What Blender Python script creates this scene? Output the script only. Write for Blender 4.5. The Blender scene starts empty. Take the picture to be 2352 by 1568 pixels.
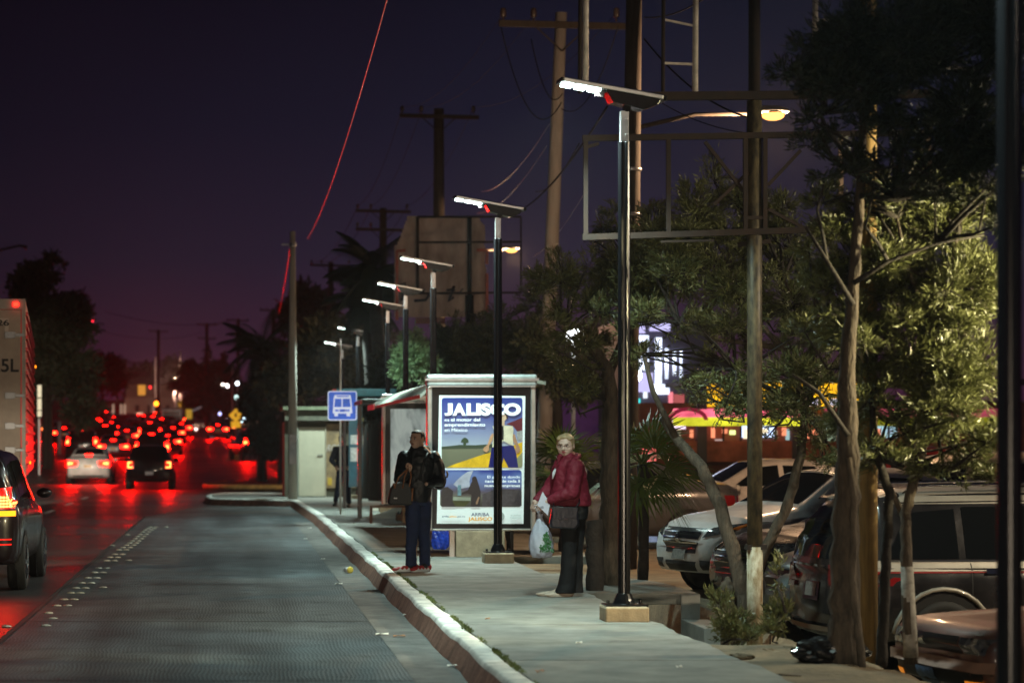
import bpy, bmesh, math, random
import numpy as np
from mathutils import Vector, Matrix
from mathutils.bvhtree import BVHTree
C = bpy.context.scene.collection
R = math.radians
# ------------------------------------------------------------------ camera, world, exposure
sc = bpy.context.scene
F = 85 / 36 * 2352                       # focal length in reference pixels (photo 2352 wide)
U0, V0, EYE = 535.0, 1013.0, 1.57
cam_d = bpy.data.cameras.new('camera'); cam = bpy.data.objects.new('camera', cam_d); C.objects.link(cam)
cam.location = (0, 0, EYE); cam.rotation_euler = (R(90), 0, 0)
cam_d.lens = 85; cam_d.sensor_width = 36
cam_d.shift_x = (1176 - U0) / 2352; cam_d.shift_y = (V0 - 784) / 2352
cam_d.clip_start = 0.1; cam_d.clip_end = 3000
cam_d.dof.use_dof = True; cam_d.dof.focus_distance = 26.0; cam_d.dof.aperture_fstop = 2.1
sc.camera = cam
sc.render.resolution_x = 1024; sc.render.resolution_y = 682
w = bpy.data.worlds.new('World'); sc.world = w; w.use_nodes = True
nt = w.node_tree; nt.nodes.clear()
tc = nt.nodes.new('ShaderNodeTexCoord'); sep = nt.nodes.new('ShaderNodeSeparateXYZ')
ramp = nt.nodes.new('ShaderNodeValToRGB'); bg = nt.nodes.new('ShaderNodeBackground'); out = nt.nodes.new('ShaderNodeOutputWorld')
nt.links.new(tc.outputs['Generated'], sep.inputs[0]); nt.links.new(sep.outputs['Z'], ramp.inputs[0])
els = ramp.color_ramp.elements
els[0].position = 0.0; els[0].color = (0.050, 0.0090, 0.031, 1)
els[1].position = 0.55; els[1].color = (0.0010, 0.0014, 0.0040, 1)
for p, c in ((0.030, (0.034, 0.0108, 0.0275)), (0.075, (0.0125, 0.0105, 0.0250)), (0.13, (0.0042, 0.0062, 0.0175)), (0.185, (0.0016, 0.0032, 0.0100))):
    e = els.new(p); e.color = (*c, 1)
ns = nt.nodes.new('ShaderNodeTexNoise'); ns.inputs['Scale'].default_value = 3.0; ns.inputs['Detail'].default_value = 3
nt.links.new(tc.outputs['Generated'], ns.inputs['Vector'])
mr = nt.nodes.new('ShaderNodeMapRange'); mr.inputs['From Min'].default_value = .3; mr.inputs['From Max'].default_value = .7
mr.inputs['To Min'].default_value = .82; mr.inputs['To Max'].default_value = 1.18
nt.links.new(ns.outputs['Fac'], mr.inputs['Value'])
mx = nt.nodes.new('ShaderNodeVectorMath'); mx.operation = 'SCALE'
nt.links.new(ramp.outputs['Color'], mx.inputs[0]); nt.links.new(mr.outputs['Result'], mx.inputs['Scale'])
mr2 = nt.nodes.new('ShaderNodeMapRange'); mr2.inputs['From Min'].default_value = -.1; mr2.inputs['From Max'].default_value = .16; mr2.inputs['To Min'].default_value = .5; mr2.inputs['To Max'].default_value = 1.05
nt.links.new(sep.outputs['X'], mr2.inputs['Value']); mx2 = nt.nodes.new('ShaderNodeVectorMath'); mx2.operation = 'SCALE'; nt.links.new(mx.outputs[0], mx2.inputs[0]); nt.links.new(mr2.outputs[0], mx2.inputs['Scale'])
nt.links.new(mx2.outputs[0], bg.inputs['Color']); nt.links.new(bg.outputs[0], out.inputs[0])
bg.inputs['Strength'].default_value = 1.15
sc.view_settings.view_transform = 'Standard'; sc.view_settings.look = 'None'
sc.view_settings.exposure = 0.28; sc.view_settings.gamma = 1.0
sc.render.engine = 'CYCLES'
cy = sc.cycles
cy.use_denoising = True
try: cy.denoiser = 'OPENIMAGEDENOISE'
except Exception: pass
cy.max_bounces = 5; cy.diffuse_bounces = 2; cy.glossy_bounces = 3; cy.transmission_bounces = 4; cy.transparent_max_bounces = 8
cy.sample_clamp_indirect = 2.0; cy.sample_clamp_direct = 0
cy.caustics_reflective = False; cy.caustics_refractive = False
cy.use_light_tree = True

# ------------------------------------------------------------------ helpers
def W(u, v, Y): return Vector(((u - U0) * Y / F, Y, EYE + (V0 - v) * Y / F))
def SY(s): return F / s
rng = random.Random(7); nr = np.random.default_rng(5)

def tag(o, label=None, cat=None, group=None, kind=None):
    if label: o['label'] = label
    if cat: o['category'] = cat
    if group: o['group'] = group
    if kind: o['kind'] = kind
    return o
def empty(name, loc, rz=0.0):
    o = bpy.data.objects.new(name, None); C.objects.link(o); o.location = loc; o.rotation_euler = (0, 0, rz); o.empty_display_size = .2
    return o
def thing(name, label, cat, loc=(0, 0, 0), rz=0.0, group=None): return tag(empty(name, loc, rz), label, cat, group)
def copy_tree(o, parent=None):
    c = o.copy(); C.objects.link(c); c.parent = parent
    if parent: c.matrix_parent_inverse = Matrix()
    for ch in list(o.children): copy_tree(ch, c)
    return c

class MB:
    def __init__(s): s.v = []; s.f = []; s.m = []; s.mi = 0
    def add(s, vs, fs):
        b = len(s.v); s.v += [tuple(v) for v in vs]
        for f in fs: s.f.append([b + i for i in f]); s.m.append(s.mi)
        return s
    def box(s, x0, x1, y0, y1, z0, z1, M=None):
        vs = [Vector((x, y, z)) for x in (x0, x1) for y in (y0, y1) for z in (z0, z1)]
        if M is not None: vs = [M @ v for v in vs]
        return s.add(vs, [(0, 1, 3, 2), (4, 6, 7, 5), (0, 4, 5, 1), (2, 3, 7, 6), (0, 2, 6, 4), (1, 5, 7, 3)])
    def bar(s, a, b, w, h=None, up=(0, 0, 1)):
        a = Vector(a); b = Vector(b); d = (b - a); L = d.length; d.normalize(); h = h or w
        u = Vector(up)
        if abs(d.dot(u)) > .98: u = Vector((0, 1, 0))
        x = d.cross(u).normalized(); z = x.cross(d).normalized()
        vs = []
        for t in (0, L):
            for i, j in ((-1, -1), (1, -1), (1, 1), (-1, 1)): vs.append(a + d * t + x * (i * w / 2) + z * (j * h / 2))
        return s.add(vs, [(0, 3, 2, 1), (4, 5, 6, 7), (0, 1, 5, 4), (1, 2, 6, 5), (2, 3, 7, 6), (3, 0, 4, 7)])
    def tube(s, pts, rad, n=8, caps=True):
        pts = [Vector(p) for p in pts]
        if not hasattr(rad, '__len__'): rad = [rad] * len(pts)
        vs = []; ref = Vector((0, 0, 1)); px = None
        for i, p in enumerate(pts):
            d = (pts[min(i + 1, len(pts) - 1)] - pts[max(i - 1, 0)])
            d = d.normalized() if d.length > 1e-9 else Vector((0, 0, 1))
            if px is None:
                x = d.cross(Vector((0, 0, 1)) if abs(d.z) < .95 else Vector((0, 1, 0))).normalized()
            else:
                x = (px - d * px.dot(d)); x = x.normalized() if x.length > 1e-6 else d.orthogonal().normalized()
            px = x; y = d.cross(x)
            for k in range(n):
                a = 2 * math.pi * k / n; vs.append(p + (x * math.cos(a) + y * math.sin(a)) * rad[i])
        fs = []
        for i in range(len(pts) - 1):
            for k in range(n):
                k2 = (k + 1) % n; fs.append((i * n + k, i * n + k2, (i + 1) * n + k2, (i + 1) * n + k))
        if caps: fs.append(tuple(range(n - 1, -1, -1))); fs.append(tuple((len(pts) - 1) * n + k for k in range(n)))
        return s.add(vs, fs)
    def lathe(s, prof, n=16, c=(0, 0, 0), M=None):     # prof: (r, z)
        vs = []; fs = []
        for r, z in prof:
            for k in range(n):
                a = 2 * math.pi * k / n; v = Vector((c[0] + r * math.cos(a), c[1] + r * math.sin(a), c[2] + z)); vs.append(M @ v if M is not None else v)
        for i in range(len(prof) - 1):
            for k in range(n):
                k2 = (k + 1) % n; fs.append((i * n + k, i * n + k2, (i + 1) * n + k2, (i + 1) * n + k))
        fs.append(tuple(range(n - 1, -1, -1))); fs.append(tuple((len(prof) - 1) * n + k for k in range(n)))
        return s.add(vs, fs)
    def ell(s, c, r, n=14, m=9, M=None):
        vs = []; fs = []; c = Vector(c)
        for j in range(m + 1):
            t = math.pi * j / m
            for k in range(n):
                a = 2 * math.pi * k / n
                v = Vector((r[0] * math.sin(t) * math.cos(a), r[1] * math.sin(t) * math.sin(a), -r[2] * math.cos(t)))
                if M is not None: v = M @ v
                vs.append(c + v)
        for j in range(m):
            for k in range(n):
                k2 = (k + 1) % n; fs.append((j * n + k, j * n + k2, (j + 1) * n + k2, (j + 1) * n + k))
        return s.add(vs, fs)
    def prism(s, poly, y0, y1):                        # poly of (x, z), extruded along y
        n = len(poly); vs = [(x, y0, z) for x, z in poly] + [(x, y1, z) for x, z in poly]
        return s.add(vs, [tuple(range(n)), tuple(range(2 * n - 1, n - 1, -1))] + [(i, i + n, (i + 1) % n + n, (i + 1) % n) for i in range(n)])
    def slab(s, poly, z0, z1):                         # poly of (x, y)
        n = len(poly); vs = [(x, y, z0) for x, y in poly] + [(x, y, z1) for x, y in poly]
        return s.add(vs, [tuple(range(n - 1, -1, -1)), tuple(range(n, 2 * n))] + [(i, (i + 1) % n, (i + 1) % n + n, i + n) for i in range(n)])
    def build(s, name, mats, parent=None, smooth=False, loc=None, bevel=0):
        me = bpy.data.meshes.new(name); me.from_pydata(s.v, [], s.f)
        if not isinstance(mats, (list, tuple)): mats = [mats]
        for m in mats: me.materials.append(m)
        if len(mats) > 1: me.polygons.foreach_set('material_index', s.m)
        bm = bmesh.new(); bm.from_mesh(me); bmesh.ops.remove_doubles(bm, verts=bm.verts, dist=1e-5)
        bmesh.ops.recalc_face_normals(bm, faces=bm.faces); bm.to_mesh(me); bm.free()
        if smooth:
            me.polygons.foreach_set('use_smooth', [True] * len(me.polygons))
        me.update()
        o = bpy.data.objects.new(name, me); C.objects.link(o)
        if parent is not None: o.parent = parent
        if loc is not None: o.location = loc
        if bevel:
            b = o.modifiers.new('bevel', 'BEVEL'); b.width = bevel; b.segments = 2; b.limit_method = 'ANGLE'
        return o

_mats = {}
def mat(name, col, rough=.6, metal=0., emit=None, estr=1., noise=0., nscale=5., bump=0., bscale=40., spec=None, col2=None, alpha=None, stretch=None, coat=0, coords='Object', bdist=.01, transl=0):
    if name in _mats: return _mats[name]
    m = bpy.data.materials.new(name); m.use_nodes = True; t = m.node_tree; b = t.nodes['Principled BSDF']
    b.inputs['Base Color'].default_value = (*col, 1); b.inputs['Roughness'].default_value = rough; b.inputs['Metallic'].default_value = metal
    if spec is not None: b.inputs['Specular IOR Level'].default_value = spec
    if coat: b.inputs['Coat Weight'].default_value = coat; b.inputs['Coat Roughness'].default_value = .08
    if emit is not None: b.inputs['Emission Color'].default_value = (*emit, 1); b.inputs['Emission Strength'].default_value = estr
    if alpha is not None: b.inputs['Alpha'].default_value = alpha
    tcn = t.nodes.new('ShaderNodeTexCoord'); vec = tcn.outputs[coords]
    if stretch:
        mp = t.nodes.new('ShaderNodeMapping'); mp.inputs['Scale'].default_value = stretch; t.links.new(vec, mp.inputs[0]); vec = mp.outputs[0]
    if noise or col2:
        n = t.nodes.new('ShaderNodeTexNoise'); n.inputs['Scale'].default_value = nscale; n.inputs['Detail'].default_value = 6; n.inputs['Roughness'].default_value = .65
        t.links.new(vec, n.inputs['Vector'])
        r = t.nodes.new('ShaderNodeValToRGB'); r.color_ramp.elements[0].position = .34; r.color_ramp.elements[1].position = .66
        c2 = col2 or tuple(c * (1 - noise) for c in col)
        c1 = col if col2 else tuple(min(1, c * (1 + noise)) for c in col)
        r.color_ramp.elements[0].color = (*c2, 1); r.color_ramp.elements[1].color = (*c1, 1)
        t.links.new(n.outputs['Fac'], r.inputs[0]); t.links.new(r.outputs[0], b.inputs['Base Color'])
        q = t.nodes.new('ShaderNodeMapRange'); q.inputs['To Min'].default_value = max(0, rough - .12); q.inputs['To Max'].default_value = min(1, rough + .12)
        t.links.new(n.outputs['Fac'], q.inputs['Value']); t.links.new(q.outputs[0], b.inputs['Roughness'])
    if bump:
        n2 = t.nodes.new('ShaderNodeTexNoise'); n2.inputs['Scale'].default_value = bscale; n2.inputs['Detail'].default_value = 4
        t.links.new(vec, n2.inputs['Vector'])
        bp = t.nodes.new('ShaderNodeBump'); bp.inputs['Strength'].default_value = bump; bp.inputs['Distance'].default_value = bdist
        t.links.new(n2.outputs['Fac'], bp.inputs['Height']); t.links.new(bp.outputs[0], b.inputs['Normal'])
    if transl:
        tr = t.nodes.new('ShaderNodeBsdfTranslucent'); tr.inputs['Color'].default_value = (*col, 1)
        ms = t.nodes.new('ShaderNodeMixShader'); ms.inputs[0].default_value = transl
        t.links.new(b.outputs[0], ms.inputs[1]); t.links.new(tr.outputs[0], ms.inputs[2]); t.links.new(ms.outputs[0], t.nodes['Material Output'].inputs[0])
    _mats[name] = m
    return m
def emis(name, col, s):
    if name in _mats: return _mats[name]
    m = bpy.data.materials.new(name); m.use_nodes = True; t = m.node_tree; t.nodes.clear()
    e = t.nodes.new('ShaderNodeEmission'); e.inputs[0].default_value = (*col, 1); e.inputs[1].default_value = s
    o = t.nodes.new('ShaderNodeOutputMaterial'); t.links.new(e.outputs[0], o.inputs[0]); _mats[name] = m
    return m
def emisn(name, col, s):                             # unevenly lit translucent sign face
    m = emis(name, col, s); t = m.node_tree; e = [n for n in t.nodes if n.type == 'EMISSION'][0]; c = t.nodes.new('ShaderNodeTexCoord'); n = t.nodes.new('ShaderNodeTexNoise'); n.inputs['Scale'].default_value = 1.3; n.inputs['Detail'].default_value = 4
    q = t.nodes.new('ShaderNodeMapRange'); q.inputs['From Min'].default_value = .3; q.inputs['From Max'].default_value = .7; q.inputs['To Min'].default_value = s * .35; q.inputs['To Max'].default_value = s * 1.5
    t.links.new(c.outputs['Object'], n.inputs['Vector']); t.links.new(n.outputs['Fac'], q.inputs['Value']); t.links.new(q.outputs[0], e.inputs[1]); return m
def text(name, s, x, y, z, size, m, parent, weight=0., width=None, extr=.001, align='LEFT', shear=0., rot=(R(90), 0, 0), fit=None):
    cu = bpy.data.curves.new('t', 'FONT'); cu.body = s; cu.size = size; cu.offset = weight; cu.extrude = extr; cu.align_x = align; cu.shear = shear
    to = bpy.data.objects.new('t', cu); C.objects.link(to)
    bpy.context.view_layer.update()
    me = bpy.data.meshes.new_from_object(to.evaluated_get(bpy.context.evaluated_depsgraph_get()))
    bpy.data.objects.remove(to)
    co = np.empty(len(me.vertices) * 3); me.vertices.foreach_get('co', co); co = co.reshape(-1, 3)
    if fit: co[:, 1] = (co[:, 1] - co[:, 1].min()) / (co[:, 1].max() - co[:, 1].min()) * fit; me.vertices.foreach_set('co', co.ravel())
    if len(co) and width:
        x0, x1 = co[:, 0].min(), co[:, 0].max(); k = width / max(1e-6, x1 - x0)
        if align == 'LEFT': co[:, 0] = (co[:, 0] - x0) * k
        elif align == 'RIGHT': co[:, 0] = (co[:, 0] - x1) * k
        else: co[:, 0] = (co[:, 0] - (x0 + x1) / 2) * k
        me.vertices.foreach_set('co', co.ravel())
    me.materials.clear(); me.materials.append(m)
    o = bpy.data.objects.new(name, me); C.objects.link(o); o.location = (x, y, z); o.rotation_euler = rot; o.parent = parent
    return o
def area(name, loc, power, col, sx, sy, rot=(0, 0, 0), parent=None):
    l = bpy.data.lights.new(name, 'AREA'); l.shape = 'RECTANGLE'; l.size = sx; l.size_y = sy; l.energy = power; l.color = col
    o = bpy.data.objects.new(name, l); C.objects.link(o); o.location = loc; o.rotation_euler = rot; o.parent = parent
    return o
def spot(name, loc, target, power, col, ang=60, rad=.05, parent=None):
    l = bpy.data.lights.new(name, 'SPOT'); l.energy = power; l.color = col; l.spot_size = R(ang); l.spot_blend = .6; l.shadow_soft_size = rad
    o = bpy.data.objects.new(name, l); C.objects.link(o); o.location = loc; o.parent = parent
    o.rotation_euler = (Vector(target) - Vector(loc)).to_track_quat('-Z', 'Y').to_euler()
    return o
def sstep(a, b, x):
    t = min(1, max(0, (x - a) / (b - a))); return t * t * (3 - 2 * t)

# ------------------------------------------------------------------ materials
M_metal_dark = mat('dark_metal', (.006, .006, .007), .20, .0, spec=.5)
M_alu = mat('aluminium', (.55, .56, .58), .32, .9, noise=.1, nscale=8)
M_grey_metal = mat('grey_metal', (.25, .26, .27), .45, .6, noise=.2)
M_conc = mat('concrete', (.34, .33, .30), .85, noise=.22, nscale=2.2, bump=.35, bscale=55)
M_conc_warm = mat('warm_concrete', (.42, .33, .22), .88, noise=.22, nscale=7, bump=.5, bscale=60)
M_rubber = mat('rubber', (.012, .012, .012), .75)
M_glass = mat('car_glass', (.006, .007, .008), .06, spec=.6)
M_chrome = mat('chrome', (.7, .7, .72), .12, 1.0)
M_wood = mat('pole_wood', (.035, .025, .018), .85, noise=.4, nscale=4, stretch=(6, 6, .6), bump=.5, bscale=25)
M_black = mat('matt_black', (.008, .008, .009), .6)
# ------------------------------------------------------------------ terrain, road, pavement
def rz(y):
    t = y - 95.0
    return -.18 + (.0187 * (t + 4 * math.exp(-max(t, 0) / 4) - 4) if t > 0 else 0.0)
def shx(y): return -.021 * max(0.0, y - 88)
def lot(y): return -.62 + .34 * sstep(23.5, 30, y) + .26 * sstep(40, 62, y)
def nz(x, y): return .03 * math.sin(3.1 * x + 1.7 * y) * math.sin(2.3 * y - x) + .015 * math.sin(9 * x + 2) * math.sin(7.7 * y)
def gz(x, y):
    base = rz(y) - .03
    if x < 1.9: return base - .02
    if y > 66: return base + .02 if x < 3 else base + .1
    lotz = lot(y) + .004 * math.sin(5 * x) * math.sin(4 * y)
    k = sstep(4.7, 5.6, x)
    verge = -.07 + nz(x, y) * .9
    if y > 29: verge = -.1
    z = verge * (1 - k) + lotz * k
    if 3.66 < x < 4.95 and 19.6 < y < 30: z = min(z, -.85 + .02 * math.sin(6 * x) + .55 * sstep(4.4, 4.9, x) * (1 if y < 23 else 0))
    if x < 3.66: z = -.25
    return z
xs = sorted(set([-500, -300, -200, -120, -60, -40, -25, -18] + [round(v, 3) for v in np.arange(-17, 1.9, 2.1)] + [1.9, 2.4, 3.0, 3.64] + [round(v, 3) for v in np.arange(3.67, 6.2, .09)] + [6.5, 7, 8, 10, 12, 15, 18, 22, 30, 45, 70, 120, 200, 350, 600]))
ys = sorted(set([-40, -20, -8, 0, 4, 8, 11, 13] + [round(v, 3) for v in np.arange(14, 30.2, .12)] + [31, 33, 36, 40, 44, 48, 52, 56, 60, 63, 65.9, 66.1, 72, 80, 90] + list(range(95, 160, 5)) + [180, 220, 260, 300, 360, 430, 520, 700, 1000, 1500, 2200]))
g = MB(); nx = len(xs)
g.add([(x, y, gz(x, y)) for y in ys for x in xs], [(j * nx + i, j * nx + i + 1, (j + 1) * nx + i + 1, (j + 1) * nx + i) for j in range(len(ys) - 1) for i in range(nx - 1)])
M_dirt = mat('dirt', (.17, .125, .075), .95, noise=.35, nscale=2.5, bump=.8, bscale=18, bdist=.03)
tag(g.build('ground', M_dirt, smooth=True), 'dirt ground and sunken car park surface', None, None, 'structure')

def asphalt(name, base, r0, grain=60):
    m = bpy.data.materials.new(name); m.use_nodes = True; t = m.node_tree; b = t.nodes['Principled BSDF']
    tcn = t.nodes.new('ShaderNodeTexCoord')
    n = t.nodes.new('ShaderNodeTexNoise'); n.inputs['Scale'].default_value = .35; n.inputs['Detail'].default_value = 7; t.links.new(tc_o(tcn), n.inputs['Vector'])
    r = t.nodes.new('ShaderNodeValToRGB'); r.color_ramp.elements[0].position = .35; r.color_ramp.elements[1].position = .7
    r.color_ramp.elements[0].color = (*[c * .6 for c in base], 1); r.color_ramp.elements[1].color = (*[c * 1.35 for c in base], 1)
    t.links.new(n.outputs['Fac'], r.inputs[0]); t.links.new(r.outputs[0], b.inputs['Base Color'])
    q = t.nodes.new('ShaderNodeMapRange'); q.inputs['From Min'].default_value = .3; q.inputs['From Max'].default_value = .7
    q.inputs['To Min'].default_value = r0 - .08; q.inputs['To Max'].default_value = r0 + .1
    t.links.new(n.outputs['Fac'], q.inputs['Value']); t.links.new(q.outputs[0], b.inputs['Roughness'])
    n2 = t.nodes.new('ShaderNodeTexNoise'); n2.inputs['Scale'].default_value = grain; n2.inputs['Detail'].default_value = 3; t.links.new(tc_o(tcn), n2.inputs['Vector'])
    bp = t.nodes.new('ShaderNodeBump'); bp.inputs['Strength'].default_value = .35; bp.inputs['Distance'].default_value = .006
    t.links.new(n2.outputs['Fac'], bp.inputs['Height']); t.links.new(bp.outputs[0], b.inputs['Normal'])
    return m
def tc_o(n): return n.outputs['Object']
M_asph = asphalt('asphalt', (.042, .041, .042), .42)
def strip(name, m, xa, xb, y0, y1, dz, n, label):
    b = MB(); vs = []
    yy = np.linspace(y0, y1, n + 1)
    for y in yy:
        a = xa(y) if callable(xa) else xa; c = xb(y) if callable(xb) else xb
        for k in range(5): x = a + (c - a) * k / 4; vs.append((x, y, rz(y) + dz))
    b.add(vs, [(j * 5 + i, j * 5 + i + 1, j * 5 + 6 + i, j * 5 + 5 + i) for j in range(n) for i in range(4)])
    return tag(b.build(name, m, smooth=True), label, None, None, 'structure')
strip('road', M_asph, lambda y: -15 + shx(y) * 1.0, lambda y: 1.75 if y < 66 else (30 if y < 84 else (2.6 + shx(y) if y < 140 else 4.2 + shx(y))), -40, 640, 0, 170, 'dark asphalt road running away to the left')
# grooved concrete bus bay lane
def grooved():
    m = bpy.data.materials.new('grooved_concrete'); m.use_nodes = True; t = m.node_tree; b = t.nodes['Principled BSDF']; L = t.links.new
    tcn = t.nodes.new('ShaderNodeTexCoord')
    n = t.nodes.new('ShaderNodeTexNoise'); n.inputs['Scale'].default_value = .8; n.inputs['Detail'].default_value = 8; n.inputs['Roughness'].default_value = .6; L(tcn.outputs['Object'], n.inputs['Vector'])
    r = t.nodes.new('ShaderNodeValToRGB'); r.color_ramp.elements[0].position = .32; r.color_ramp.elements[1].position = .7
    r.color_ramp.elements[0].color = (.036, .044, .047, 1); r.color_ramp.elements[1].color = (.120, .140, .145, 1); L(n.outputs['Fac'], r.inputs[0])
    dist = t.nodes.new('ShaderNodeTexNoise'); dist.inputs['Scale'].default_value = 1.6; dist.inputs['Detail'].default_value = 2; L(tcn.outputs['Object'], dist.inputs['Vector'])
    wob = t.nodes.new('ShaderNodeVectorMath'); wob.operation = 'SCALE'; wob.inputs['Scale'].default_value = .12; L(dist.outputs['Color'], wob.inputs[0])
    ad = t.nodes.new('ShaderNodeVectorMath'); L(tcn.outputs['Object'], ad.inputs[0]); L(wob.outputs[0], ad.inputs[1])
    wv = t.nodes.new('ShaderNodeTexWave'); wv.wave_type = 'BANDS'; wv.bands_direction = 'X'; wv.inputs['Scale'].default_value = 9.5; wv.inputs['Distortion'].default_value = .6
    wv.inputs['Detail'].default_value = 2; L(ad.outputs[0], wv.inputs['Vector'])
    mp2 = t.nodes.new('ShaderNodeMapping'); mp2.inputs['Scale'].default_value = (1.6, .10, 1); L(tcn.outputs['Object'], mp2.inputs[0])
    n3 = t.nodes.new('ShaderNodeTexNoise'); n3.inputs['Scale'].default_value = 1.0; n3.inputs['Detail'].default_value = 5; L(mp2.outputs[0], n3.inputs['Vector'])
    r3 = t.nodes.new('ShaderNodeValToRGB'); r3.color_ramp.elements[0].position = .36; r3.color_ramp.elements[1].position = .62; r3.color_ramp.elements[0].color = (.42, .42, .42, 1); r3.color_ramp.elements[1].color = (1.15, 1.15, 1.15, 1); L(n3.outputs['Fac'], r3.inputs[0])
    n4 = t.nodes.new('ShaderNodeTexNoise'); n4.inputs['Scale'].default_value = 2.6; n4.inputs['Detail'].default_value = 9; L(tcn.outputs['Object'], n4.inputs['Vector'])
    r4 = t.nodes.new('ShaderNodeValToRGB'); r4.color_ramp.elements[0].position = .30; r4.color_ramp.elements[1].position = .42; r4.color_ramp.elements[0].color = (.35, .33, .30, 1); r4.color_ramp.elements[1].color = (1, 1, 1, 1); L(n4.outputs['Fac'], r4.inputs[0])
    m3 = t.nodes.new('ShaderNodeMixRGB'); m3.blend_type = 'MULTIPLY'; m3.inputs[0].default_value = 1; L(r3.outputs[0], m3.inputs[1]); L(r4.outputs[0], m3.inputs[2])
    m4 = t.nodes.new('ShaderNodeMixRGB'); m4.blend_type = 'MULTIPLY'; m4.inputs[0].default_value = .85; L(r.outputs[0], m4.inputs[1]); L(m3.outputs[0], m4.inputs[2])
    mxn = t.nodes.new('ShaderNodeMixRGB'); mxn.blend_type = 'MULTIPLY'; mxn.inputs[0].default_value = .16; L(m4.outputs[0], mxn.inputs[1]); L(wv.outputs['Color'], mxn.inputs[2])
    L(mxn.outputs[0], b.inputs['Base Color']); b.inputs['Roughness'].default_value = .62
    bp = t.nodes.new('ShaderNodeBump'); bp.inputs['Strength'].default_value = .35; bp.inputs['Distance'].default_value = .004; L(wv.outputs['Color'], bp.inputs['Height'])
    L(bp.outputs[0], b.inputs['Normal'])
    return m
M_groove = grooved()
strip('bus_bay_lane', M_groove, lambda y: -2.0 if y < 56 else -2.0 + (y - 56) * .14, lambda y: 1.72 if y < 52 else 1.72 - .016 * (y - 52), -10, 65.2, .004, 90, 'grooved pale concrete lane beside the kerb')
# transverse joints and gutter strip
M_gut = mat('gutter_concrete', (.13, .125, .115), .85, noise=.4, nscale=3, bump=.5, bscale=40)
strip('gutter', M_gut, 1.32, 1.70, -10, 52, .008, 40, 'dusty smooth gutter strip along the kerb')
M_joint = mat('joint_black', (.02, .02, .02), .7, noise=.3)
for i, y in enumerate((17.6, 23.4, 29.6, 36.2, 43, 50)):
    strip('road_joint', M_joint, -1.99, 1.31, y, y + .045, .009, 1, None)
strip('road_seam', M_joint, lambda y: -2.06, lambda y: -2.0, -10, 56, .012, 60, None)
# lane dashes
M_paint = mat('road_paint', (.62, .62, .58), .6, noise=.3, nscale=12)
for i in range(-1, 14):
    y = 58.5 + i * 7.2
    for lx in ((-4.55,) if y < 75 else (-4.5, -7.5)):
        b = MB(); a, c = lx + shx(y) - .06, lx + shx(y) + .06
        b.add([(a, y, rz(y) + .008), (c, y, rz(y) + .008), (c, y + 2.9, rz(y + 2.9) + .008), (a, y + 2.9, rz(y + 2.9) + .008)], [(0, 1, 2, 3)])
        tag(b.build('lane_dash', M_paint), None, None, None, 'structure')
# pavement slab and kerb
M_side = mat('pavement_concrete', (.20, .20, .178), .82, noise=.34, nscale=2.4, bump=.4, bscale=70)
def pave(name, poly, z0, z1, m, label, joints=()):
    return tag(MB().slab(poly, z0, z1).build(name, m, bevel=.008), label, None, None, 'structure')
def redge(y, k=0): return 3.67 + .02 * math.sin(y * 3.1) + .012 * math.sin(y * 9.7 + 1)
ysd = [round(v, 2) for v in np.arange(-10, 29, .23)]
panels = [(-10, 10.4), (10.43, 13.9), (13.94, 17.35), (17.39, 20.75), (20.79, 24.3), (24.34, 28.0), (28.04, 33.0)]
for a, b_ in panels:
    yy = [a] + [y for y in ysd if a < y < b_] + [b_]
    pave('pavement', [(1.965, a)] + [(redge(y), y) for y in yy] + [(1.965, b_)], -.25, .0, M_side, 'pale worn concrete pavement along the kerb')
pave('pavement', [(1.965, 33.02), (5.0, 33.02), (5.0, 52), (1.965, 52)], -.25, .0, M_side, 'concrete pavement around the bus shelter')
pave('pavement', [(1.93, 52.02), (5.0, 52.02), (9, 60), (14, 66), (14, 73.5), (1.2, 73.5), (-.2, 73), (-.62, 71.5), (-.62, 66.6), (1.55, 66.0), (1.75, 64.6)], -.25, .0, M_side, 'concrete pavement in front of the kiosk')
pave('pavement_bridge', [(3.70, 25.5), (4.92, 25.5), (4.88, 27.4), (4.5, 29.0), (3.70, 29.4)], -.15, -.03, M_side, 'concrete slab bridging the roadside ditch')
tag(MB().box(4.72, 4.92, 25.45, 25.49, -.7, -.036).box(4.72, 5.3, 24.2, 25.44, -.75, -.3).build('retaining_wall', M_conc, bevel=.01), 'short concrete wall holding the ditch slab', 'retaining wall')
def kerbmat():
    return mat('kerb_top', (.74, .72, .66), .85, noise=.35, nscale=3, bump=.5, bscale=45), mat('kerb_face', (.30, .15, .10), .9, noise=.4, nscale=5, bump=.6, bscale=35)
KT, KF = kerbmat()
kb = MB(); path = [(1.80 + .012 * math.sin(y * 2.1) + .008 * math.sin(y * 7), y) for y in np.arange(-10, 52, .45)] + [(1.80, 52), (1.60, 64.6), (-.3, 66.0), (-.62, 66.6), (-.75, 68.5), (-.75, 71.5), (-.3, 73.2), (1.2, 73.8)]
prof = [(-.10, -.2), (-.02, -.03), (-.005, -.003), (.012, .006), (.13, .006), (.152, -.004), (.155, -.2)]
vs = []
for i, (x, y) in enumerate(path):
    x0, y0 = path[max(0, i - 1)]; x1, y1 = path[min(len(path) - 1, i + 1)]
    dx, dy = x1 - x0, y1 - y0; L = math.hypot(dx, dy); nxn, nyn = dy / L, -dx / L
    for (o, z) in prof: vs.append((x + nxn * o, y + nyn * o, z + (.004 * math.sin(y * 5 + o * 30))))
n = len(prof)
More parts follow.
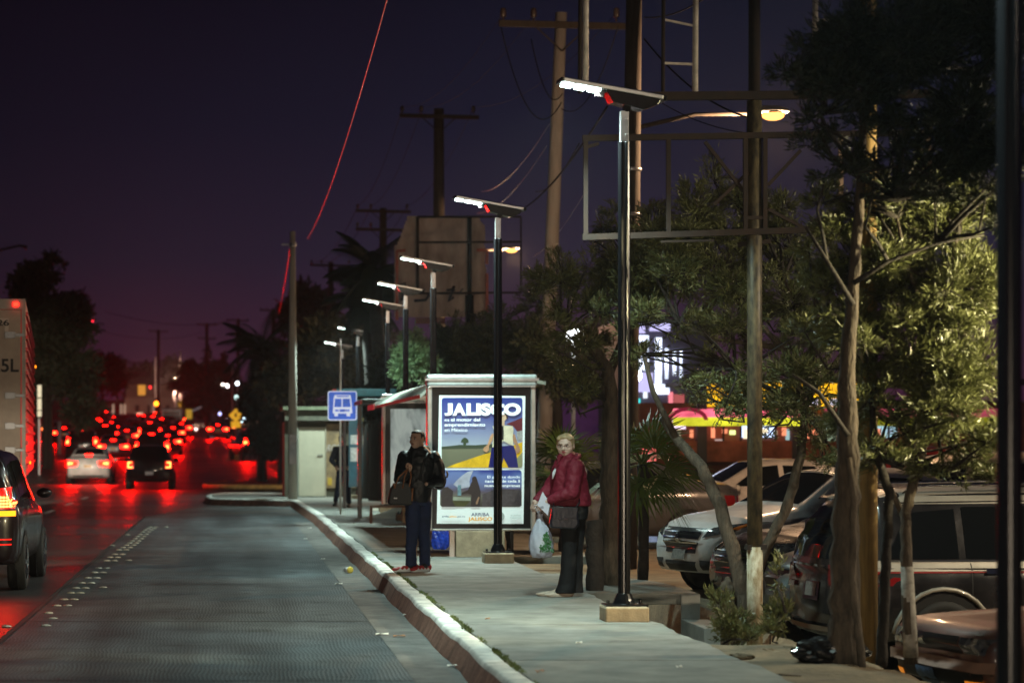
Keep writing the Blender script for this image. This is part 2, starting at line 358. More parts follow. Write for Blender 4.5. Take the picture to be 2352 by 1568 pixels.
for i in range(len(path) - 1):
    for k in range(n - 1):
        kb.mi = 1 if k < 1 else 0
        kb.add([vs[i * n + k], vs[i * n + k + 1], vs[(i + 1) * n + k + 1], vs[(i + 1) * n + k]], [(0, 1, 2, 3)])
tag(kb.build('kerb', [KT, KF], smooth=True), 'pale topped kerb with brown painted face', None, None, 'structure')
# weeds in the joint between kerb and pavement
def leaf_cloud(pts, dirs, L, wd, jit=.5):
    n = len(pts); d = dirs + nr.normal(0, jit, (n, 3)); d /= np.linalg.norm(d, axis=1)[:, None] + 1e-9
    s = np.cross(d, nr.normal(0, 1, (n, 3))); s /= np.linalg.norm(s, axis=1)[:, None] + 1e-9
    l = (L * nr.uniform(.65, 1.25, n))[:, None]; wv = (wd * nr.uniform(.7, 1.3, n))[:, None]
    nrm = np.cross(d, s)
    v = np.stack([pts, pts + d * l * .45 + s * wv + nrm * l * .03, pts + d * l - nrm * l * .08, pts + d * l * .45 - s * wv + nrm * l * .03], 1)
    return v.reshape(-1, 3)
def leaf_mesh(name, verts, m, parent=None):
    n = len(verts) // 4; me = bpy.data.meshes.new(name)
    me.vertices.add(len(verts)); me.vertices.foreach_set('co', verts.astype(np.float32).ravel())
    me.loops.add(n * 4); me.loops.foreach_set('vertex_index', np.arange(n * 4, dtype=np.int32))
    me.polygons.add(n); me.polygons.foreach_set('loop_start', np.arange(0, n * 4, 4, dtype=np.int32))
    me.update(calc_edges=True); me.validate(); me.materials.append(m)
    o = bpy.data.objects.new(name, me); C.objects.link(o); o.parent = parent
    return o
M_weed = mat('weed_green', (.10, .13, .03), .7, noise=.4, nscale=3)
k = 5200; yy = 8 + 26 * nr.random(k) ** 1.2; keep = (np.sin(yy * 1.9) + np.sin(yy * 5.3 + 1) + nr.normal(0, .6, k)) > .1; yy = yy[keep]
pts = np.stack([1.962 + nr.normal(0, .012, len(yy)), yy, np.full(len(yy), .0)], 1)
tag(leaf_mesh('weeds', leaf_cloud(pts, np.tile([0, 0, 1.0], (len(yy), 1)), .028, .006, .7), M_weed), 'low green weeds growing in the kerb joint', 'weeds', None, 'stuff')
# raised buttons on the bay line
M_stud = mat('road_stud_white', (.42, .39, .32), .55, noise=.45, nscale=22)
st = MB(); st.lathe([(.052, 0), (.050, .005), (.038, .011), (.018, .015), (.004, .016)], 12)
S0 = None
rows = [(254, 1250, 1), (293, 1210, 1), (268, 1180, 1), (345, 1139, 2), (383, 1105, 2), (419, 1069, 2), (447, 1042, 2), (481, 1014, 2), (512, 986, 2), (548, 956, 2), (569, 932, 2), (615, 890, 2), (633, 872, 2), (658, 855, 2), (680, 830, 2), (702, 817, 2), (722, 804, 2), (737, 792, 2), (750, 780, 2), (768, 768, 2), (780, 756, 2), (794, 744, 2), (808, 731, 2), (822, 720, 2), (838, 712, 2), (850, 704, 2),
        (37, 1254, 1), (572, 1038, 1), (713, 888, 1), (622, 806, 1), (707, 746, 1), (922, 703, 1)]
for (a, b_, c) in rows:
    u, v = a / 2.414, 918.8 + b_ / 2.414; s_ = (v - V0) / 1.745; X = (u - U0) / s_; Y = F / s_
    for q in range(c):
        if S0 is None: S0 = st.build('road_stud', M_stud, smooth=True); o = S0
        else: o = S0.copy(); C.objects.link(o)
        o.location = (X + (q - (c - 1) / 2) * .112, Y, -.174); o.scale = (1, 1.0, 1)
        tag(o, 'small round cream stud fixed on the bay line', 'road stud', 'round road studs along the bus bay line')
        if c == 1 and b_ in (1038, 888, 703): o['label'] = 'single cream stud set right of the stud line on pale concrete'
        if c == 1 and b_ in (806, 746, 1254): o['label'] = 'single cream stud set left of the stud line on dark asphalt'
# litter
M_lit = mat('paper_litter', (.66, .62, .55), .7)
M_lit2 = mat('brown_litter', (.30, .13, .05), .7)
def litter(u, v, w_, h_, m, label, name='paper_scrap', zoff=-.165, road=True):
    s_ = (v - V0) / (1.73 if road else 1.56); X = (u - U0) / s_; Y = F / s_
    b = MB(); a = rng.random() * .6
    b.add([(-w_ / 2, -h_, 0), (-w_ * .1, -h_ * 1.1, .012), (w_ / 2, -h_ * .8, .004), (w_ * .45, h_, .016), (0, h_ * .9, .006), (-w_ * .5, h_ * .8, .012)], [(0, 1, 4, 5), (1, 2, 3, 4)])
    o = b.build(name, m, loc=(X, Y, zoff if road else .004)); o.rotation_euler = (0, 0, a - .3)
    so = o.modifiers.new('thick', 'SOLIDIFY'); so.thickness = .002
    return tag(o, label, 'litter', 'litter lying in the road and gutter')
for (u, v, w_, m, lb) in ((742, 1283, .06, M_lit, 'small white scrap on the bay lane left of the kerb'), (878, 1455, .12, M_lit, 'long white paper strip lying on grooved lane'), (917, 1459, .11, M_lit2, 'brown leaf scrap right of the long white paper strip'),
        (778, 1340, .09, M_lit, 'white scrap on the lane before the yellow cup'), (819, 1254, .08, M_lit, 'white scrap lying against the kerb foot'), (1042, 1527, .10, M_lit, 'pale crumpled scrap in the gutter nearest the camera'), (932, 1411, .05, M_lit, 'tiny bluish white scrap in the gutter'),
        (702, 1237, .06, M_lit, 'small round white scrap far along the lane'), (712, 1212, .07, M_lit, 'white scrap near the far kerb bend'), (832, 1276, .05, M_lit, 'tiny white scrap beside kerb above yellow cup')):
    litter(u, v, w_, .03, m, lb)
# yellow topped paper cup lying in the gutter
cp = thing('paper_cup', 'crushed white and yellow paper cup lying in gutter', 'cup', (1.52, 32.0, -.13), R(25))
Mx = Matrix.Rotation(R(88), 4, 'X')
MB().lathe([(.03, -.07), (.042, .06)], 16, M=Mx).build('cup_wall', mat('cup_white', (.7, .7, .68), .5), cp, True)
MB().lathe([(.045, .062), (.046, .072), (.03, .078)], 16, M=Mx).build('cup_lid', mat('cup_yellow', (.75, .55, .08), .5), cp, True)
bc = MB(); bc.bar((0, 0, 0), (.05, .1, .03), .05, .03).bar((.05, .1, .03), (.02, .16, .05), .03, .02)
tag(bc.build('broken_brick', mat('brick_orange', (.45, .20, .07), .9, noise=.3), loc=(1.62, 14.05, -.15), bevel=.005), 'orange brick piece leaning against the kerb at the bottom', 'brick')
# gravel heap by the far shelter
for (X, Y, sx, sz, lb) in ((3.6, 49.5, .9, .34, 'pale sand heap under the shelter bench'), (4.2, 55, 1.1, .32, 'grey gravel heap behind the far shelter')):
    b = MB(); n_ = 18
    vs = [(0, 0, sz)]
    for j in range(1, 7):
        for k in range(n_):
            a = 2 * math.pi * k / n_; r_ = sx * j / 6 * (1 + .12 * math.sin(3 * a + X)); vs.append((r_ * math.cos(a), r_ * math.sin(a), sz * (1 - j / 6) ** 1.3 + .02 * rng.random()))
    fs = [(0, 1 + k, 1 + (k + 1) % n_) for k in range(n_)] + [(1 + (j - 1) * n_ + k, 1 + j * n_ + k, 1 + j * n_ + (k + 1) % n_, 1 + (j - 1) * n_ + (k + 1) % n_) for j in range(1, 6) for k in range(n_)]
    b.add(vs, fs); tag(b.build('sand_heap', mat('sand', (.42, .38, .30), .95, noise=.2, bump=.8, bscale=30), smooth=True, loc=(X, Y, -.005)), lb, 'sand heap')
# dirt island beyond the side street, pale curved kerb
M_isl = mat('island_dirt', (.30, .22, .14), .95, noise=.25, nscale=1.2, bump=.5)
isl = [(-.95, 86.6), (0.2, 85.6), (2.5, 85.3), (6, 85.6), (14, 87), (16, 120), (3.2, 122), (1.4, 104), (-.2, 95), (-1.0, 89.5)]
tag(MB().slab(isl, -.3, -.03).build('traffic_island', M_isl), 'sandy corner island beyond the side street', None, None, 'structure')
kb2 = MB(); kb2.tube([(-.25, 95, -.05), (-1.05, 89.5, -.06), (-1.0, 86.7, -.06), (.2, 85.55, -.06), (2.5, 85.25, -.06), (6, 85.5, -.06)], .10, 8)
tag(kb2.build('kerb', mat('yellow_kerb', (.62, .45, .16), .8, noise=.3), smooth=True), 'curved yellow kerb around the sandy island', None, None, 'structure')

for (u, v, w_, m, lb) in ((1330, 1475, .05, M_lit, 'white scrap on pavement below the woman in red'), (1120, 1420, .04, M_lit2, 'brown leaf scrap on pavement right of the standing man'), (1240, 1540, .06, M_lit2, 'brown leaf on pavement near the bottom edge'), (1560, 1530, .04, M_lit, 'tiny white scrap near the pavement right edge')):
    o = litter(u, v, w_, .02, m, lb, road=False)
# hairline cracks in the pavement and bay lane
def crack(x, y, dx, dy, z, seed):
    g_ = random.Random(seed); p = Vector((x, y, z)); pts = [p.copy()]
    for k in range(14): p = p + Vector((dx / 14 + g_.uniform(-.05, .05), dy / 14 + g_.uniform(-.04, .06), 0)); pts.append(p.copy())
    b = MB()
    for a, c in zip(pts, pts[1:]):
        d = (c - a).normalized() * .0; w_ = g_.uniform(.004, .011); n_ = Vector((-(c - a).y, (c - a).x, 0)).normalized() * w_; b.add([a - n_, c - n_, c + n_, a + n_], [(0, 1, 2, 3)])
    tag(b.build('crack', M_joint), None, None, None, 'structure')
crack(2.0, 18.6, 1.6, .5, .002, 1); crack(2.1, 26.2, 1.4, -.4, .002, 2); crack(-1.9, 20.2, 3.1, .8, .0105 - .18, 3); crack(-.6, 27, 1.8, 1.6, .0105 - .18, 4); crack(-1.2, 33, 2.2, -.9, .0105 - .18, 5)
# ------------------------------------------------------------------ solar street lamps
LED = (.74, 1.0, .93)
M_led = emis('led_glow', LED, 14.0)
def make_lamp():
    r = thing('solar_street_lamp', 'x', 'street lamp', (3.43, 10, 0), 0, 'black solar street lamps in a row on the pavement')
    MB().box(-.19, .19, -.19, .19, -.005, .13).build('plinth', M_conc_warm, r, bevel=.015)
    b = MB(); b.lathe([(.125, .131), (.13, .145), (.10, .15), (.085, .19), (.062, .24)], 20)
    for a in range(4): b.lathe([(.016, .15), (.016, .178), (.008, .182)], 8, (.15 * math.cos(a * 1.57 + .2), .15 * math.sin(a * 1.57 + .2), 0))
    b.box(-.18, .18, -.14, .14, .131, .146)
    b.build('base_flange', M_metal_dark, r, bevel=.003)
    b = MB()                                          # ribbed column
    n = 24; prof = [.058 if k % 6 in (0, 1, 2, 3) else .046 for k in range(n)]
    vs = []; 
    for z in (.2, 4.19):
        for k in range(n): a = 2 * math.pi * k / n + .2; vs.append((prof[k] * math.cos(a), prof[k] * math.sin(a), z))
    b.add(vs, [(k, (k + 1) % n, n + (k + 1) % n, n + k) for k in range(n)] + [tuple(range(n, 2 * n))])
    b.build('column', M_metal_dark, r, bevel=.003)
    b = MB(); b.box(-.036, .036, -.036, .036, 4.192, 4.46)
    for z in (4.25, 4.32, 4.39): b.lathe([(.01, 0), (.01, .012)], 8, M=Matrix.Translation((.01, -.036, z)) @ Matrix.Rotation(R(90), 4, 'X'))
    b.build('upper_column', M_alu, r, bevel=.004)
    T = Matrix.Translation((-.12, 0, 4.63)) @ Matrix.Rotation(R(10.3), 4, 'Y') @ Matrix.Rotation(R(3), 4, 'X')
    b = MB(); b.lathe([(.03, -.04), (.03, .04)], 12, M=Matrix.Translation((.02, 0, 4.48)) @ Matrix.Rotation(R(90), 4, 'X')); b.box(-.01, .05, -.03, .03, 4.45, 4.53)
    b.build('tilt_bracket', M_metal_dark, r)
    MB().box(-.44, .44, -.17, .17, -.0, .036, T).build('lamp_housing', M_alu, r, bevel=.006)
    MB().box(-.465, -.442, -.172, .172, -.006, .034, T).box(.442, .475, -.172, .172, -.006, .034, T).build('end_cap', M_metal_dark, r, bevel=.006)
    MB().box(-.43, .43, -.16, .16, .037, .041, T).build('solar_panel', mat('solar_cell', (.01, .014, .04), .15, spec=.8), r)
    b = MB(); b.prism([(-.06, -.002), (.02, -.095), (.30, -.115), (.41, -.05), (.43, -.002)], -.15, .15); b.v = [tuple(T @ Vector(v)) for v in b.v]
    b.build('battery_box', M_metal_dark, r, bevel=.006)
    MB().box(-.125, -.05, -.03, .03, -.06, -.002, T).build('motion_sensor', mat('sensor_red', (.035, .025, .025), .8, spec=.1), r, bevel=.004)
    for k in range(3):
        x0 = -.43 + k * .12
        MB().box(x0, x0 + .090, -.12, .12, -.022, -.001, T).build('led_module', M_led, r, bevel=.004)
    ld = None
    for k in range(3):
        a = area('lamp_light', T @ Vector((-.43 + k * .12 + .045, 0, -.026)), 28, LED, .078, .20, (0, R(10), 0), r)
        if ld: a.data = ld
        ld = a.data
    return r, ld
lampY = [10.68, 21.2, 31.3, 41.4, 48.0, 53.6, 66.2, 76.0]
lab = ['close dark street lamp column at the right picture edge', 'tall black solar street lamp right of the woman in red', 'black solar street lamp in front of the lit advert panel', 'third lamp head down the row above the shelter', 'fourth lamp head down the row above the shelter', 'fifth lamp head down the row beside dark palm', 'sixth small lamp head down the row', 'farthest smallest solar lamp head behind bus sign']
base_lamp, LD = make_lamp(); LD.energy = 68; LD.spread = R(135)
for i, y in enumerate(lampY):
    o = base_lamp if i == 0 else copy_tree(base_lamp)
    o.location = (3.43, y, 0); o['label'] = lab[i]
    if i >= 6: o.location.z = -.02
    if i >= 5:
        pass
lx = copy_tree(base_lamp); lx.location = (3.43, -.4, 0); lx['label'] = 'solar street lamp beside the camera out of view'

# ------------------------------------------------------------------ timber and concrete poles, wires
M_ins = mat('insulator', (.05, .035, .03), .3, spec=.6)
def utility_pole(u, vtop, Y, arms, label, wd=.13, m=None, lean=0., vbase=None, zb=None):
    m = m or M_wood; top = W(u, vtop, Y); base = Vector((top.x - lean, Y, zb if zb is not None else gz(top.x, Y) - .1))
    r = thing('utility_pole', label, 'utility pole', base, 0, 'utility poles along the street')
    H = top - base
    b = MB(); b.tube([H * (k / 6) for k in range(7)], [wd * (1.25 - .35 * k / 6) for k in range(7)], 14); b.build('pole_shaft', m, r, True)
    for (dz, half, off) in arms:
        c = H + Vector((off, -.12, -dz)); b = MB(); b.bar(c + Vector((-half, 0, .03)), c + Vector((half, 0, -.03)), .1, .12)
        b.bar(c + Vector((-half * .45, -.02, 0)), c + Vector((0, -.02, -.5)), .03).bar(c + Vector((half * .45, -.02, 0)), c + Vector((0, -.02, -.5)), .03)
        b.build('crossarm', M_wood, r, bevel=.008)
        for q in (-.93, -.45, .86):
            b = MB(); b.lathe([(.02, 0), (.02, .08), (.07, .1), (.05, .14), (.07, .17), (.05, .21), (.06, .24), (.02, .27)], 12, c + Vector((q * half, 0, .06))); b.build('insulator', M_ins, r, True)
    return r, H + base
P = {}
P['a'] = utility_pole(1008, 250, 73, [(.25, 1.2, 0)], 'tall dark timber pole with crossarm above the torn billboard', .17)
P['b'] = utility_pole(880, 478, 105, [(.15, 1.2, 0), (.95, 1.2, 0)], 'timber pole with two crossarms left of the torn billboard', .17)
P['c'] = utility_pole(760, 602, 139, [(.2, 1.2, 0), (2.4, .7, .3)], 'timber pole above the dark palm behind the kiosk', .17)
P['d'] = utility_pole(628, 708, 213, [(.2, 1.2, 0)], 'distant timber pole left of the concrete post', .2)
P['e'] = utility_pole(547, 732, 262, [(.2, 1.2, 0)], 'distant timber pole above the far right houses', .2)
P['f'] = utility_pole(475, 742, 285, [(.2, 1.2, 0), (1.8, 1.1, 0)], 'distant double armed pole with pale transformer', .2)
P['g'] = utility_pole(364, 757, 300, [(.2, 1.2, 0)], 'distant leftmost timber pole over the traffic queue', .2)
MB().lathe([(.28, 0), (.28, .8), (.1, .9)], 12, (P['f'][0].location * 0) + Vector((.35, 0, 8.2))).build('transformer', M_grey_metal, P['f'][0], True)
M_cpole = mat('pole_concrete', (.26, .24, .22), .85, noise=.18, nscale=2, stretch=(3, 3, .5), bump=.4, bscale=30)
P['h'] = utility_pole(1289, 30, 46, [(.25, 1.2, 0)], 'leaning concrete utility pole left of the nearest lamp head', .125, M_cpole, lean=.40, zb=-.3)
ht = P['h'][0]
wp = utility_pole(1457, -60, 35, [], 'thick dark timber pole with metal bands behind nearest lamp', .125, lean=.12, zb=-.5)
b = MB(); H_ = wp[1] - wp[0].location
for z in (5.35, 6.0, 5.1, 4.7, 4.5, 4.3, 9.3, 9.0):
    t_ = z / H_.z; b.lathe([(.142, -.025), (.146, 0), (.142, .025)], 14, H_ * t_)
b.build('metal_band', M_alu, wp[0], True)
b = MB()
for k in range(5):
    z = 4.3 + k * .22; a0 = H_ * (z / H_.z); b.tube([a0 + Vector((.13, 0, 0)), a0 + Vector((.25 + .05 * (k % 2), -.05, .03)), a0 + Vector((.28, -.02, -.2)), a0 + Vector((.13, 0, -.26))], .013, 6)
b.build('cable_loop', M_black, wp[0], True)
# sodium lamps on arms
SOD = (1.0, .60, .32)
M_sod = emis('sodium_glow', (1.0, .40, .08), 3.4)
def sodium(name, label, base, head, rad, power, zb):
    r = thing(name, label, 'street lamp', base, 0, None); h = Vector(head) - Vector(base)
    MB().tube([Vector((0, 0, h.z - .25)), Vector((h.x * .5, h.y * .5, h.z - .02)), h], [.035, .03, .028], 8).build('lamp_arm', M_wood, r, True)
    MB().ell(h + Vector((.18, 0, .05)), (.30, .13, .075)).build('lamp_hood', M_grey_metal, r, True)
    MB().ell(h + Vector((.22, -.02, -.02)), (.17, .10, .08)).build('lamp_bowl', M_sod, r, True)
    l = bpy.data.lights.new('lamp_light', 'POINT'); l.energy = power; l.color = SOD; l.shadow_soft_size = .05; lo = bpy.data.objects.new('lamp_light', l); C.objects.link(lo); lo.location = h + Vector((.30, -.05, -.30)); lo.parent = r
    return r
h1 = W(1740, 262, 35.5); sodium('sodium_lamp', 'glowing orange sodium lamp beside the rusty billboard frame', (h1.x - 1.9, 35.3, 0), h1, .1, 1200, 0)
h2 = W(1158, 573, 72.6); sodium('sodium_lamp', 'glowing orange sodium lamp right of the torn billboard', (h2.x - 1.9, 72.9, 0), h2, .1, 1500, 0)
# tall bare concrete post at the kerb corner
b = MB(); b.lathe([(.135, -.05), (.10, 4.5), (.072, 7.26)], 18)
cpst = thing('concrete_post', 'tall bare concrete post at the kerb corner', 'post', (1.62, 65.6, 0))
b.build('post_shaft', mat('post_concrete', (.42, .41, .36), .85, noise=.2, nscale=1.5, stretch=(4, 4, .5), bump=.3), cpst, True)
MB().lathe([(.085, 6.85), (.09, 6.9), (.085, 6.95)], 14).box(-.3, 0, -.02, .02, 6.88, 6.92).build('steel_band', M_grey_metal, cpst)
MB().box(-.09, .1, -.142, -.136, .95, 1.75).build('paper_notice', mat('paper_white', (.62, .62, .66), .8, noise=.15, nscale=9), cpst)
# wires
M_wire = mat('wire', (.012, .012, .014), .9, spec=.1)
M_wire_lit = mat('bare_wire', (.40, .40, .42), .5, .6)
def wire(a, b_, sag, r_, label, m=M_wire, n=26):
    a = Vector(a); b_ = Vector(b_); pts = []
    for i in range(n + 1):
        t = i / n; p = a.lerp(b_, t); p.z -= sag * 4 * t * (1 - t); pts.append(p)
    return tag(MB().tube(pts, r_, 5).build('power_line', m, smooth=True), label, 'power line', 'overhead lines strung between poles')
wire(W(897, -30, 26), W(706, 548, 66), .35, .008, 'thin red lit wire curving down to the concrete post', mat('redlit_wire', (.8, .25, .22), .3, emit=(1, .06, .06), estr=.12))  # red light on the wire put into its colour and glow
wire(W(668, 560, 66), W(640, 720, 130), .2, .014, 'faint red lit wire running left of the concrete post', mat('redlit_wire2', (.5, .1, .1), .3, emit=(1, .02, .05), estr=.10))  # again tinted and glowing as if lit red
for (dx, lb) in ((-1.1, 'left faint line between the tall timber poles'), (-.5, 'middle faint line between the tall timber poles'), (1.05, 'right faint line between the tall timber poles')):
    a_ = P['a'][1] + Vector((dx, -.1, .05)); b_ = P['b'][1] + Vector((dx, -.1, .1)); c_ = P['c'][1] + Vector((dx, -.1, 0)); h_ = P['h'][1] + Vector((dx, 0, .0))
    wire(a_, b_, .6, .009, lb); wire(b_, c_, .7, .012, lb.replace('tall', 'more distant')); wire(h_, a_, .5, .006, lb.replace('line between', 'line from the leaning pole to'))
    wire(P['e'][1] + Vector((dx, 0, 0)), P['f'][1] + Vector((dx, 0, 0)), .4, .02, lb.replace('tall timber', 'farthest'))
wire(W(1395, 245, 33), W(1180, 490, 56), .25, .016, 'thick black cable sloping behind the nearest lamp head')
wire(W(1330, 330, 34), W(1230, 440, 56), .2, .010, 'thin dark cable below the nearest lamp head')
wire(W(1262, 285, 44), W(1105, 440, 66), .3, .007, 'upper silvery wire left of the leaning pole', M_wire_lit)
wire(W(1256, 335, 44), W(1095, 490, 66), .3, .008, 'lower silvery wire left of the leaning pole', M_wire_lit)
wire(W(1345, 440, 40), W(1225, 590, 62), .15, .007, 'short silvery wire right of the leaning pole', M_wire_lit)
wire(W(1480, 90, 34), W(1740, 275, 30), .2, .013, 'dark cable from timber pole towards the sodium lamp')
wire(W(1150, 60, 46), W(1290, 235, 45), .9, .012, 'drooping loop below the left crossarm end')
wire(W(1220, 90, 46), W(1292, 215, 45), .5, .012, 'small drooping loop on the leaning pole')
wire(W(1480, 40, 34), W(1640, -20, 30), .1, .010, 'cable rising right from the timber pole top')
wire(W(1420, 60, 40), W(1290, 250, 45), .5, .010, 'tangled dark cable between the two nearest poles')
wire(W(1480, 210, 34), W(1900, 290, 30), .3, .008, 'faint cable crossing behind the billboard frame')
wire(W(240, 715, 200), W(540, 735, 262), .8, .02, 'faint distant line above the traffic queue')
wire(W(230, 760, 200), W(470, 760, 285), .8, .02, 'lower faint distant line above the traffic queue')

# ------------------------------------------------------------------ lit advert panels
def px(x, y, s=2.24, ox=1500, oy=1450, k=169.0):      # crop pixel on the photo -> metres at the panel's own plane
    u, v = (ox + x / s) / 1.7415, (oy + y / s) / 1.7415
    return (u - U0) / k, EYE + (V0 - v) / k
YP = 32.9
def flat(parent, name, pts, m, layer, th=.002, Y=0.0, conv=px, origin=(0, 0)):
    b = MB(); q = [conv(*p) for p in pts]; q = [(x - origin[0], z - origin[1]) for x, z in q]
    y = Y - .003 * layer; b.prism(q, y - th, y); return b.build(name, m, parent)
def rr(x0, y0, x1, y1, r_, n=5):
    out_ = []
    for cx, cy_, a0 in ((x1 - r_, y0 + r_, -90), (x1 - r_, y1 - r_, 0), (x0 + r_, y1 - r_, 90), (x0 + r_, y0 + r_, 180)):
        for k in range(n + 1): a = R(a0 + 90 * k / n); out_.append((cx + r_ * math.cos(a), cy_ + r_ * math.sin(a)))
    return out_
def pm(name, col, e=.32, **k): return mat(name, col, .35, emit=col, estr=e, **k)
def grad(name, stops, z0, z1, e=.32, nz_=0.):
    m = bpy.data.materials.new(name); m.use_nodes = True; t = m.node_tree; b = t.nodes['Principled BSDF']; b.inputs['Roughness'].default_value = .35
    tcn = t.nodes.new('ShaderNodeTexCoord'); sp = t.nodes.new('ShaderNodeSeparateXYZ'); q = t.nodes.new('ShaderNodeMapRange'); q.inputs['From Min'].default_value = z0; q.inputs['From Max'].default_value = z1
    r = t.nodes.new('ShaderNodeValToRGB'); L = t.links.new; L(tcn.outputs['Object'], sp.inputs[0]); L(sp.outputs['Z'], q.inputs['Value'])
    if nz_:
        n = t.nodes.new('ShaderNodeTexNoise'); n.inputs['Scale'].default_value = 3.2; n.inputs['Detail'].default_value = 6; L(tcn.outputs['Object'], n.inputs['Vector'])
        ma = t.nodes.new('ShaderNodeMath'); ma.operation = 'MULTIPLY_ADD'; ma.inputs[1].default_value = nz_; L(n.outputs['Fac'], ma.inputs[0]); L(q.outputs[0], ma.inputs[2])
        mb = t.nodes.new('ShaderNodeMath'); mb.operation = 'SUBTRACT'; mb.inputs[1].default_value = nz_ * .5; L(ma.outputs[0], mb.inputs[0]); L(mb.outputs[0], r.inputs[0])
    else: L(q.outputs[0], r.inputs[0])
    e0 = r.color_ramp.elements
    e0[0].position, e0[0].color = stops[0][0], (*stops[0][1], 1); e0[1].position, e0[1].color = stops[-1][0], (*stops[-1][1], 1)
    for p_, c_ in stops[1:-1]: x = e0.new(p_); x.color = (*c_, 1)
    L(r.outputs[0], b.inputs['Base Color']); L(r.outputs[0], b.inputs['Emission Color']); b.inputs['Emission Strength'].default_value = e
    return m
M_frame = mat('panel_frame', (.50, .46, .42), .35, .6, noise=.12, nscale=6)
M_cap = mat('panel_cap', (.50, .58, .58), .35, .5, noise=.2, nscale=6)
M_pw = pm('poster_white', (.62, .72, .70), .40, noise=.05, nscale=5)
def panel_shell(r):
    x0, zt = px(460, 105); x1, zb = px(1450, 1505); o = px(0, 0)
    MB().box(x0 + .0, x1 - .0, -.10, .16, px(0, 215)[1], zt - .0).build('top_cap', M_cap, r, bevel=.03)
    MB().box(x0 - .02, x1 + .02, -.115, -.101, px(0, 150)[1] - .02, px(0, 150)[1] + .012).box(x0 + .03, x1 - .03, -.112, -.101, px(0, 219)[1], px(0, 205)[1]).build('cap_trim', M_alu, r)
    zc = px(0, 216)[1] - .001
    MB().box(x0 + .01, x0 + .075, -.09, .14, zb, zc).box(x1 - .085, x1 - .02, -.09, .14, zb, zc).box(x0 + .076, x1 - .086, -.08, .13, zb, zb + .03).build('side_frame', M_frame, r, bevel=.012)
    MB().box(x0 + .077, x1 - .087, -.04, .12, zb + .032, zc - .002).build('inner_board', mat('board_black', (.006, .006, .008), .25), r)
    return x0, x1, zb
adv = thing('advert_panel', 'lit bus stop advert panel reading JALISCO', 'advert panel', (0, YP, 0))
x0, x1, zb = panel_shell(adv)
pa, pb_ = px(672, 0)[0], px(1162, 0)[0]
MB().box(px(722, 0)[0], px(1160, 0)[0], -.10, .10, -.004, zb - .002).build('pedestal', M_conc_warm, adv, bevel=.01)
MB().box(px(672, 0)[0], px(715, 0)[0], -.0, .10, -.004, zb - .002).build('panel_leg', M_frame, adv)
PY = -.042
po = MB(); q = [px(575, 292), px(1347, 298), px(1330, 1442), px(553, 1440)]; po.prism(q, PY - .004, PY); poster = po.build('poster', M_pw, adv)
zz = lambda y: px(0, y)[1]
def fl(name, pts, m, layer): return flat(poster, name, pts, m, layer, Y=PY - .004)
fl('field_picture', rr(597, 314, 1320, 940, 22), grad('sky_print', [(0, (.10, .11, .07)), (.27, (.13, .14, .09)), (.275, (.30, .36, .42)), (.45, (.20, .24, .36)), (.7, (.06, .08, .24)), (1, (.010, .03, .19))], zz(940), zz(312), nz_=.035), 1)
fl('tree_line', [(596, 752), (680, 744), (760, 735), (900, 738), (1050, 728), (1090, 745), (1090, 765), (596, 772)], pm('print_dark_green', (.03, .05, .03)), 2)
fl('printed_tree', [(788, 752), (790, 715), (768, 712), (775, 690), (795, 672), (815, 672), (835, 690), (838, 712), (815, 720), (812, 752)], pm('print_tree', (.025, .05, .025)), 3)
fl('yellow_mound', [(640, 938), (720, 905), (850, 862), (960, 825), (1060, 795), (1180, 760), (1319, 710), (1319, 900), (1300, 938)], pm('print_yellow', (.55, .34, .01), noise=.35, nscale=5), 2)
fl('printed_lawn', [(1230, 938), (1260, 870), (1319, 800), (1319, 925), (1305, 938)], pm('print_green', (.20, .21, .11), noise=.3), 3)
fl('red_roof', [(1175, 550), (1319, 492), (1319, 700), (1290, 640), (1240, 570)], pm('print_maroon', (.09, .012, .02), noise=.2), 2)
fl('white_house', [(1268, 618), (1319, 605), (1319, 700), (1275, 690)], pm('print_house', (.25, .26, .25), noise=.4, nscale=30), 3)
fl('printed_trousers', [(1045, 755), (1080, 750), (1240, 740), (1262, 800), (1282, 938), (1195, 938), (1150, 850), (1130, 938), (1015, 938), (1030, 850)], grad('jean_print', [(0, (.004, .008, .10)), (.45, (.01, .02, .22)), (1, (.006, .01, .05))], px(1010, 0)[0], px(1290, 0)[0]), 4)
fl('printed_arm', [(1050, 632), (1062, 640), (1052, 690), (1020, 745), (1018, 785), (995, 803), (968, 785), (972, 762), (1005, 735), (1030, 660)], pm('print_skin', (.42, .24, .13), noise=.2, nscale=20), 5)
fl('printed_arm', [(1232, 640), (1250, 640), (1275, 715), (1298, 770), (1295, 800), (1262, 815), (1255, 780), (1262, 750), (1235, 700)], pm('print_skin2', (.30, .17, .10), noise=.2, nscale=20), 5)
fl('printed_vest', [(1052, 568), (1130, 572), (1148, 560), (1232, 568), (1240, 600), (1232, 660), (1238, 745), (1185, 720), (1150, 700), (1080, 750), (1048, 758), (1055, 690), (1065, 620)], pm('print_khaki', (.52, .50, .36), .35, noise=.25, nscale=9), 6)
fl('vest_strap', [(1075, 570), (1090, 570), (1085, 640), (1062, 660)], pm('print_strap', (.02, .025, .02)), 7)
fl('printed_shirt', [(1134, 572), (1148, 562), (1152, 620), (1150, 690), (1136, 690)], pm('print_black', (.02, .02, .02)), 7)
fl('printed_face', [(1136, 452), (1168, 455), (1180, 480), (1175, 505), (1160, 520), (1158, 560), (1136, 562)], pm('print_face', (.5, .36, .24), noise=.2, nscale=25), 5)
fl('printed_hair', [(1134, 446), (1165, 448), (1188, 480), (1190, 505), (1178, 500), (1170, 470), (1150, 456), (1134, 458)], pm('print_hair', (.03, .02, .015)), 6)
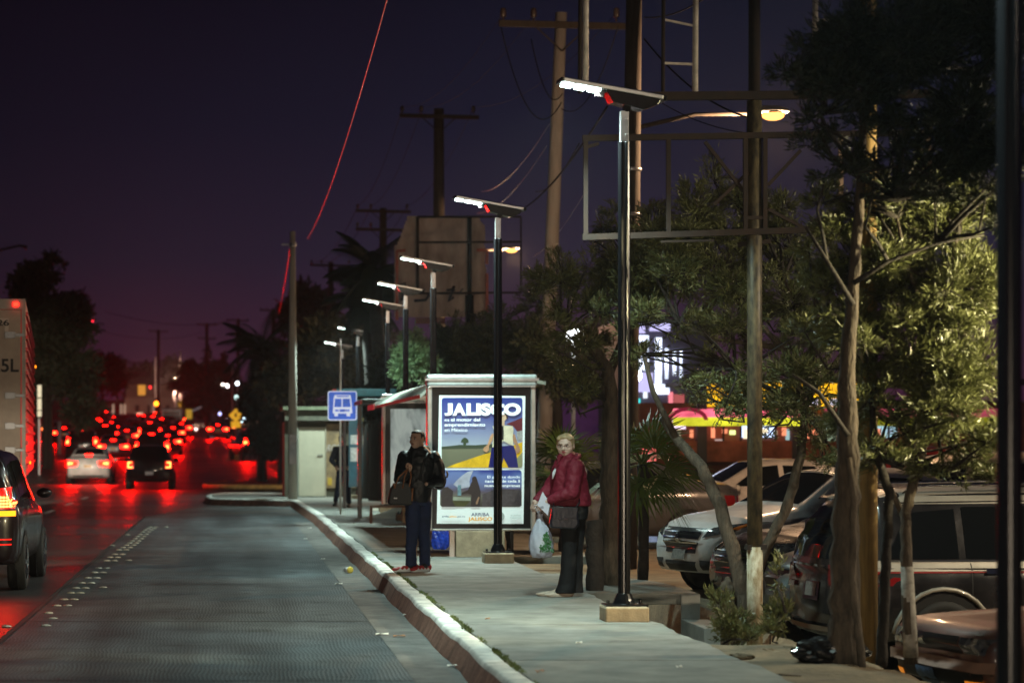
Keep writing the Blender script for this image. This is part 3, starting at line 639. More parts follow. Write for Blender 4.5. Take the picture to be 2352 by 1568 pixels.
fl('workshop_picture', rr(583, 960, 1313, 1290, 26), grad('workshop_sky', [(0, (.035, .035, .03)), (.28, (.10, .10, .08)), (.45, (.07, .06, .09)), (.62, (.10, .14, .30)), (.85, (.10, .16, .36)), (1, (.02, .04, .22))], zz(1290), zz(960), nz_=.5), 1)
fl('printed_cloud', [(700, 1090), (735, 1050), (780, 1010), (830, 975), (880, 965), (860, 1010), (845, 1060), (850, 1110), (760, 1130)], pm('print_cloud', (.30, .33, .40), noise=.3, nscale=8), 2)
fl('printed_yard', [(960, 1180), (1080, 1130), (1312, 1140), (1312, 1280), (960, 1285)], pm('print_ground', (.045, .04, .045), noise=.6, nscale=10), 2)
fl('printed_table', [(700, 1200), (855, 1205), (855, 1235), (700, 1232)], pm('print_table', (.22, .26, .20), noise=.2), 3)
fl('printed_grass', [(640, 1236), (855, 1236), (800, 1289), (600, 1289)], pm('print_grass', (.04, .045, .012), noise=.3), 3)
fl('printed_woman', [(868, 1060), (868, 1030), (885, 1015), (905, 1020), (915, 1050), (925, 1080), (945, 1150), (945, 1200), (940, 1289), (858, 1289), (862, 1180), (830, 1170), (775, 1178), (775, 1162), (830, 1140), (850, 1100)], pm('print_woman', (.018, .014, .016)), 4)
fl('printed_arm', [(905, 1270), (902, 1250), (925, 1200), (935, 1205), (918, 1262)], pm('print_skin3', (.22, .13, .08)), 5)
fl('printed_bottle', [(740, 1095), (770, 1095), (772, 1190), (738, 1190)], pm('print_teal', (.10, .20, .24), noise=.4, nscale=14), 3)
fl('printed_person', [(600, 1289), (590, 1180), (600, 1120), (650, 1110), (700, 1150), (690, 1230), (720, 1289)], pm('print_person', (.022, .018, .02), noise=.4, nscale=10), 4)
M_tw = pm('letter_white', (.78, .86, .84), .5)
M_tn = pm('letter_navy', (.01, .02, .10), .2); M_to = pm('letter_orange', (.62, .30, .01), .4); M_tg = pm('letter_grey', (.30, .36, .34), .3)
def T(name, s, x, y, hpx, m, wpx=None, wt=.0, align='LEFT', layer=8, fit=None):
    X, Z = px(x, y); return text(name, s, X, PY - .004 - .003 * layer - .002, Z, hpx * 1.517e-3 / .70, m, poster, wt, wpx * 1.517e-3 if wpx else None, .001, align, fit=fit)
T('headline_lettering', 'J', 620, 474, 104, M_tw, 74, .012, fit=110 * 1.517e-3); T('headline_lettering', 'A', 694, 474, 104, M_tw, 118, .012, fit=110 * 1.517e-3); T('headline_lettering', 'LISCO', 818, 474, 104, M_tw, 486, .013, fit=111 * 1.517e-3)
T('slogan_lettering', 'es', 621, 524, 27, M_tw, 42, .0); T('slogan_lettering', 'el motor del', 678, 524, 30, M_tw, 262, .0009)
T('slogan_lettering', 'emprendimiento', 621, 569, 29, M_tw, 364, .0009); T('slogan_lettering', 'en México', 622, 616, 29, M_tw, 203, .0)
T('caption_lettering', 'El gigante donde', 1297, 1033, 23, M_tw, 292, .0, 'RIGHT')
T('caption_lettering', 'nacen 1 de cada 5', 1297, 1070, 23, M_tw, 312, .0006, 'RIGHT'); T('caption_lettering', 'nuevas empresas', 1297, 1110, 23, M_tw, 316, .0006, 'RIGHT')
T('footer_lettering', 'ARRIBA', 860, 1373, 30, M_tn, 162, .0009); T('footer_lettering', 'JALISCO', 832, 1412, 30, M_to, 216, .0018)
T('web_address', 'arriba.', 598, 1382, 14, M_tn, 67, .0009); T('web_address', 'jalisco', 666, 1382, 14, M_to, 64, .0009); T('web_address', '.gob.mx', 732, 1382, 14, M_tn, 76, .0002)
T('stamp_lettering', 'ACANTILO', 1212, 1374, 16, M_tg, 92, .0005); T('stamp_lettering', 'CARIÑOSO', 1208, 1396, 16, M_tg, 100, .0005)
b = MB(); cx_, cz_ = px(1117, 1376); b.lathe([(.064, 0), (.064, .002)], 28, M=Matrix.Translation((cx_, PY - .016, cz_)) @ Matrix.Rotation(R(90), 4, 'X')); b.build('printed_seal', M_tg, poster)
# second panel, farther, with a plain grey print
adv2 = thing('advert_panel', 'farther advert panel with grey fabric print behind the standing man', 'advert panel', (2.87 - px(460, 0)[0], 46.7, 0))
panel_shell(adv2); a_, b_ = px(722, 0)[0], px(1160, 0)[0]
MB().box(a_, b_, -.1, .1, -.004, zb - .002).build('pedestal', M_conc_warm, adv2, bevel=.01)
def drape():
    m = bpy.data.materials.new('grey_fabric_print'); m.use_nodes = True; t = m.node_tree; b = t.nodes['Principled BSDF']; L = t.links.new
    tcn = t.nodes.new('ShaderNodeTexCoord'); mp = t.nodes.new('ShaderNodeMapping'); mp.inputs['Rotation'].default_value = (0, R(28), 0); mp.inputs['Scale'].default_value = (2.2, 1, .7); L(tcn.outputs['Object'], mp.inputs[0])
    n = t.nodes.new('ShaderNodeTexNoise'); n.inputs['Scale'].default_value = 1.6; n.inputs['Detail'].default_value = 5; n.inputs['Distortion'].default_value = 1.5; L(mp.outputs[0], n.inputs['Vector'])
    r = t.nodes.new('ShaderNodeValToRGB'); e = r.color_ramp.elements; e[0].position = .34; e[0].color = (.10, .12, .11, 1); e[1].position = .62; e[1].color = (.44, .50, .46, 1)
    x = e.new(.47); x.color = (.30, .35, .33, 1); L(n.outputs['Fac'], r.inputs[0]); L(r.outputs[0], b.inputs['Base Color']); L(r.outputs[0], b.inputs['Emission Color']); b.inputs['Emission Strength'].default_value = .50
    return m
po = MB(); po.prism([px(573, 292), px(1347, 292), px(1347, 1442), px(573, 1442)], PY - .004, PY); p2 = po.build('poster', drape(), adv2)
flat(p2, 'red_print_band', [(576, 1400), (1344, 1350), (1344, 1440), (576, 1440)], pm('print_red', (.5, .02, .03)), 1, Y=PY - .004)
flat(p2, 'printed_fold', [(1000, 700), (1120, 1000), (1344, 900), (1344, 500), (1100, 400)], pm('print_grey', (.16, .17, .16), noise=.3), 1, Y=PY - .004)
b = MB(); b.prism([px(900, 560), px(960, 800), px(1040, 1000), px(1000, 1010), px(905, 800), px(860, 600)], PY - .012, PY - .009); b.build('printed_fold', pm('print_pale', (.50, .55, .50)), p2)

# ------------------------------------------------------------------ shelters
M_roofp = mat('shelter_roof', (.42, .45, .38), .5, noise=.25, nscale=3)
M_redtrim = mat('red_trim', (.45, .05, .04), .4, noise=.2)
def shelter(label, X, Y0, Y1, Wd, nb, grp=None):
    r = thing('bus_shelter', label, 'bus shelter', (X, Y0, 0), 0, None); L = Y1 - Y0
    b = MB(); n = 8; vs = []
    for y in (0, L):
        for k in range(n + 1):
            t = k / n; x, z = ((0, 2.22), (.08, 2.285), (.18, 2.35), (.30, 2.41), (.42, 2.46), (.70, 2.495), (1.0, 2.505), (1.4, 2.47), (Wd, 2.40))[k]; vs.append((x, y, z))
    m_ = n + 1; vs += [(x, y, z - .05) for (x, y, z) in vs]
    N = 2 * m_
    fs = [(k, k + 1, m_ + k + 1, m_ + k) for k in range(n)] + [(N + k, N + m_ + k, N + m_ + k + 1, N + k + 1) for k in range(n)]
    fs += [(k, N + k, N + k + 1, k + 1) for k in range(n)] + [(m_ + k, m_ + k + 1, N + m_ + k + 1, N + m_ + k) for k in range(n)] + [(0, m_, N + m_, N), (n, N + n, N + m_ + n, m_ + n)]
    b.add(vs, fs); b.build('roof', M_roofp, r)
    MB().box(-.03, -.004, L - 2.0, L, 2.15, 2.25).build('roof_trim', M_redtrim, r)
    for k in range(nb + 1):
        y = L * k / nb
        for x in (() if k < nb else (Wd - .15,)):
            MB().box(x - .035, x + .035, y - .035 if k else y, y + .035 if k < nb else y, -.003, 2.30).build('post', M_metal_dark, r, bevel=.006)
        for x in (Wd - .15,):
            if 0 < k < nb: MB().box(x - .035, x + .035, y - .035, y + .035, -.003, 2.36).build('post', M_metal_dark, r, bevel=.006)
    for k in range(nb):
        y0, y1 = L * k / nb + .08, L * (k + 1) / nb - .08
        MB().box(Wd - .16, Wd - .15, y0, y1, .35, 2.1).build('back_pane', mat('shelter_glass', (.05, .06, .06), .1, alpha=.35), r)
        MB().box(Wd - .62, Wd - .2, y0 + .2, y1 - .2, .43, .47).build('bench', M_metal_dark, r, bevel=.008)
        MB().box(Wd - .45, Wd - .4, y0 + .35, y0 + .4, -.003, .429).box(Wd - .45, Wd - .4, y1 - .4, y1 - .35, -.003, .429).build('bench_leg', M_metal_dark, r)
    return r
shelter('near bus shelter with curved pale roof and red edge', 2.6, 33.6, 46.2, 1.75, 3)
# low rail and the far shelter with teal roof
MBr = MB().box(0, .05, 0, .05, -.003, .30).box(1.35, 1.4, 0, .05, -.003, .30).box(0, 1.4, -.003, .053, .301, .345)
tag(MBr.build('low_rail', mat('rail_brown', (.16, .08, .05), .5), loc=(2.62, 46.3, 0)), 'low brown rail beside the far advert panel', 'rail')
fs_ = thing('bus_shelter', 'far bus shelter with teal roof behind the bus sign', 'bus shelter', (2.62, 56.5, 0))
u0, u1 = (740 - U0) * 63 / F, (863 - U0) * 63 / F
MB().box(-.2, 1.2, 0, .6, 2.62, 2.80).build('roof', mat('teal_roof', (.02, .13, .16), .4, noise=.2), fs_, bevel=.02)
MB().box(-.28, -.205, 0, .6, 2.61, 2.79).build('roof_trim', M_redtrim, fs_)
for x, y in ((-.0, .3), (1.1, .3)): MB().box(x - .04, x + .04, y - .04, y + .04, -.003, 2.615).build('post', M_metal_dark, fs_, bevel=.006)
MB().box(.1, .42, .28, .31, .5, 2.5).build('route_board', mat('teal_board', (.02, .10, .14), .4, noise=.2), fs_)
MB().box(.14, .38, .272, .279, 1.5, 1.72).box(.14, .38, .272, .279, 1.1, 1.42).build('route_notice', mat('notice_white', (.6, .62, .6), .5, noise=.3, nscale=20), fs_)
# dark booth posts right of the sign
kb_ = thing('bus_shelter', 'dark open shelter frame left of the far advert panel', 'bus shelter', (2.55, 47.4, 0))
for x, y in ((.05, 2.2), (1.3, 2.2)): MB().box(x - .045, x + .045, y - .045, y + .045, -.003, 2.32).build('post', M_metal_dark, kb_, bevel=.008)
MB().box(-.02, 1.7, -.1, 2.4, 2.322, 2.40).build('roof', mat('dark_roof', (.03, .05, .05), .5), kb_, bevel=.03)
MB().box(-.06, -.021, -.1, 2.4, 2.30, 2.37).build('roof_trim', M_redtrim, kb_)
MB().box(.2, 1.2, 2.19, 2.21, .4, 2.0).build('back_pane', mat('shelter_glass', (.05, .06, .06), .1, alpha=.35), kb_)

# ------------------------------------------------------------------ bus sign
bs = thing('bus_stop_sign', 'blue and white bus stop sign on thin pale post', 'sign', (2.31, 52, 0))
MB().tube([(0, 0, 0), (0, 0, 3.78)], .022, 10).build('sign_post', mat('post_pale', (.62, .55, .48), .45, noise=.15, nscale=6), bs, True)
def sx(x, y): u, v = (1100 + x / 1.96) / 1.7415, (1450 + y / 1.96) / 1.7415; return (u - U0) / 106.8 - 2.31, EYE + (V0 - v) / 106.8
def sf(name, pts, m, layer, par): b = MB(); y = -.03 - .0025 * layer; b.prism([sx(*p) for p in pts], y - .002, y); return b.build(name, m, par)
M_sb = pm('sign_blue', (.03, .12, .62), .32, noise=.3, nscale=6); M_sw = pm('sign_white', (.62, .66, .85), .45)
pl = sf('sign_plate', rr(413, 222, 642, 452, 18), M_sw, 0, bs)
sf('blue_field', rr(421, 230, 634, 444, 14), M_sb, 1, pl)
sf('bus_pictogram', [(468, 253), (590, 253), (596, 275), (606, 395), (590, 398), (588, 420), (562, 420), (558, 398), (494, 398), (492, 420), (466, 420), (464, 398), (452, 395), (460, 275)], M_sw, 2, pl)
sf('bus_window', [(470, 282), (521, 282), (521, 347), (464, 347)], M_sb, 3, pl); sf('bus_window', [(530, 282), (586, 282), (592, 347), (530, 347)], M_sb, 3, pl)
sf('bus_window', [(482, 259), (578, 259), (578, 268), (482, 268)], M_sb, 3, pl)
sf('bus_grille', [(506, 365), (552, 365), (552, 385), (506, 385)], M_sb, 3, pl)
for x in (476, 492, 560, 576): sf('bus_lamp', rr(x - 6, 366, x + 8, 382, 5), M_sb, 3, pl)

# ------------------------------------------------------------------ kiosk
ko = thing('kiosk', 'small flat roofed kiosk with cream door and banners', 'kiosk', (1.75, 68.4, 0))
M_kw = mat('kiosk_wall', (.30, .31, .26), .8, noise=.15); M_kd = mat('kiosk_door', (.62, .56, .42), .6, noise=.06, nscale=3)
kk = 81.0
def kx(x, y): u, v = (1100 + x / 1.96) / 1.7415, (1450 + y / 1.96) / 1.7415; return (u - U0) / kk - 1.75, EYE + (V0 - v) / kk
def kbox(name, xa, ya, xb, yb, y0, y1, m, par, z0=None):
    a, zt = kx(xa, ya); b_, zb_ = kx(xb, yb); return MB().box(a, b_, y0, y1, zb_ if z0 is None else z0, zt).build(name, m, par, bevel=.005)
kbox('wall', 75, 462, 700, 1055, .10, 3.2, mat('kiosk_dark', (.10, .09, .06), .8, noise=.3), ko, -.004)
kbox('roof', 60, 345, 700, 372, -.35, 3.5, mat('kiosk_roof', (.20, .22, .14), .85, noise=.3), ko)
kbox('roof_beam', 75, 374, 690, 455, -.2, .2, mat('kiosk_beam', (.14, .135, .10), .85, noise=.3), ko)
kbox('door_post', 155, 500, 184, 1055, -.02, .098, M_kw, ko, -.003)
dr = kbox('door', 186, 505, 393, 1045, .03, .09, M_kd, ko)
a_, z_ = kx(330, 725); MB().bar((a_, .0, z_), (a_ + .16, .0, z_ + .01), .02).build('door_handle', M_grey_metal, dr)
kbox('door_post', 393, 500, 400, 1055, -.02, .098, mat('kiosk_trim', (.5, .42, .32), .6), ko, -.003)
bn = kbox('banner', 402, 480, 520, 980, .04, .097, mat('banner_brown', (.46, .30, .15), .6, noise=.6, nscale=3.5, col2=(.16, .11, .07)), ko)
bn2 = kbox('banner', 600, 480, 690, 980, .04, .097, mat('banner_brown', (.2, .12, .05)), ko)
M_bt = pm('banner_letter', (.45, .40, .36), .12)
X, Z = kx(402, 692); text('banner_lettering', 'ROT', X, .035, Z, .26, M_bt, ko, .006, .42, shear=.3)
X, Z = kx(605, 712); text('banner_lettering', 'OTZ', X, .035, Z, .26, M_bt, ko, .006, .42, shear=.3)
for k, yy_ in enumerate((585, 612, 640, 668)): X, Z = kx(608, yy_); MB().box(X, X + .30, .033, .038, Z, Z + .05).build('menu_line', M_bt, ko)
kbox('yellow_print', 412, 900, 445, 960, .02, .038, pm('print_mustard', (.50, .33, .04), .12), ko)
kbox('lit_shelf', 615, 395, 680, 465, -.28, -.22, pm('shelf_yellow', (.5, .42, .10), .25), ko)
# ------------------------------------------------------------------ cars
def paint(name, col, rough=.32, metal=.35, dust=.25): return mat(name, col, rough, metal, noise=dust, nscale=2.2, coat=.6, spec=.5)
M_tail = emis('tail_glow', (1.0, .0035, .0015), 30.0)
M_tailhot = emis('tail_core', (1.0, .20, .04), 8.0)
M_amb = emis('amber_glow', (1.0, .25, .01), 3.0)
M_tailoff = mat('tail_red', (.22, .008, .008), .12, spec=.7, coat=1)
M_lens = mat('lamp_lens', (.30, .31, .33), .10, .6, noise=.5, nscale=14, coat=1, col2=(.03, .03, .035))
M_platep = mat('plate_dim', (.26, .25, .22), .5, noise=.5, nscale=28, col2=(.10, .09, .09))
M_grille = mat('grille_dark', (.015, .015, .017), .3, .3)
M_platew = pm('plate_white', (.6, .58, .5), .10); M_plateo = pm('plate_amber', (.5, .28, .08), .2)
ST = {   # t (rear 0 .. front 1), bottom, shoulder, half width, top, top half width  (fractions of H and W/2)
 'sedan': [(0, .32, .50, .78, .56, .60), (.012, .24, .62, .90, .68, .70), (.05, .18, .66, .965, .735, .80), (.13, .16, .665, .99, .755, .80), (.17, .155, .665, 1, .79, .76), (.29, .15, .665, 1, .955, .66), (.36, .15, .66, 1, .995, .66), (.50, .15, .65, 1, 1.0, .67), (.60, .15, .64, 1, .965, .67), (.735, .15, .625, 1, .70, .80), (.80, .155, .60, .99, .665, .80), (.90, .16, .56, .975, .62, .76), (.96, .165, .53, .93, .565, .68), (.988, .18, .47, .85, .50, .58), (1, .24, .40, .72, .43, .45)],
 'suv': [(0, .28, .50, .80, .58, .66), (.012, .22, .58, .91, .70, .76), (.03, .20, .60, .965, .80, .76), (.08, .19, .60, .985, .955, .72), (.13, .185, .60, 1, .985, .72), (.35, .18, .595, 1, 1.0, .73), (.52, .18, .585, 1, .99, .73), (.60, .18, .58, 1, .94, .72), (.72, .18, .57, 1, .66, .82), (.80, .185, .55, .99, .625, .80), (.92, .19, .52, .96, .585, .74), (.965, .20, .49, .91, .53, .66), (.99, .21, .44, .84, .47, .56), (1, .27, .38, .70, .40, .44)],
 'hatch': [(0, .26, .50, .82, .56, .70), (.015, .20, .60, .93, .70, .78), (.05, .18, .61, .98, .86, .74), (.11, .17, .61, 1, .985, .70), (.35, .165, .60, 1, 1.0, .70), (.55, .165, .59, 1, .97, .70), (.63, .165, .585, 1, .90, .70), (.76, .165, .565, 1, .65, .80), (.90, .17, .53, .97, .59, .76), (.965, .18, .49, .91, .53, .66), (.99, .20, .44, .84, .46, .56), (1, .26, .38, .70, .40, .44)],
 'boxy': [(0, .34, .54, .90, .60, .84), (.01, .28, .58, .96, .63, .86), (.08, .24, .59, .99, .655, .86), (.15, .24, .595, 1, .67, .84), (.17, .24, .595, 1, .70, .80), (.27, .24, .60, 1, .96, .74), (.5, .235, .60, 1, 1.0, .74), (.58, .235, .595, 1, .97, .74), (.68, .235, .585, 1, .655, .86), (.74, .235, .575, 1, .635, .87), (.93, .24, .54, .985, .60, .87), (.975, .25, .53, .97, .585, .86), (.992, .27, .50, .95, .545, .84), (1, .34, .44, .90, .48, .80)],
}
def car_body(kind, L, Wd, H, par, m, n=64):
    S = np.array(ST[kind]); ts = np.unique(np.concatenate([np.linspace(0, 1, n), S[:, 0]]))
    cols = [np.interp(ts, S[:, 0], S[:, k]) for k in range(1, 6)]
    # smooth the columns a little between stations
    for c in cols:
        c2 = c.copy()
        for _ in range(2): c2[2:-2] = .25 * c2[1:-3] + .5 * c2[2:-2] + .25 * c2[3:-1]
        c[:] = c2
    b = MB(); rings = []
    for i, t in enumerate(ts):
        zb_, zs, ws, zt, wt = (cols[0][i] * H, cols[1][i] * H, cols[2][i] * Wd / 2, cols[3][i] * H, cols[4][i] * Wd / 2)
        x = (t - .5) * L; w2 = min(ws * .965, wt + (ws - wt) * .12)
        half = [(0, zb_), (.80 * ws, zb_), (.94 * ws, zb_ + .03), (.985 * ws, zb_ + .22 * (zs - zb_)), (1.0 * ws, zb_ + .5 * (zs - zb_)), (1.0 * ws, zb_ + .78 * (zs - zb_)), (.975 * ws, zs - .015), (.95 * ws, zs), (w2 + (.95 * ws - w2) * .5, zs + (zt - zs) * .46), (w2, zs + (zt - zs) * .86), (wt * .93, zs + (zt - zs) * .95), (wt * .75, zt), (wt * .4, zt + .012), (0, zt + .016)]
        # crown the nose and tail in plan
        bulge = .055 * L / 4.6 * (1 if t > .9 or t < .08 else 0)
        ring = []
        for y, z in half: ring.append((x, y, z))
        full = ring + [(xx, -y, z) for (xx, y, z) in ring[-2:0:-1]]
        nose = sstep(.8, 1, t) - sstep(.2, 0, t) if t > .5 else -sstep(.15, 0, t)
        full = [(xx - (.10 * sstep(.85, 1, t) - .07 * (1 - sstep(0, .12, t))) * (abs(y) / (Wd / 2)) ** 2 * L / 4.6 * 1.6, y, z) for (xx, y, z) in full]
        rings.append(full)
    N = len(rings[0]); b.add([v for r_ in rings for v in r_], [(i * N + k, (i + 1) * N + k, (i + 1) * N + (k + 1) % N, i * N + (k + 1) % N) for i in range(len(ts) - 1) for k in range(N)] + [tuple(range(N)), tuple(range((len(ts) - 1) * N + N - 1, (len(ts) - 1) * N - 1, -1))])
    o = b.build('body', m, par, True)
    bm = bmesh.new(); bm.from_mesh(o.data); bv = BVHTree.FromBMesh(bm); bm.free()
    return o, bv
def proj(bv, d, corners, n=8, m_=6, off=.006):
    """4 corners (a, z) on face d in front/rear/left/right; returns MB of patch projected on the body"""
    b = MB(); vs = []; D = {'front': (-1, 0), 'rear': (1, 0), 'left': (0, -1), 'right': (0, 1)}
    dx, dy = D[d][0], D[d][1]
    c = [Vector(q) for q in corners]
    for j in range(m_ + 1):
        for i in range(n + 1):
            s_, t = i / n, j / m_; p = c[0].lerp(c[1], s_).lerp(c[3].lerp(c[2], s_), t)
            o = Vector((-dx * 6, p.x, p.y)) if dx else Vector((p.x, -dy * 6, p.y))
            h = bv.ray_cast(o, Vector((dx, dy, 0)))
            if h[0] is None: h = bv.find_nearest(Vector((-dx * 2.3, p.x, p.y)) if dx else Vector((p.x, -dy * .9, p.y)))
            nn = h[1] if h[1].dot(Vector((dx, dy, 0))) < 0 else -h[1]
            vs.append(h[0] + (nn * .6 - Vector((dx, dy, 0)) * .4).normalized() * off)
    b.add(vs, [(j * (n + 1) + i, j * (n + 1) + i + 1, (j + 1) * (n + 1) + i + 1, (j + 1) * (n + 1) + i) for j in range(m_) for i in range(n)])
    return b
def topproj(bv, corners, n=10, m_=8, off=.006):
    b = MB(); vs = []; c = [Vector(q) for q in corners]
    for j in range(m_ + 1):
        for i in range(n + 1):
            p = c[0].lerp(c[1], i / n).lerp(c[3].lerp(c[2], i / n), j / m_); h = bv.ray_cast(Vector((p.x, p.y, 5)), Vector((0, 0, -1)))
            if h[0] is None: h = bv.find_nearest(Vector((p.x, p.y, 1.2)))
            nn = h[1] if h[1].z > 0 else -h[1]; vs.append(h[0] + nn * off)
    b.add(vs, [(j * (n + 1) + i, j * (n + 1) + i + 1, (j + 1) * (n + 1) + i + 1, (j + 1) * (n + 1) + i) for j in range(m_) for i in range(n)])
    return b
def wheel(par, x, y, r_, wd, detail=True):
    sgn = 1 if y > 0 else -1; M = Matrix.Translation((x, y, r_)) @ Matrix.Rotation(R(-90) * sgn, 4, 'X')
    tyre = MB().lathe([(r_ * .66, -wd / 2), (r_ * .93, -wd / 2), (r_, -wd / 2 + .03), (r_, wd / 2 - .03), (r_ * .94, wd / 2), (r_ * .68, wd / 2), (r_ * .66, wd / 2 - .03)], 28, M=M).build('wheel', M_rubber, par, True)
    if detail:
        b = MB(); b.lathe([(r_ * .655, wd / 2 - .04), (r_ * .66, wd / 2 + .001), (r_ * .61, wd / 2 - .005), (r_ * .58, wd / 2 - .035)], 28, M=M)
        for k in range(5):
            a = k * 2 * math.pi / 5
            for da in (-.10, .10):
                p0 = M @ Vector((.04 * math.cos(a), .04 * math.sin(a), wd / 2 - .012)); p1 = M @ Vector((r_ * .62 * math.cos(a + da * 1.5), r_ * .62 * math.sin(a + da * 1.5), wd / 2 - .006)); b.bar(p0, p1, .022, .014)
        b.lathe([(.05, wd / 2 - .02), (.045, wd / 2 - .002)], 12, M=M)
        b.build('rim', M_chrome, tyre)
    return tyre
def car(label, cat, kind, L, Wd, H, m, loc, rz_, detail=1, lit=False, group=None, wheels=None, tail='wide', plate='w', name=None):
    r = thing(name or ('parked_car' if not lit else 'queued_car'), label, cat, loc, rz_, group)
    body, bv = car_body(kind, L, Wd, H, r, m, 64 if detail else 30)
    fx, rx, wr = (wheels or (.31 * L, -.29 * L, .325))
    for x in (fx, rx):
        for s_ in (1, -1):
            face = 'left' if s_ > 0 else 'right'
            a = MB(); pts = []; n = 22
            for q, rad_ in enumerate((0, wr * .6, wr + .055)):
                for k in range(n):
                    an = 2 * math.pi * k / n; px_, pz = x + rad_ * math.cos(an), wr + rad_ * math.sin(an)
                    h = bv.ray_cast(Vector((px_, s_ * 5, max(pz, .16 * H + .03))), Vector((0, -s_, 0))); yy_ = h[0].y if h[0] else s_ * Wd * .46
                    pts.append((px_, yy_ + s_ * .006, pz))
            a.add(pts, [(i * n + k, i * n + (k + 1) % n, (i + 1) * n + (k + 1) % n, (i + 1) * n + k) for i in range(2) for k in range(n)])
            a.build('wheel_arch', M_black, r)
            wheel(r, x, s_ * (Wd / 2 - .085), wr, .21, detail)
    S = ST[kind]
    def side(c, name_, m__, off=.006, n=12, mm=6, par=None):
        for f in ('left', 'right'): proj(bv, f, [(x * L, z * H) for x, z in c], n, mm, off).build(name_, m__, par or r, True)
    def rear(c, name_, m__, off=.008, par=None, both=True, n=8, mm=5):
        o_ = None
        for s_ in ((1, -1) if both else (1,)): o_ = proj(bv, 'rear', [(s_ * y * Wd / 2, z * H) for y, z in c], n, mm, off).build(name_, m__, par or r, True)
        return o_
    def front(c, name_, m__, off=.008, par=None, both=True, n=8, mm=5):
        o_ = None
        for s_ in ((1, -1) if both else (1,)): o_ = proj(bv, 'front', [(s_ * y * Wd / 2, z * H) for y, z in c], n, mm, off).build(name_, m__, par or r, True)
        return o_
    if kind == 'sedan':
        side([(-.24, .69), (-.02, .69), (-.02, .93), (-.15, .92)], 'side_window', M_glass); side([(0, .69), (.19, .68), (.075, .91), (0, .935)], 'side_window', M_glass)
        topproj(bv, [(.095 * L, -.60 * Wd / 2), (.225 * L, -.73 * Wd / 2), (.225 * L, .73 * Wd / 2), (.095 * L, .60 * Wd / 2)]).build('windscreen', M_glass, r, True)
        topproj(bv, [(-.20 * L, -.58 * Wd / 2), (-.325 * L, -.68 * Wd / 2), (-.325 * L, .68 * Wd / 2), (-.20 * L, .58 * Wd / 2)]).build('rear_window', M_glass, r, True)
    elif kind == 'boxy':
        side([(-.26, .64), (-.03, .64), (-.03, .92), (-.19, .92)], 'side_window', M_glass); side([(-.01, .64), (.14, .64), (.07, .91), (-.01, .92)], 'side_window', M_glass)
        topproj(bv, [(.085 * L, -.66 * Wd / 2), (.175 * L, -.76 * Wd / 2), (.175 * L, .76 * Wd / 2), (.085 * L, .66 * Wd / 2)]).build('windscreen', M_glass, r, True)
    else:
        side([(-.41, .64), (-.27, .64), (-.27, .90), (-.36, .88)], 'side_window', M_glass); side([(-.255, .64), (-.02, .63), (-.02, .92), (-.255, .91)], 'side_window', M_glass); side([(0, .63), (.185, .61), (.075, .89), (0, .92)], 'side_window', M_glass)
        topproj(bv, [(.09 * L, -.64 * Wd / 2), (.215 * L, -.74 * Wd / 2), (.215 * L, .74 * Wd / 2), (.09 * L, .64 * Wd / 2)]).build('windscreen', M_glass, r, True)
        rear([(-.64, .63), (.64, .63), (.56, .90), (-.56, .90)], 'rear_window', M_glass, both=False, n=14, mm=8)
    # mirrors
    for s_ in (1, -1):
        MB().ell((.185 * L, s_ * (Wd / 2 + .055), .66 * H), (.07, .10, .065)).build('mirror', m if kind != 'boxy' else M_black, r, True)
    if detail:
        for x0 in (-.01, -.25) if kind != 'sedan' else (-.01, -.21): side([(x0, .22), (x0 + .0022, .22), (x0 + .0022, .62), (x0, .62)], 'door_gap', M_black, .003, 1, 10)
        for x0 in (-.06, -.20) if kind != 'sedan' else (-.05, -.19): side([(x0 - .022, .56), (x0 + .022, .56), (x0 + .022, .585), (x0 - .022, .585)], 'door_handle', M_chrome if kind == 'suv' else m, .02, 3, 1)
    tm = M_tail if lit else M_tailoff
    if tail == 'wide':
        rear([(.97, .48), (.50, .50), (.45, .62), (.955, .65)] if lit else [(.97, .50), (.55, .52), (.50, .60), (.955, .62)], 'tail_light', tm);  # lit lens enlarged to stand in for the red bloom
        if lit: rear([(.90, .53), (.68, .545), (.68, .595), (.90, .60)], 'brake_light', M_tailhot, .014)
    elif tail == 'tall':
        rear([(.98, .50), (.74, .50), (.72, .72), (.92, .74)], 'tail_light', tm)
        if lit: rear([(.95, .54), (.80, .54), (.80, .64), (.92, .64)], 'brake_light', M_tailhot, .014)
    elif tail == 'ring':
        for q in ([(.90, .49), (.70, .49), (.70, .515), (.90, .515)], [(.92, .49), (.87, .49), (.86, .62), (.91, .62)], [(.90, .60), (.74, .60), (.74, .625), (.90, .625)]): rear(q, 'tail_light', M_tailhot if lit else tm, .012)
        rear([(.96, .47), (.66, .47), (.66, .645), (.94, .645)], 'lamp_surround', mat('lamp_red_dim', (.25, .01, .01), .3, emit=(1, .02, .01), estr=.5), .007)
    if lit and tail != 'ring': rear([(-.13, .965 if kind != 'sedan' else .80), (.16, .965 if kind != 'sedan' else .80), (.16, .985 if kind != 'sedan' else .82), (-.16, .985 if kind != 'sedan' else .82)], 'high_brake_light', M_tail, .02, both=False)
    pz = {'sedan': .455, 'suv': .42, 'hatch': .33, 'boxy': .42}[kind]
    rear([(-.17, pz), (.17, pz), (.17, pz + .075), (-.17, pz + .075)], 'number_plate', (M_platew if lit else M_platep) if plate == 'w' else M_plateo, .015, both=False, n=4, mm=2)
    rear([(-.80, .17), (.80, .17), (.82, .24), (-.82, .24)], 'rear_valance', M_black, .004, both=False, n=10, mm=2)
    return r, bv, front, rear, side
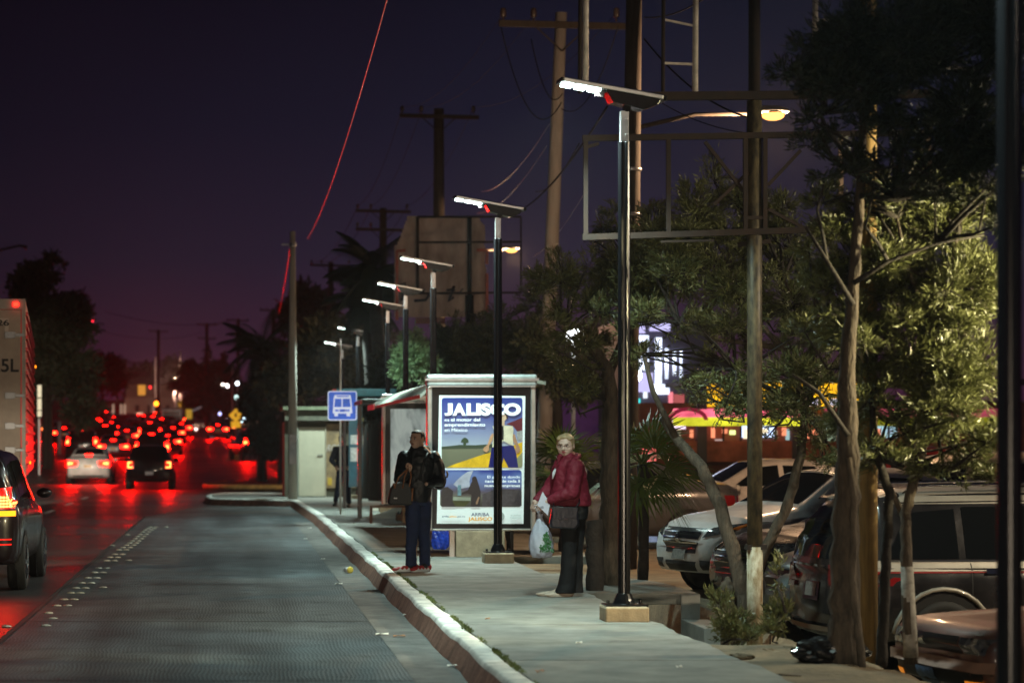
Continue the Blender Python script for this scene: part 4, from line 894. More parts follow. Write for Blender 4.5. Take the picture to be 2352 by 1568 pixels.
# --- traffic prototypes, then copies with their own paint
PNT = {'white': paint('paint_white', (.72, .70, .68), .35, 0), 'black': paint('paint_black', (.010, .010, .012), .2, .2), 'silver': paint('paint_silver', (.42, .43, .45), .35, .6), 'grey': paint('paint_grey', (.10, .10, .11), .3, .4), 'red': paint('paint_red', (.25, .015, .015), .3, .1), 'blue': paint('paint_blue', (.02, .03, .09), .3, .3)}
G = 'cars queueing with red brake lights'
protos = {}
protos['sedan'] = car('white sedan with wide red tail lights, nearest in the queue left of the black hatchback', 'car', 'sedan', 4.6, 1.80, 1.46, PNT['white'], (-5.85, 97.5 + 2.3, rz(99)), R(90), 0, True, G, plate='o')[0]
protos['hatch'] = car('small black hatchback with glowing ring tail lights in the middle lane', 'car', 'hatch', 3.8, 1.72, 1.60, PNT['black'], (-3.05, 88 + 1.9, rz(88)), R(90), 1, True, G, tail='ring')[0]
protos['suv'] = car('dark tall wagon directly ahead of the black hatchback', 'car', 'suv', 4.5, 1.85, 1.70, PNT['black'], (-4.15, 123 + 2.2, rz(123)), R(90), 0, True, G, tail='tall')[0]
RED = (1.0, .0003, .0002)
def brake(par, x, y, z, p, dy=.22):
    for s_ in (1, -1): area('brake_lamp', (x, s_ * y, z), p, RED, .09, dy, (0, R(90), 0), par)
for k_, x_, y_, z_ in (('sedan', -2.40, .70, .83), ('suv', -2.36, .78, 1.0), ('hatch', -1.98, .70, .90)): brake(protos[k_], x_, y_, z_, 80 if k_ != 'hatch' else 55, .22 if k_ != 'hatch' else .03)
def qcar(kind, col, X, Y, label):
    o = copy_tree(protos[kind]); o.location = (X, Y, rz(Y)); o['label'] = label
    pc = (rz(Y + 2) - rz(Y - 2)) / 4; o.rotation_euler = (0, -math.atan(pc), R(90) + .021)
    for ch in o.children:
        if ch.name.startswith(('body', 'mirror')) and ch.data.materials:
            ch.material_slots[0].link = 'OBJECT'; ch.material_slots[0].material = PNT[col]
    return o
def at(u, Y): return (u - U0) * Y / F
Q = [('sedan', 'silver', 262, 135, 'silver sedan glimpsed between the white sedan and black hatchback'), ('suv', 'black', 191, 139, 'dark wagon with spaced round tail lights behind the white sedan'),
     ('suv', 'black', 244, 160, 'dark wagon with lit high brake lamp left of queue centre'), ('sedan', 'white', 293, 172, 'white sedan in the middle of the queue'), ('sedan', 'red', 385, 150, 'red sedan right of the tall dark wagon'),
     ('hatch', 'grey', 215, 176, 'grey hatchback on the left side of the queue'), ('suv', 'grey', 345, 178, 'grey wagon two cars ahead of black hatchback'), ('sedan', 'silver', 270, 192, 'silver sedan deep in the queue'),
     ('suv', 'black', 228, 205, 'black wagon far along the left lane'), ('hatch', 'red', 320, 198, 'red hatchback far along the middle lane'), ('sedan', 'white', 417, 214, 'white sedan at the right end of the queue'),
     ('suv', 'grey', 372, 206, 'dark wagon far along the right lane'), ('sedan', 'grey', 256, 224, 'dark grey sedan far along the left lane'), ('hatch', 'white', 306, 226, 'white hatchback far along the middle lane'),
     ('suv', 'white', 352, 232, 'white wagon far along the middle lane'), ('sedan', 'black', 402, 238, 'black sedan before the white van'), ('suv', 'red', 236, 246, 'red wagon near the far left kerb'),
     ('hatch', 'black', 284, 250, 'black hatchback near the head of the queue'), ('sedan', 'silver', 328, 258, 'silver sedan near the head of the queue'), ('sedan', 'white', 366, 264, 'white sedan near the head of the queue'),
     ('suv', 'black', 218, 268, 'black wagon near the head of the left lane'), ('sedan', 'red', 262, 280, 'red sedan near the head of the left lane'), ('hatch', 'grey', 302, 286, 'grey hatchback at the head of the queue'),
     ('sedan', 'black', 342, 292, 'black sedan at the head of the queue'), ('suv', 'silver', 245, 300, 'silver wagon at the head of the left lane'), ('sedan', 'white', 318, 310, 'white sedan first at the lights'),
     ('hatch', 'red', 376, 305, 'red hatchback at the head of the right lane'), ('sedan', 'grey', 200, 232, 'grey sedan at the left edge of the queue')]
Q += [('sedan', 'red', 398, 186, 'red sedan low at the right lane edge'), ('suv', 'silver', 232, 190, 'silver wagon between black wagons on the left'), ('hatch', 'white', 358, 218, 'white hatchback before the far white wagon'), ('sedan', 'black', 280, 212, 'black sedan between white and silver sedans'), ('suv', 'red', 330, 242, 'red wagon behind the far white wagon'),
      ('sedan', 'silver', 212, 252, 'silver sedan far along the left kerb'), ('hatch', 'grey', 388, 252, 'grey hatchback left of the white van'), ('sedan', 'white', 300, 270, 'white sedan amid the far red lights'), ('suv', 'black', 356, 280, 'black wagon behind the far white sedan'), ('sedan', 'grey', 230, 290, 'grey sedan far left of the queue head'), ('hatch', 'red', 186, 215, 'red hatchback at the far left'), ('sedan', 'black', 408, 290, 'black sedan under the small diamond sign')]
for (k_, c_, u, Y, lb) in Q: qcar(k_, c_, at(u, Y), Y, lb)
o = qcar('suv', 'black', at(578, 136), 136, 'dark wagon stopped on the side lane right of the diamond sign'); o.rotation_euler.z = R(102)
for (k_, c_, u, Y, lb) in (('sedan', 'silver', 500, 205, 'silver sedan waiting beyond the pale slip road'), ('hatch', 'blue', 518, 215, 'blue hatchback waiting left of the diamond sign'), ('sedan', 'blue', 150, 185, 'blue sedan in the opposite carriageway on the left'), ('hatch', 'silver', 121, 200, 'silver hatchback leftmost in opposite carriageway')):
    qcar(k_, c_, at(u, Y), Y, lb)
# white van with dark rear window in the queue
vn = thing('queued_van', 'white boxy van taller than the cars around it', 'van', (at(396, 226), 226, rz(226)), R(90))
vb = MB().box(-2.4, 2.2, -1.0, 1.0, .35, 2.45).build('body', PNT['white'], vn, bevel=.15)
MB().box(-2.42, -2.402, -.78, .78, 1.35, 2.15).build('rear_window', M_glass, vn, bevel=.004)
for s_ in (1, -1): MB().box(-2.43, -2.402, s_ * .93 - .06, s_ * .93 + .06, .9, 1.3).build('tail_light', M_tailhot, vn)
MB().box(-2.41, -2.402, -.25, .25, .8, 1.0).build('number_plate', M_platew, vn)
for x in (-1.5, 1.5):
    for y in (-.9, .9): wheel(vn, x, y, .34, .22, False)
# --- crossover at the left picture edge
cr = car('dark crossover beside the box trailer with lit brake and amber lamps', 'car', 'suv', 4.55, 1.82, 1.66, paint('paint_maroon_black', (.012, .004, .005), .3, .2), (-3.37, 27.7 + 2.27, rz(30)), R(90), 1, False, None, tail='none', plate='w')
cbv = cr[1]
for s_ in (1, -1):
    rows_ = MB()
    for j in range(4):
        for i in range(5 - j + 1 if j else 5):
            if i > 5 - j: continue
            y_ = .695 + .034 * i; z_ = 1.00 + .034 * j
            q = proj(cbv, 'rear', [(s_ * (y_ - .014), z_ - .012), (s_ * (y_ + .014), z_ - .012), (s_ * (y_ + .014), z_ + .012), (s_ * (y_ - .014), z_ + .012)], 1, 1, .016)
            rows_.add(q.v, q.f)
    rows_.build('brake_light', M_tailhot, cr[0])
brake(cr[0], -2.36, .72, 1.06, 5, .05)
for s_ in (.6, -.6): spot('headlight_beam', (2.4, s_, .68), (12, s_ * .8, -.4), 350, (1, .82, .6), 45, .05, cr[0])
cr[3]([(.975, .585), (.66, .585), (.66, .72), (.94, .74)], 'tail_light', mat('tail_dim', (.3, .01, .01), .2, emit=(1, .02, .01), estr=.9), .008)
cr[3]([(.945, .535), (.70, .535), (.70, .572), (.945, .572)], 'turn_light', M_amb, .010)
for q in ([(.90, .335), (.60, .335), (.60, .345), (.90, .345)], [(.90, .37), (.60, .37), (.60, .38), (.90, .38)]): cr[3](q, 'reflector', mat('reflector_red', (.4, .01, .01), .2, emit=(1, .02, .01), estr=.9), .012)
# --- box trailer
tr = thing('box_trailer', 'tall dusty box trailer with rear doors and red glow painted on ribbed side', 'trailer', (-3.43, 40, rz(40)), R(4.2))
M_tr = mat('trailer_door', (.34, .30, .25), .6, noise=.14, nscale=3); M_trs = mat('trailer_side_redlit', (.55, .03, .03), .4, .2, noise=.2)  # red brake light glow put into the side paint
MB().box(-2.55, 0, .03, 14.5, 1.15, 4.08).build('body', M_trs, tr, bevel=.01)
b = MB()
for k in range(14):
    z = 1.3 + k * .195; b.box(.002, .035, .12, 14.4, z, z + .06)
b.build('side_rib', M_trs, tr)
b = MB(); b.box(-2.55, .0, -.05, -.002, 3.93, 4.10).box(-2.55, .0, -.05, -.002, 1.10, 1.25).box(-.06, .0, -.051, -.003, 1.251, 3.929); b.build('rear_frame', mat('trailer_frame', (.25, .24, .21), .5, .3, noise=.2), tr)
for s_, (xa, xb) in enumerate(((-2.48, -1.30), (-1.26, -.085))):
    d = MB().box(xa, xb, -.045, -.003, 1.26, 3.92).build('rear_door', M_tr, tr, bevel=.008)
    if s_: 
        for z in (1.55, 1.95, 2.45, 3.45): MB().box(-.34, -.17, -.058, -.0455, z, z + .11).box(-.17, -.02, -.062, -.052, z + .03, z + .08).build('hinge', M_grey_metal, d, bevel=.004)
        MB().tube([(-1.05, -.09, 1.3), (-1.05, -.09, 3.9)], .018, 8).tube([(-.55, -.09, 1.3), (-.55, -.09, 2.6)], .016, 8).build('lock_rod', M_grey_metal, d)
        MB().box(-1.0, -.28, -.047, -.0455, 3.72, 3.78).box(-.34, -.28, -.0475, -.046, 3.45, 3.719).build('door_stripe', mat('stripe_pale', (.5, .47, .42), .6), d)
        text('door_lettering', '26', -.27, -.049, 3.66, .135, M_black, d, .003, .20, align='RIGHT'); text('door_lettering', '.5L', -.11, -.049, 2.90, .30, M_black, d, .006, .36, align='RIGHT')
        MB().box(-.50, -.48, -.047, -.0455, 1.5, 2.1).box(-.70, -.68, -.047, -.0455, 1.5, 2.1).box(-.679, -.501, -.047, -.0455, 2.09, 2.11).build('plate_outline', M_black, d)
        MB().box(-1.1, -.32, -.048, -.0455, 1.34, 1.38).build('small_print', M_black, d)
MB().box(-.20, -.12, -.07, -.051, 3.98, 4.04).box(-1.3, -1.2, -.07, -.051, 3.98, 4.04).build('marker_light', M_tail, tr)
MB().box(-2.3, -.2, .3, 14, .95, 1.149).build('chassis', M_black, tr)
for k, y in enumerate((1.6, 2.9)):
    for x in (-2.3, -.25):
        M = Matrix.Translation((x, y, .5)) @ Matrix.Rotation(R(90), 4, 'Y'); MB().lathe([(.3, -.14), (.48, -.14), (.5, -.11), (.5, .11), (.48, .14), (.3, .14)], 24, M=M).build('wheel', M_rubber, tr, True)
for z, y in ((1.35, 2.5), (3.4, 14.3)): MB().box(.036, .06, y, y + .12, z, z + .05).build('side_marker', M_amb, tr)
for s_ in (-2.2, -.3): spot('headlight_beam', (s_, 20.5, .85), (s_ - .1, 60, .3), 16000, (1, .84, .64), 18, .06, tr)  # beams added ahead of the trailer to brighten the white sedan
# --- parked row
PK = 'cars parked nose to kerb in the sunken lot'
def pk(u, Y, dz=0): return ((u - U0) * Y / F, Y, lot(Y) + dz)
x0 = (1528 - U0) * 29.6 / F
silver = car('silver sedan with chrome grille parked nearest the fan palms', 'car', 'sedan', 4.62, 1.78, 1.50, paint('paint_silver2', (.62, .63, .64), .34, .05), (x0 + 2.25, 30.0, lot(29.5) + .02), R(180 + 20), 1, False, PK)
fr = silver[2]
fr([(-.40, .33), (.40, .33), (.50, .53), (-.50, .53)], 'grille', M_grille, .010, both=False, n=14)
for k in range(4): fr([(-.41 - .02 * k, .365 + .042 * k), (.41 + .02 * k, .365 + .042 * k), (.41 + .02 * k, .375 + .042 * k), (-.41 - .02 * k, .375 + .042 * k)], 'grille_bar', M_chrome, .02, both=False, n=14, mm=1)
fr([(-.05, .42), (.05, .42), (.05, .48), (-.05, .48)], 'badge', M_chrome, .03, both=False, n=3, mm=3)
fr([(.52, .455), (.90, .50), (.955, .585), (.60, .535)], 'headlight', M_lens, .012)
fr([(.87, .52), (.92, .525), (.94, .57), (.89, .565)], 'indicator', mat('indicator_orange', (.6, .16, .02), .2), .018)
fr([(-.17, .28), (.17, .28), (.17, .36), (-.17, .36)], 'number_plate', M_platep, .026, both=False, n=3, mm=2)
fr([(.50, .20), (.80, .21), (.86, .275), (.47, .28)], 'fog_recess', M_black, .006)
fr([(-.36, .17), (.36, .17), (.40, .265), (-.40, .265)], 'lower_intake', M_black, .006, both=False, n=12)
dark = car('dark sedan with horizontal grille between the two silver cars', 'car', 'sedan', 4.8, 1.82, 1.48, paint('paint_navy', (.035, .032, .032), .28, .3, .5), ((1655 - U0) * 27.3 / F + 2.35, 27.6, lot(27.5)), R(180 + 14), 1, False, PK)
fr = dark[2]
fr([(-.45, .30), (.45, .30), (.52, .54), (-.52, .54)], 'grille', M_grille, .010, both=False, n=14)
for k in range(5): fr([(-.46, .325 + .042 * k), (.46, .325 + .042 * k), (.46, .333 + .042 * k), (-.46, .333 + .042 * k)], 'grille_bar', M_chrome, .02, both=False, n=14, mm=1)
fr([(.55, .48), (.92, .50), (.955, .58), (.58, .555)], 'headlight', M_lens, .012); fr([(-.17, .22), (.17, .22), (.17, .30), (-.17, .30)], 'number_plate', M_platep, .026, both=False, n=3, mm=2)
fr([(.50, .17), (.80, .18), (.82, .25), (.50, .25)], 'fog_recess', M_black, .006)
s3 = car('bluish silver sedan mostly behind the dark wagon', 'car', 'sedan', 4.6, 1.78, 1.50, paint('paint_silverblue', (.42, .46, .50), .3, .15), ((1772 - U0) * 25.7 / F + 2.3, 25.9, lot(25.8)), R(180 + 6), 1, False, PK)
fr = s3[2]; fr([(.55, .48), (.92, .50), (.955, .58), (.58, .555)], 'headlight', M_lens, .012); fr([(-.45, .30), (.45, .30), (.52, .50), (-.52, .50)], 'grille', M_grille, .010, both=False, n=14)
# near two tone wagon, rear towards the pavement
M_two = paint('paint_wagon', (.030, .028, .030), .22, .4, .5); M_tan = paint('paint_wagon_top', (.36, .33, .28), .4, .2, .2)
xr = (1880 - U0) * 22.6 / F
wg = car('dark and tan wagon with roof rails, rear end towards the pavement', 'car', 'suv', 4.9, 1.86, 1.74, M_two, (xr + 2.42, 23.2, lot(22.5)), R(6.0), 1, False, PK, wheels=(.30 * 4.9, -.305 * 4.9, .37))
bvw, fw, rw, sw = wg[1], wg[2], wg[3], wg[4]
sw([(-.47, .575), (.30, .575), (.27, .625), (-.475, .63)], 'belt_panel', M_tan, .004, 30, 3); sw([(-.47, .566), (.30, .566), (.30, .573), (-.47, .573)], 'red_pinstripe', mat('pin_red', (.35, .02, .02), .4), .006, 30, 1)
sw([(-.42, .625), (.20, .625), (.20, .633), (-.42, .633)], 'window_trim', M_chrome, .012, 30, 1)
sw([(-.40, .925), (.08, .93), (.06, .99), (-.37, .985)], 'roof_edge', M_tan, .004, 24, 3)
topproj(bvw, [(-.40 * 4.9, -.66), (.08 * 4.9, -.66), (.08 * 4.9, .66), (-.40 * 4.9, .66)], 20, 10, .004).build('roof_skin', M_tan, wg[0], True)
for s_ in (1, -1): MB().tube([(-1.75, s_ * .60, 1.70), (-1.65, s_ * .61, 1.775), (-.4, s_ * .62, 1.80), (.35, s_ * .61, 1.77), (.45, s_ * .60, 1.71)], .018, 8).build('roof_rail', M_chrome, wg[0], True)
rw([(-.60, .92), (.60, .92), (.62, .955), (-.62, .955)], 'spoiler', M_tan, .09, both=False, n=14, mm=3)
rw([(.99, .50), (.52, .49), (.50, .565), (.985, .60)], 'tail_light', M_tailoff, .014); rw([(.95, .455), (.55, .455), (.55, .485), (.95, .485)], 'reverse_light', mat('reverse_lens', (.35, .25, .22), .2, coat=1), .014)
rw([(-.45, .585), (.45, .585), (.45, .595), (-.45, .595)], 'chrome_strip', M_chrome, .02, both=False, n=10, mm=1)
rw([(-.24, .40), (.24, .40), (.24, .50), (-.24, .50)], 'plate_recess', M_chrome, .010, both=False, n=4, mm=2)
rw([(-.88, .245), (.88, .245), (.90, .275), (-.90, .275)], 'bumper_trim', M_chrome, .035, both=False, n=16, mm=2)
# wheel arch lips
for s_ in (1, -1):
    for xx in (.30 * 4.9, -.305 * 4.9):
        pts = []
        for k in range(13):
            a = R(8 + 164 * k / 12); X_, Z_ = xx + .47 * math.cos(a), .37 + .47 * math.sin(a); h = bvw.ray_cast(Vector((X_, s_ * 5, Z_)), Vector((0, -s_, 0)))
            pts.append((X_, (h[0].y if h[0] else s_ * .9) + s_ * .008, Z_))
        MB().tube(pts, .022, 6).build('arch_lip', M_tan, wg[0], True)
# old maroon sedan bottom right
old = car('old brown sedan with square headlights at the bottom right', 'car', 'boxy', 4.5, 1.74, 1.40, paint('paint_brown', (.13, .048, .035), .5, .1, .5), ((2122 - U0) * 18.9 / F + 2.2, 19.2, -.66), R(180 + 9), 1, False, PK)
fr = old[2]
fr([(-.55, .44), (.55, .44), (.56, .535), (-.56, .535)], 'grille', M_grille, .012, both=False, n=12); fr([(.58, .445), (.90, .445), (.92, .53), (.58, .53)], 'headlight', M_lens, .016)
fr([(-.95, .355), (.95, .355), (.96, .41), (-.96, .41)], 'bumper', mat('bumper_tan', (.26, .14, .10), .6, noise=.2), .05, both=False, n=18, mm=3)
fr([(.62, .27), (.86, .27), (.86, .30), (.62, .30)], 'indicator', mat('indicator_amber', (.8, .25, .02), .3, emit=(1, .3, .02), estr=.4), .012)
fr([(-.18, .26), (.18, .26), (.18, .345), (-.18, .345)], 'number_plate', mat('plate_blue', (.10, .18, .35), .4, noise=.5, nscale=30), .02, both=False, n=3, mm=2)
fr([(-.04, .47), (.04, .47), (.04, .51), (-.04, .51)], 'badge', M_chrome, .03, both=False, n=3, mm=3)
fr([(-.94, .24), (.94, .24), (.94, .345), (-.94, .345)], 'lower_panel', M_black, .006, both=False, n=16, mm=3)
# small old hatch nose behind the wagon
hn = car('teal old hatchback nose peeking out left of the wagon', 'car', 'boxy', 4.1, 1.64, 1.38, paint('paint_teal', (.10, .17, .18), .4, .2, .3), ((1806 - U0) * 24.6 / F + 2.05, 24.9, lot(24.3) - .02), R(180 + 4), 0, False, PK)
hn[2]([(.55, .45), (.90, .45), (.92, .54), (.55, .54)], 'headlight', M_lens, .016)
# cars further back in the lot
for (k_, u, Y, zz_, ang, col, lb) in (('suv', 2190, 33.0, .02, 176, paint('paint_pale', (.50, .45, .40), .35, .2), 'pale roofed wagon behind the near dark wagon'), ('sedan', 1760, 44, .1, 185, PNT['white'], 'white sedan in the back row before the red wall'), ('sedan', 1395, 42, .1, 175, PNT['grey'], 'dark sedan with chrome window line behind the woman'), ('suv', 2010, 46, .1, 180, PNT['red'], 'dark red wagon in the back row'), ('hatch', 2275, 38, .05, 180, PNT['blue'], 'blue hatchback at the far right of the lot')):
    car(lb, 'car', k_, 4.5, 1.8, 1.5 if k_ == 'sedan' else 1.7, col, ((u - U0) * Y / F, Y, lot(Y) + zz_ * 0), R(ang), 0, False, 'cars in the back rows of the lot')

# ------------------------------------------------------------------ torn billboard
M_rust = mat('rusty_steel', (.020, .011, .007), .85, .0, noise=.45, nscale=6)
M_pipe = mat('pale_pipe', (.55, .50, .42), .5, .2, noise=.3, nscale=8)
YB = 60.0; kB = F / YB
def q2(x, y): u, v = (1550 + x / 3.484) / 1.7415, (850 + y / 3.484) / 1.7415; return (u - U0) / kB, EYE + (V0 - v) / kB
tb = thing('torn_billboard', 'old billboard with torn hanging tarp and script letters', 'billboard', (0, YB, 0))
b = MB(); xa, za = q2(100, 45); xb, zb_ = q2(1390, 1450)
gx = np.linspace(0, 1, 60); gzv = np.linspace(0, 1, 60); vs = []
for j in gzv:
    for i in gx:
        x = xa + (xb - xa) * i; z = zb_ + (za - zb_) * j
        y = .10 * math.sin(7 * i + 5 * j + 2 * math.sin(4 * j)) * (.3 + j) + .06 * math.sin(19 * i - 11 * j) * j + .03 * math.sin(31 * i + 3 * j) + .22
        vs.append((x, y, z))
def keep(i, j):
    x, y = i / 59, 1 - j / 59      # y from top
    if x < .14 and y < .30 and x < .02 + .12 * (1 - y / .30): return False
    if x > .90 - .10 * math.sin(3 + 9 * y) and y < .30: return False
    if x > .97 and y < .52: return False
    return True
b.add(vs, [(j * 60 + i, j * 60 + i + 1, (j + 1) * 60 + i + 1, (j + 1) * 60 + i) for j in range(59) for i in range(59) if keep(i, j)])
M_tarp = mat('tarp', (.55, .47, .42), .75, noise=.35, nscale=1.3, stretch=(1.5, 1, .6), col2=(.28, .23, .20))
tarp = b.build('tarp', M_tarp, tb, True)
def q2bar(b, p0, p1, w_, y=0.): x, z = q2(*p0); x2, z2 = q2(*p1); b.bar((x, y, z), (x2, y, z2), w_)
b = MB()
for p0, p1, w_ in (((420, 60), (420, 1130), .07), ((420, 60), (1860, 60), .05), ((430, 415), (1850, 410), .05), ((1860, 60), (1860, 1130), .04), ((430, 1125), (1860, 1115), .05)): q2bar(b, p0, p1, w_)
b.build('steel_frame', M_rust, tb)
b = MB(); x, z = q2(1145, 60); b.tube([(x, .03, -.2), (x, .03, q2(0, 1150)[1])], .11, 12); b.tube([(x, .03, q2(0, 1150)[1]), (x, .03, z)], .055, 10); b.build('support_post', M_metal_dark, tb, True)
b = MB()
for p0, p1 in (((130, 540), (130, 1500)), ((120, 540), (250, 530)), ((1385, 530), (1385, 720)), ((1385, 850), (1385, 1450)), ((1240, 525), (1385, 525))): b = MB(); q2bar(b, p0, p1, .07, -.02); b.build('red_frame', mat('frame_red', (.30, .05, .03), .5, noise=.3), tb)
pass
MB().box(q2(390, 0)[0], q2(800, 0)[0], -.05, .05, q2(0, 1550)[1], q2(0, 1465)[1]).build('red_board', mat('board_maroon', (.10, .012, .012), .5), tb)
def stroke(pts, w_):
    b = MB(); P_ = [q2(*p) for p in pts]; b.tube([(x, -.06, z) for x, z in P_], w_, 6); b.build('script_letter', mat('letter_ink', (.012, .014, .03), .6), tb, True)
stroke([(170, 1060), (190, 1010), (240, 985), (245, 1040), (215, 1100), (205, 1200), (190, 1225)], .035)
stroke([(360, 1110), (395, 1075)], .03); stroke([(440, 1130), (500, 1095), (520, 1075)], .03)
stroke([(560, 1120), (575, 1160), (530, 1220), (460, 1225), (370, 1230)], .04)
stroke([(925, 1025), (890, 1130), (855, 1240), (920, 1180)], .04); stroke([(820, 1085), (880, 1075), (940, 1090)], .028); stroke([(990, 1140), (1020, 1095), (1050, 1060)], .02)

# ------------------------------------------------------------------ rusty store billboard frame near the trees
YR = 22.3; kR = F / YR
def r2(u, v): return (u - U0) / kR, EYE + (V0 - v) / kR
rb = thing('billboard_frame', 'empty rusty billboard frame on a peeling white pole', 'billboard frame', (0, YR, 0))
M_post_old = mat('peeling_post', (.16, .13, .07), .5, .1, noise=.7, nscale=9, col2=(.03, .028, .025), stretch=(2, 2, .8))
x, _ = r2(1737, 0); xz = lambda v: r2(0, v)[1]
MB().tube([(x, .06, xz(1255)), (x - .005, .06, xz(230))], .070, 16).build('upper_pole', M_post_old, rb, True)
MB().tube([(x - .005, .06, xz(229)), (x - .003, .06, xz(-120))], .055, 14).build('top_pole', M_rust, rb, True)
MB().tube([(x, .06, xz(1492)), (x, .06, xz(1256))],   .074, 16).build('painted_pole_foot', mat('peeling_white', (.55, .50, .38), .75, noise=.3, nscale=7, col2=(.20, .13, .05), stretch=(3, 3, 1)), rb, True)
MB().box(x - .08, x + .1, 0, .13, xz(1262), xz(1250)).build('pole_collar', M_rust, rb)
b = MB()
def rbar(u0_, v0_, u1_, v1_, w_, y=0., yy=None): a = r2(u0_, v0_); c = r2(u1_, v1_); b.bar((a[0], y, a[1]), (c[0], y if yy is None else yy, c[1]), w_)
rbar(1338, 318, 2140, 305, .055); rbar(1338, 545, 1860, 528, .055); rbar(1860, 528, 2140, 520, .05); b.build('frame_rail', M_rust, rb); b = MB()
for u_, v0_, v1_ in ((1345, 318, 545), (1535, 318, 540), (1712, 312, 532), (1757, 312, 532), (1931, 310, 528), (2133, 306, 525)): b = MB(); rbar(u_, v0_, u_, v1_, .04, -.002); b.build('frame_upright', M_rust if u_ < 1900 else mat('lit_steel', (.30, .20, .13), .6, noise=.3), rb)  # right uprights in paler steel, lamplight put into its colour
b = MB(); rbar(1712, 500, 1757, 500, .03); b.build('frame_crossbar', M_rust, rb); b = MB()
rbar(1620, 325, 1710, 440, .03, .02); rbar(1765, 425, 1840, 345, .03, .02); rbar(1640, 470, 1720, 395, .03, .03); rbar(1765, 480, 1860, 530, .03, .02); b.build('frame_brace', M_rust, rb); b = MB()
rbar(1470, 222, 2140, 216, .075); rbar(1700, 560, 1775, 552, .04, .1); b.build('upper_beam', M_rust, rb); b = MB()
rbar(1340, 340, 1375, 330, .03); rbar(1518, 555, 1640, 552, .02); b.build('loose_lath', M_rust, rb)
for u_, v0_, rad, m_ in ((1345, 200, .028, M_pipe), (1332, 214, .020, M_rust), (1597, 214, .028, M_pipe), (1523, 214, .018, M_rust), (1872, 210, .028, M_pipe)):
    a = r2(u_, v0_); MB().tube([(a[0], .01, a[1]), (a[0] + .01, .01, a[1] + 1.6)], rad, 10).build('sign_upright', m_, rb, True)
for q in ((1525, 45, 1597, 60, .02), (1525, 145, 1597, 148, .022), (1872, 45, 1955, 48, .02), (1890, 150, 1960, 152, .025), (2070, 148, 2240, 160, .03)): b = MB(); rbar(*q, .012); b.build('sign_rung', M_pipe, rb)

# ------------------------------------------------------------------ trees
M_bark = mat('bark', (.085, .064, .044), .9, noise=.45, nscale=7, stretch=(3, 3, .8), bump=.9, bscale=22, bdist=.02)
M_bark2 = mat('bark_dark', (.026, .020, .016), .9, noise=.4, nscale=7, bump=.9, bscale=22, bdist=.02)
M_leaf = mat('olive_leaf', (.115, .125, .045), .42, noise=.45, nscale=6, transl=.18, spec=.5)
M_leaf3 = mat('olive_leaf_unlit', (.030, .038, .018), .6, noise=.4, nscale=6, transl=.12)  # darker copy of the olive leaf, shade put into its colour
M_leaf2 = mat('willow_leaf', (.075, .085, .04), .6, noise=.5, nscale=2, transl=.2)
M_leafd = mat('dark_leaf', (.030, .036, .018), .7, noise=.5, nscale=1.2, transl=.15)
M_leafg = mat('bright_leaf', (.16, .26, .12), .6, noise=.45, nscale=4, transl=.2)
def crown(tree, clumps, trunk_pts, nleaf, L, wd, m, mb, twig=.004, up=.35, name='crown', tw_per=26, seed=1, sub=0):
    g_ = np.random.default_rng(seed)
    if sub:
        cl2 = []
        for (c, rx, ry, rz_c, *w_) in clumps:
            cl2.append((c, rx, ry, rz_c, (w_[0] if w_ else 1) * .55))
            for q in range(sub):
                e = g_.normal(0, 1, 3); e /= np.linalg.norm(e); f = g_.uniform(.45, .85); cl2.append((tuple(np.array(c) + e * np.array([rx, ry, rz_c]) * 1.15), rx * f, ry * f, rz_c * f * .8, g_.uniform(.5, 1.3)))
        clumps = cl2
    tot = sum(c[1] * c[2] * c[3] for c in clumps) ** 1.0; allv = []; tb_ = MB(); lb_ = MB()
    tp = np.array([tuple(p) for p in trunk_pts])
    for (c, rx, ry, rz__, *w_) in clumps:
        c = np.array(c); dens = w_[0] if w_ else 1.0
        vol = (rx * ry * rz__) / tot; nl = int(nleaf * vol * dens); nt_ = max(4, int(nl / tw_per))
        # limb from the nearest lower trunk point
        d_ = np.linalg.norm(tp - c, axis=1) + np.where(tp[:, 2] > c[2] - .1, 1.5, 0); a = tp[np.argmin(d_)]
        mid = (a + c) / 2 + g_.normal(0, .12 * np.linalg.norm(c - a) + .02, 3); r0 = .006 + .008 * min(1.2, np.linalg.norm(c - a))
        lb_.tube([a, a * .55 + mid * .45 + np.array([0, 0, .02]), mid, mid * .45 + c * .55, c], [r0 * 1.5, r0 * 1.25, r0, r0 * .8, r0 * .45], 6)
        e = g_.normal(0, 1, (nt_, 3)); e /= np.linalg.norm(e, axis=1)[:, None]; rad = g_.uniform(.35, 1.08, (nt_, 1)) ** .7
        tips = c + e * rad * np.array([rx, ry, rz__]) + np.array([0, 0, .03])
        starts = c + (tips - c) * g_.uniform(.0, .45, (nt_, 1)) + g_.normal(0, .04 * rx, (nt_, 3))
        for k in range(nt_):
            m__ = (starts[k] + tips[k]) / 2 + g_.normal(0, .05 * rx, 3); tb_.tube([starts[k], m__, tips[k]], [twig * 1.5, twig, twig * .5], 3, False)
        idx = g_.integers(0, nt_, nl); t = g_.uniform(.25, 1.06, (nl, 1)); pos = starts[idx] * (1 - t) + tips[idx] * t + g_.normal(0, L * .28, (nl, 3))
        dr = tips[idx] - starts[idx]; dr /= np.linalg.norm(dr, axis=1)[:, None] + 1e-6; dr[:, 2] += up
        global nr; old_ = nr; nr = g_; allv.append(leaf_cloud(pos, dr, L, wd, .55)); nr = old_
    cr_ = leaf_mesh(name, np.concatenate(allv), m, tree)
    tb_.build('twigs', mb, cr_); lb_.build('limbs', mb, tree, True)
    return cr_
def UV(u, v, Y): return tuple(W(u, v, Y))
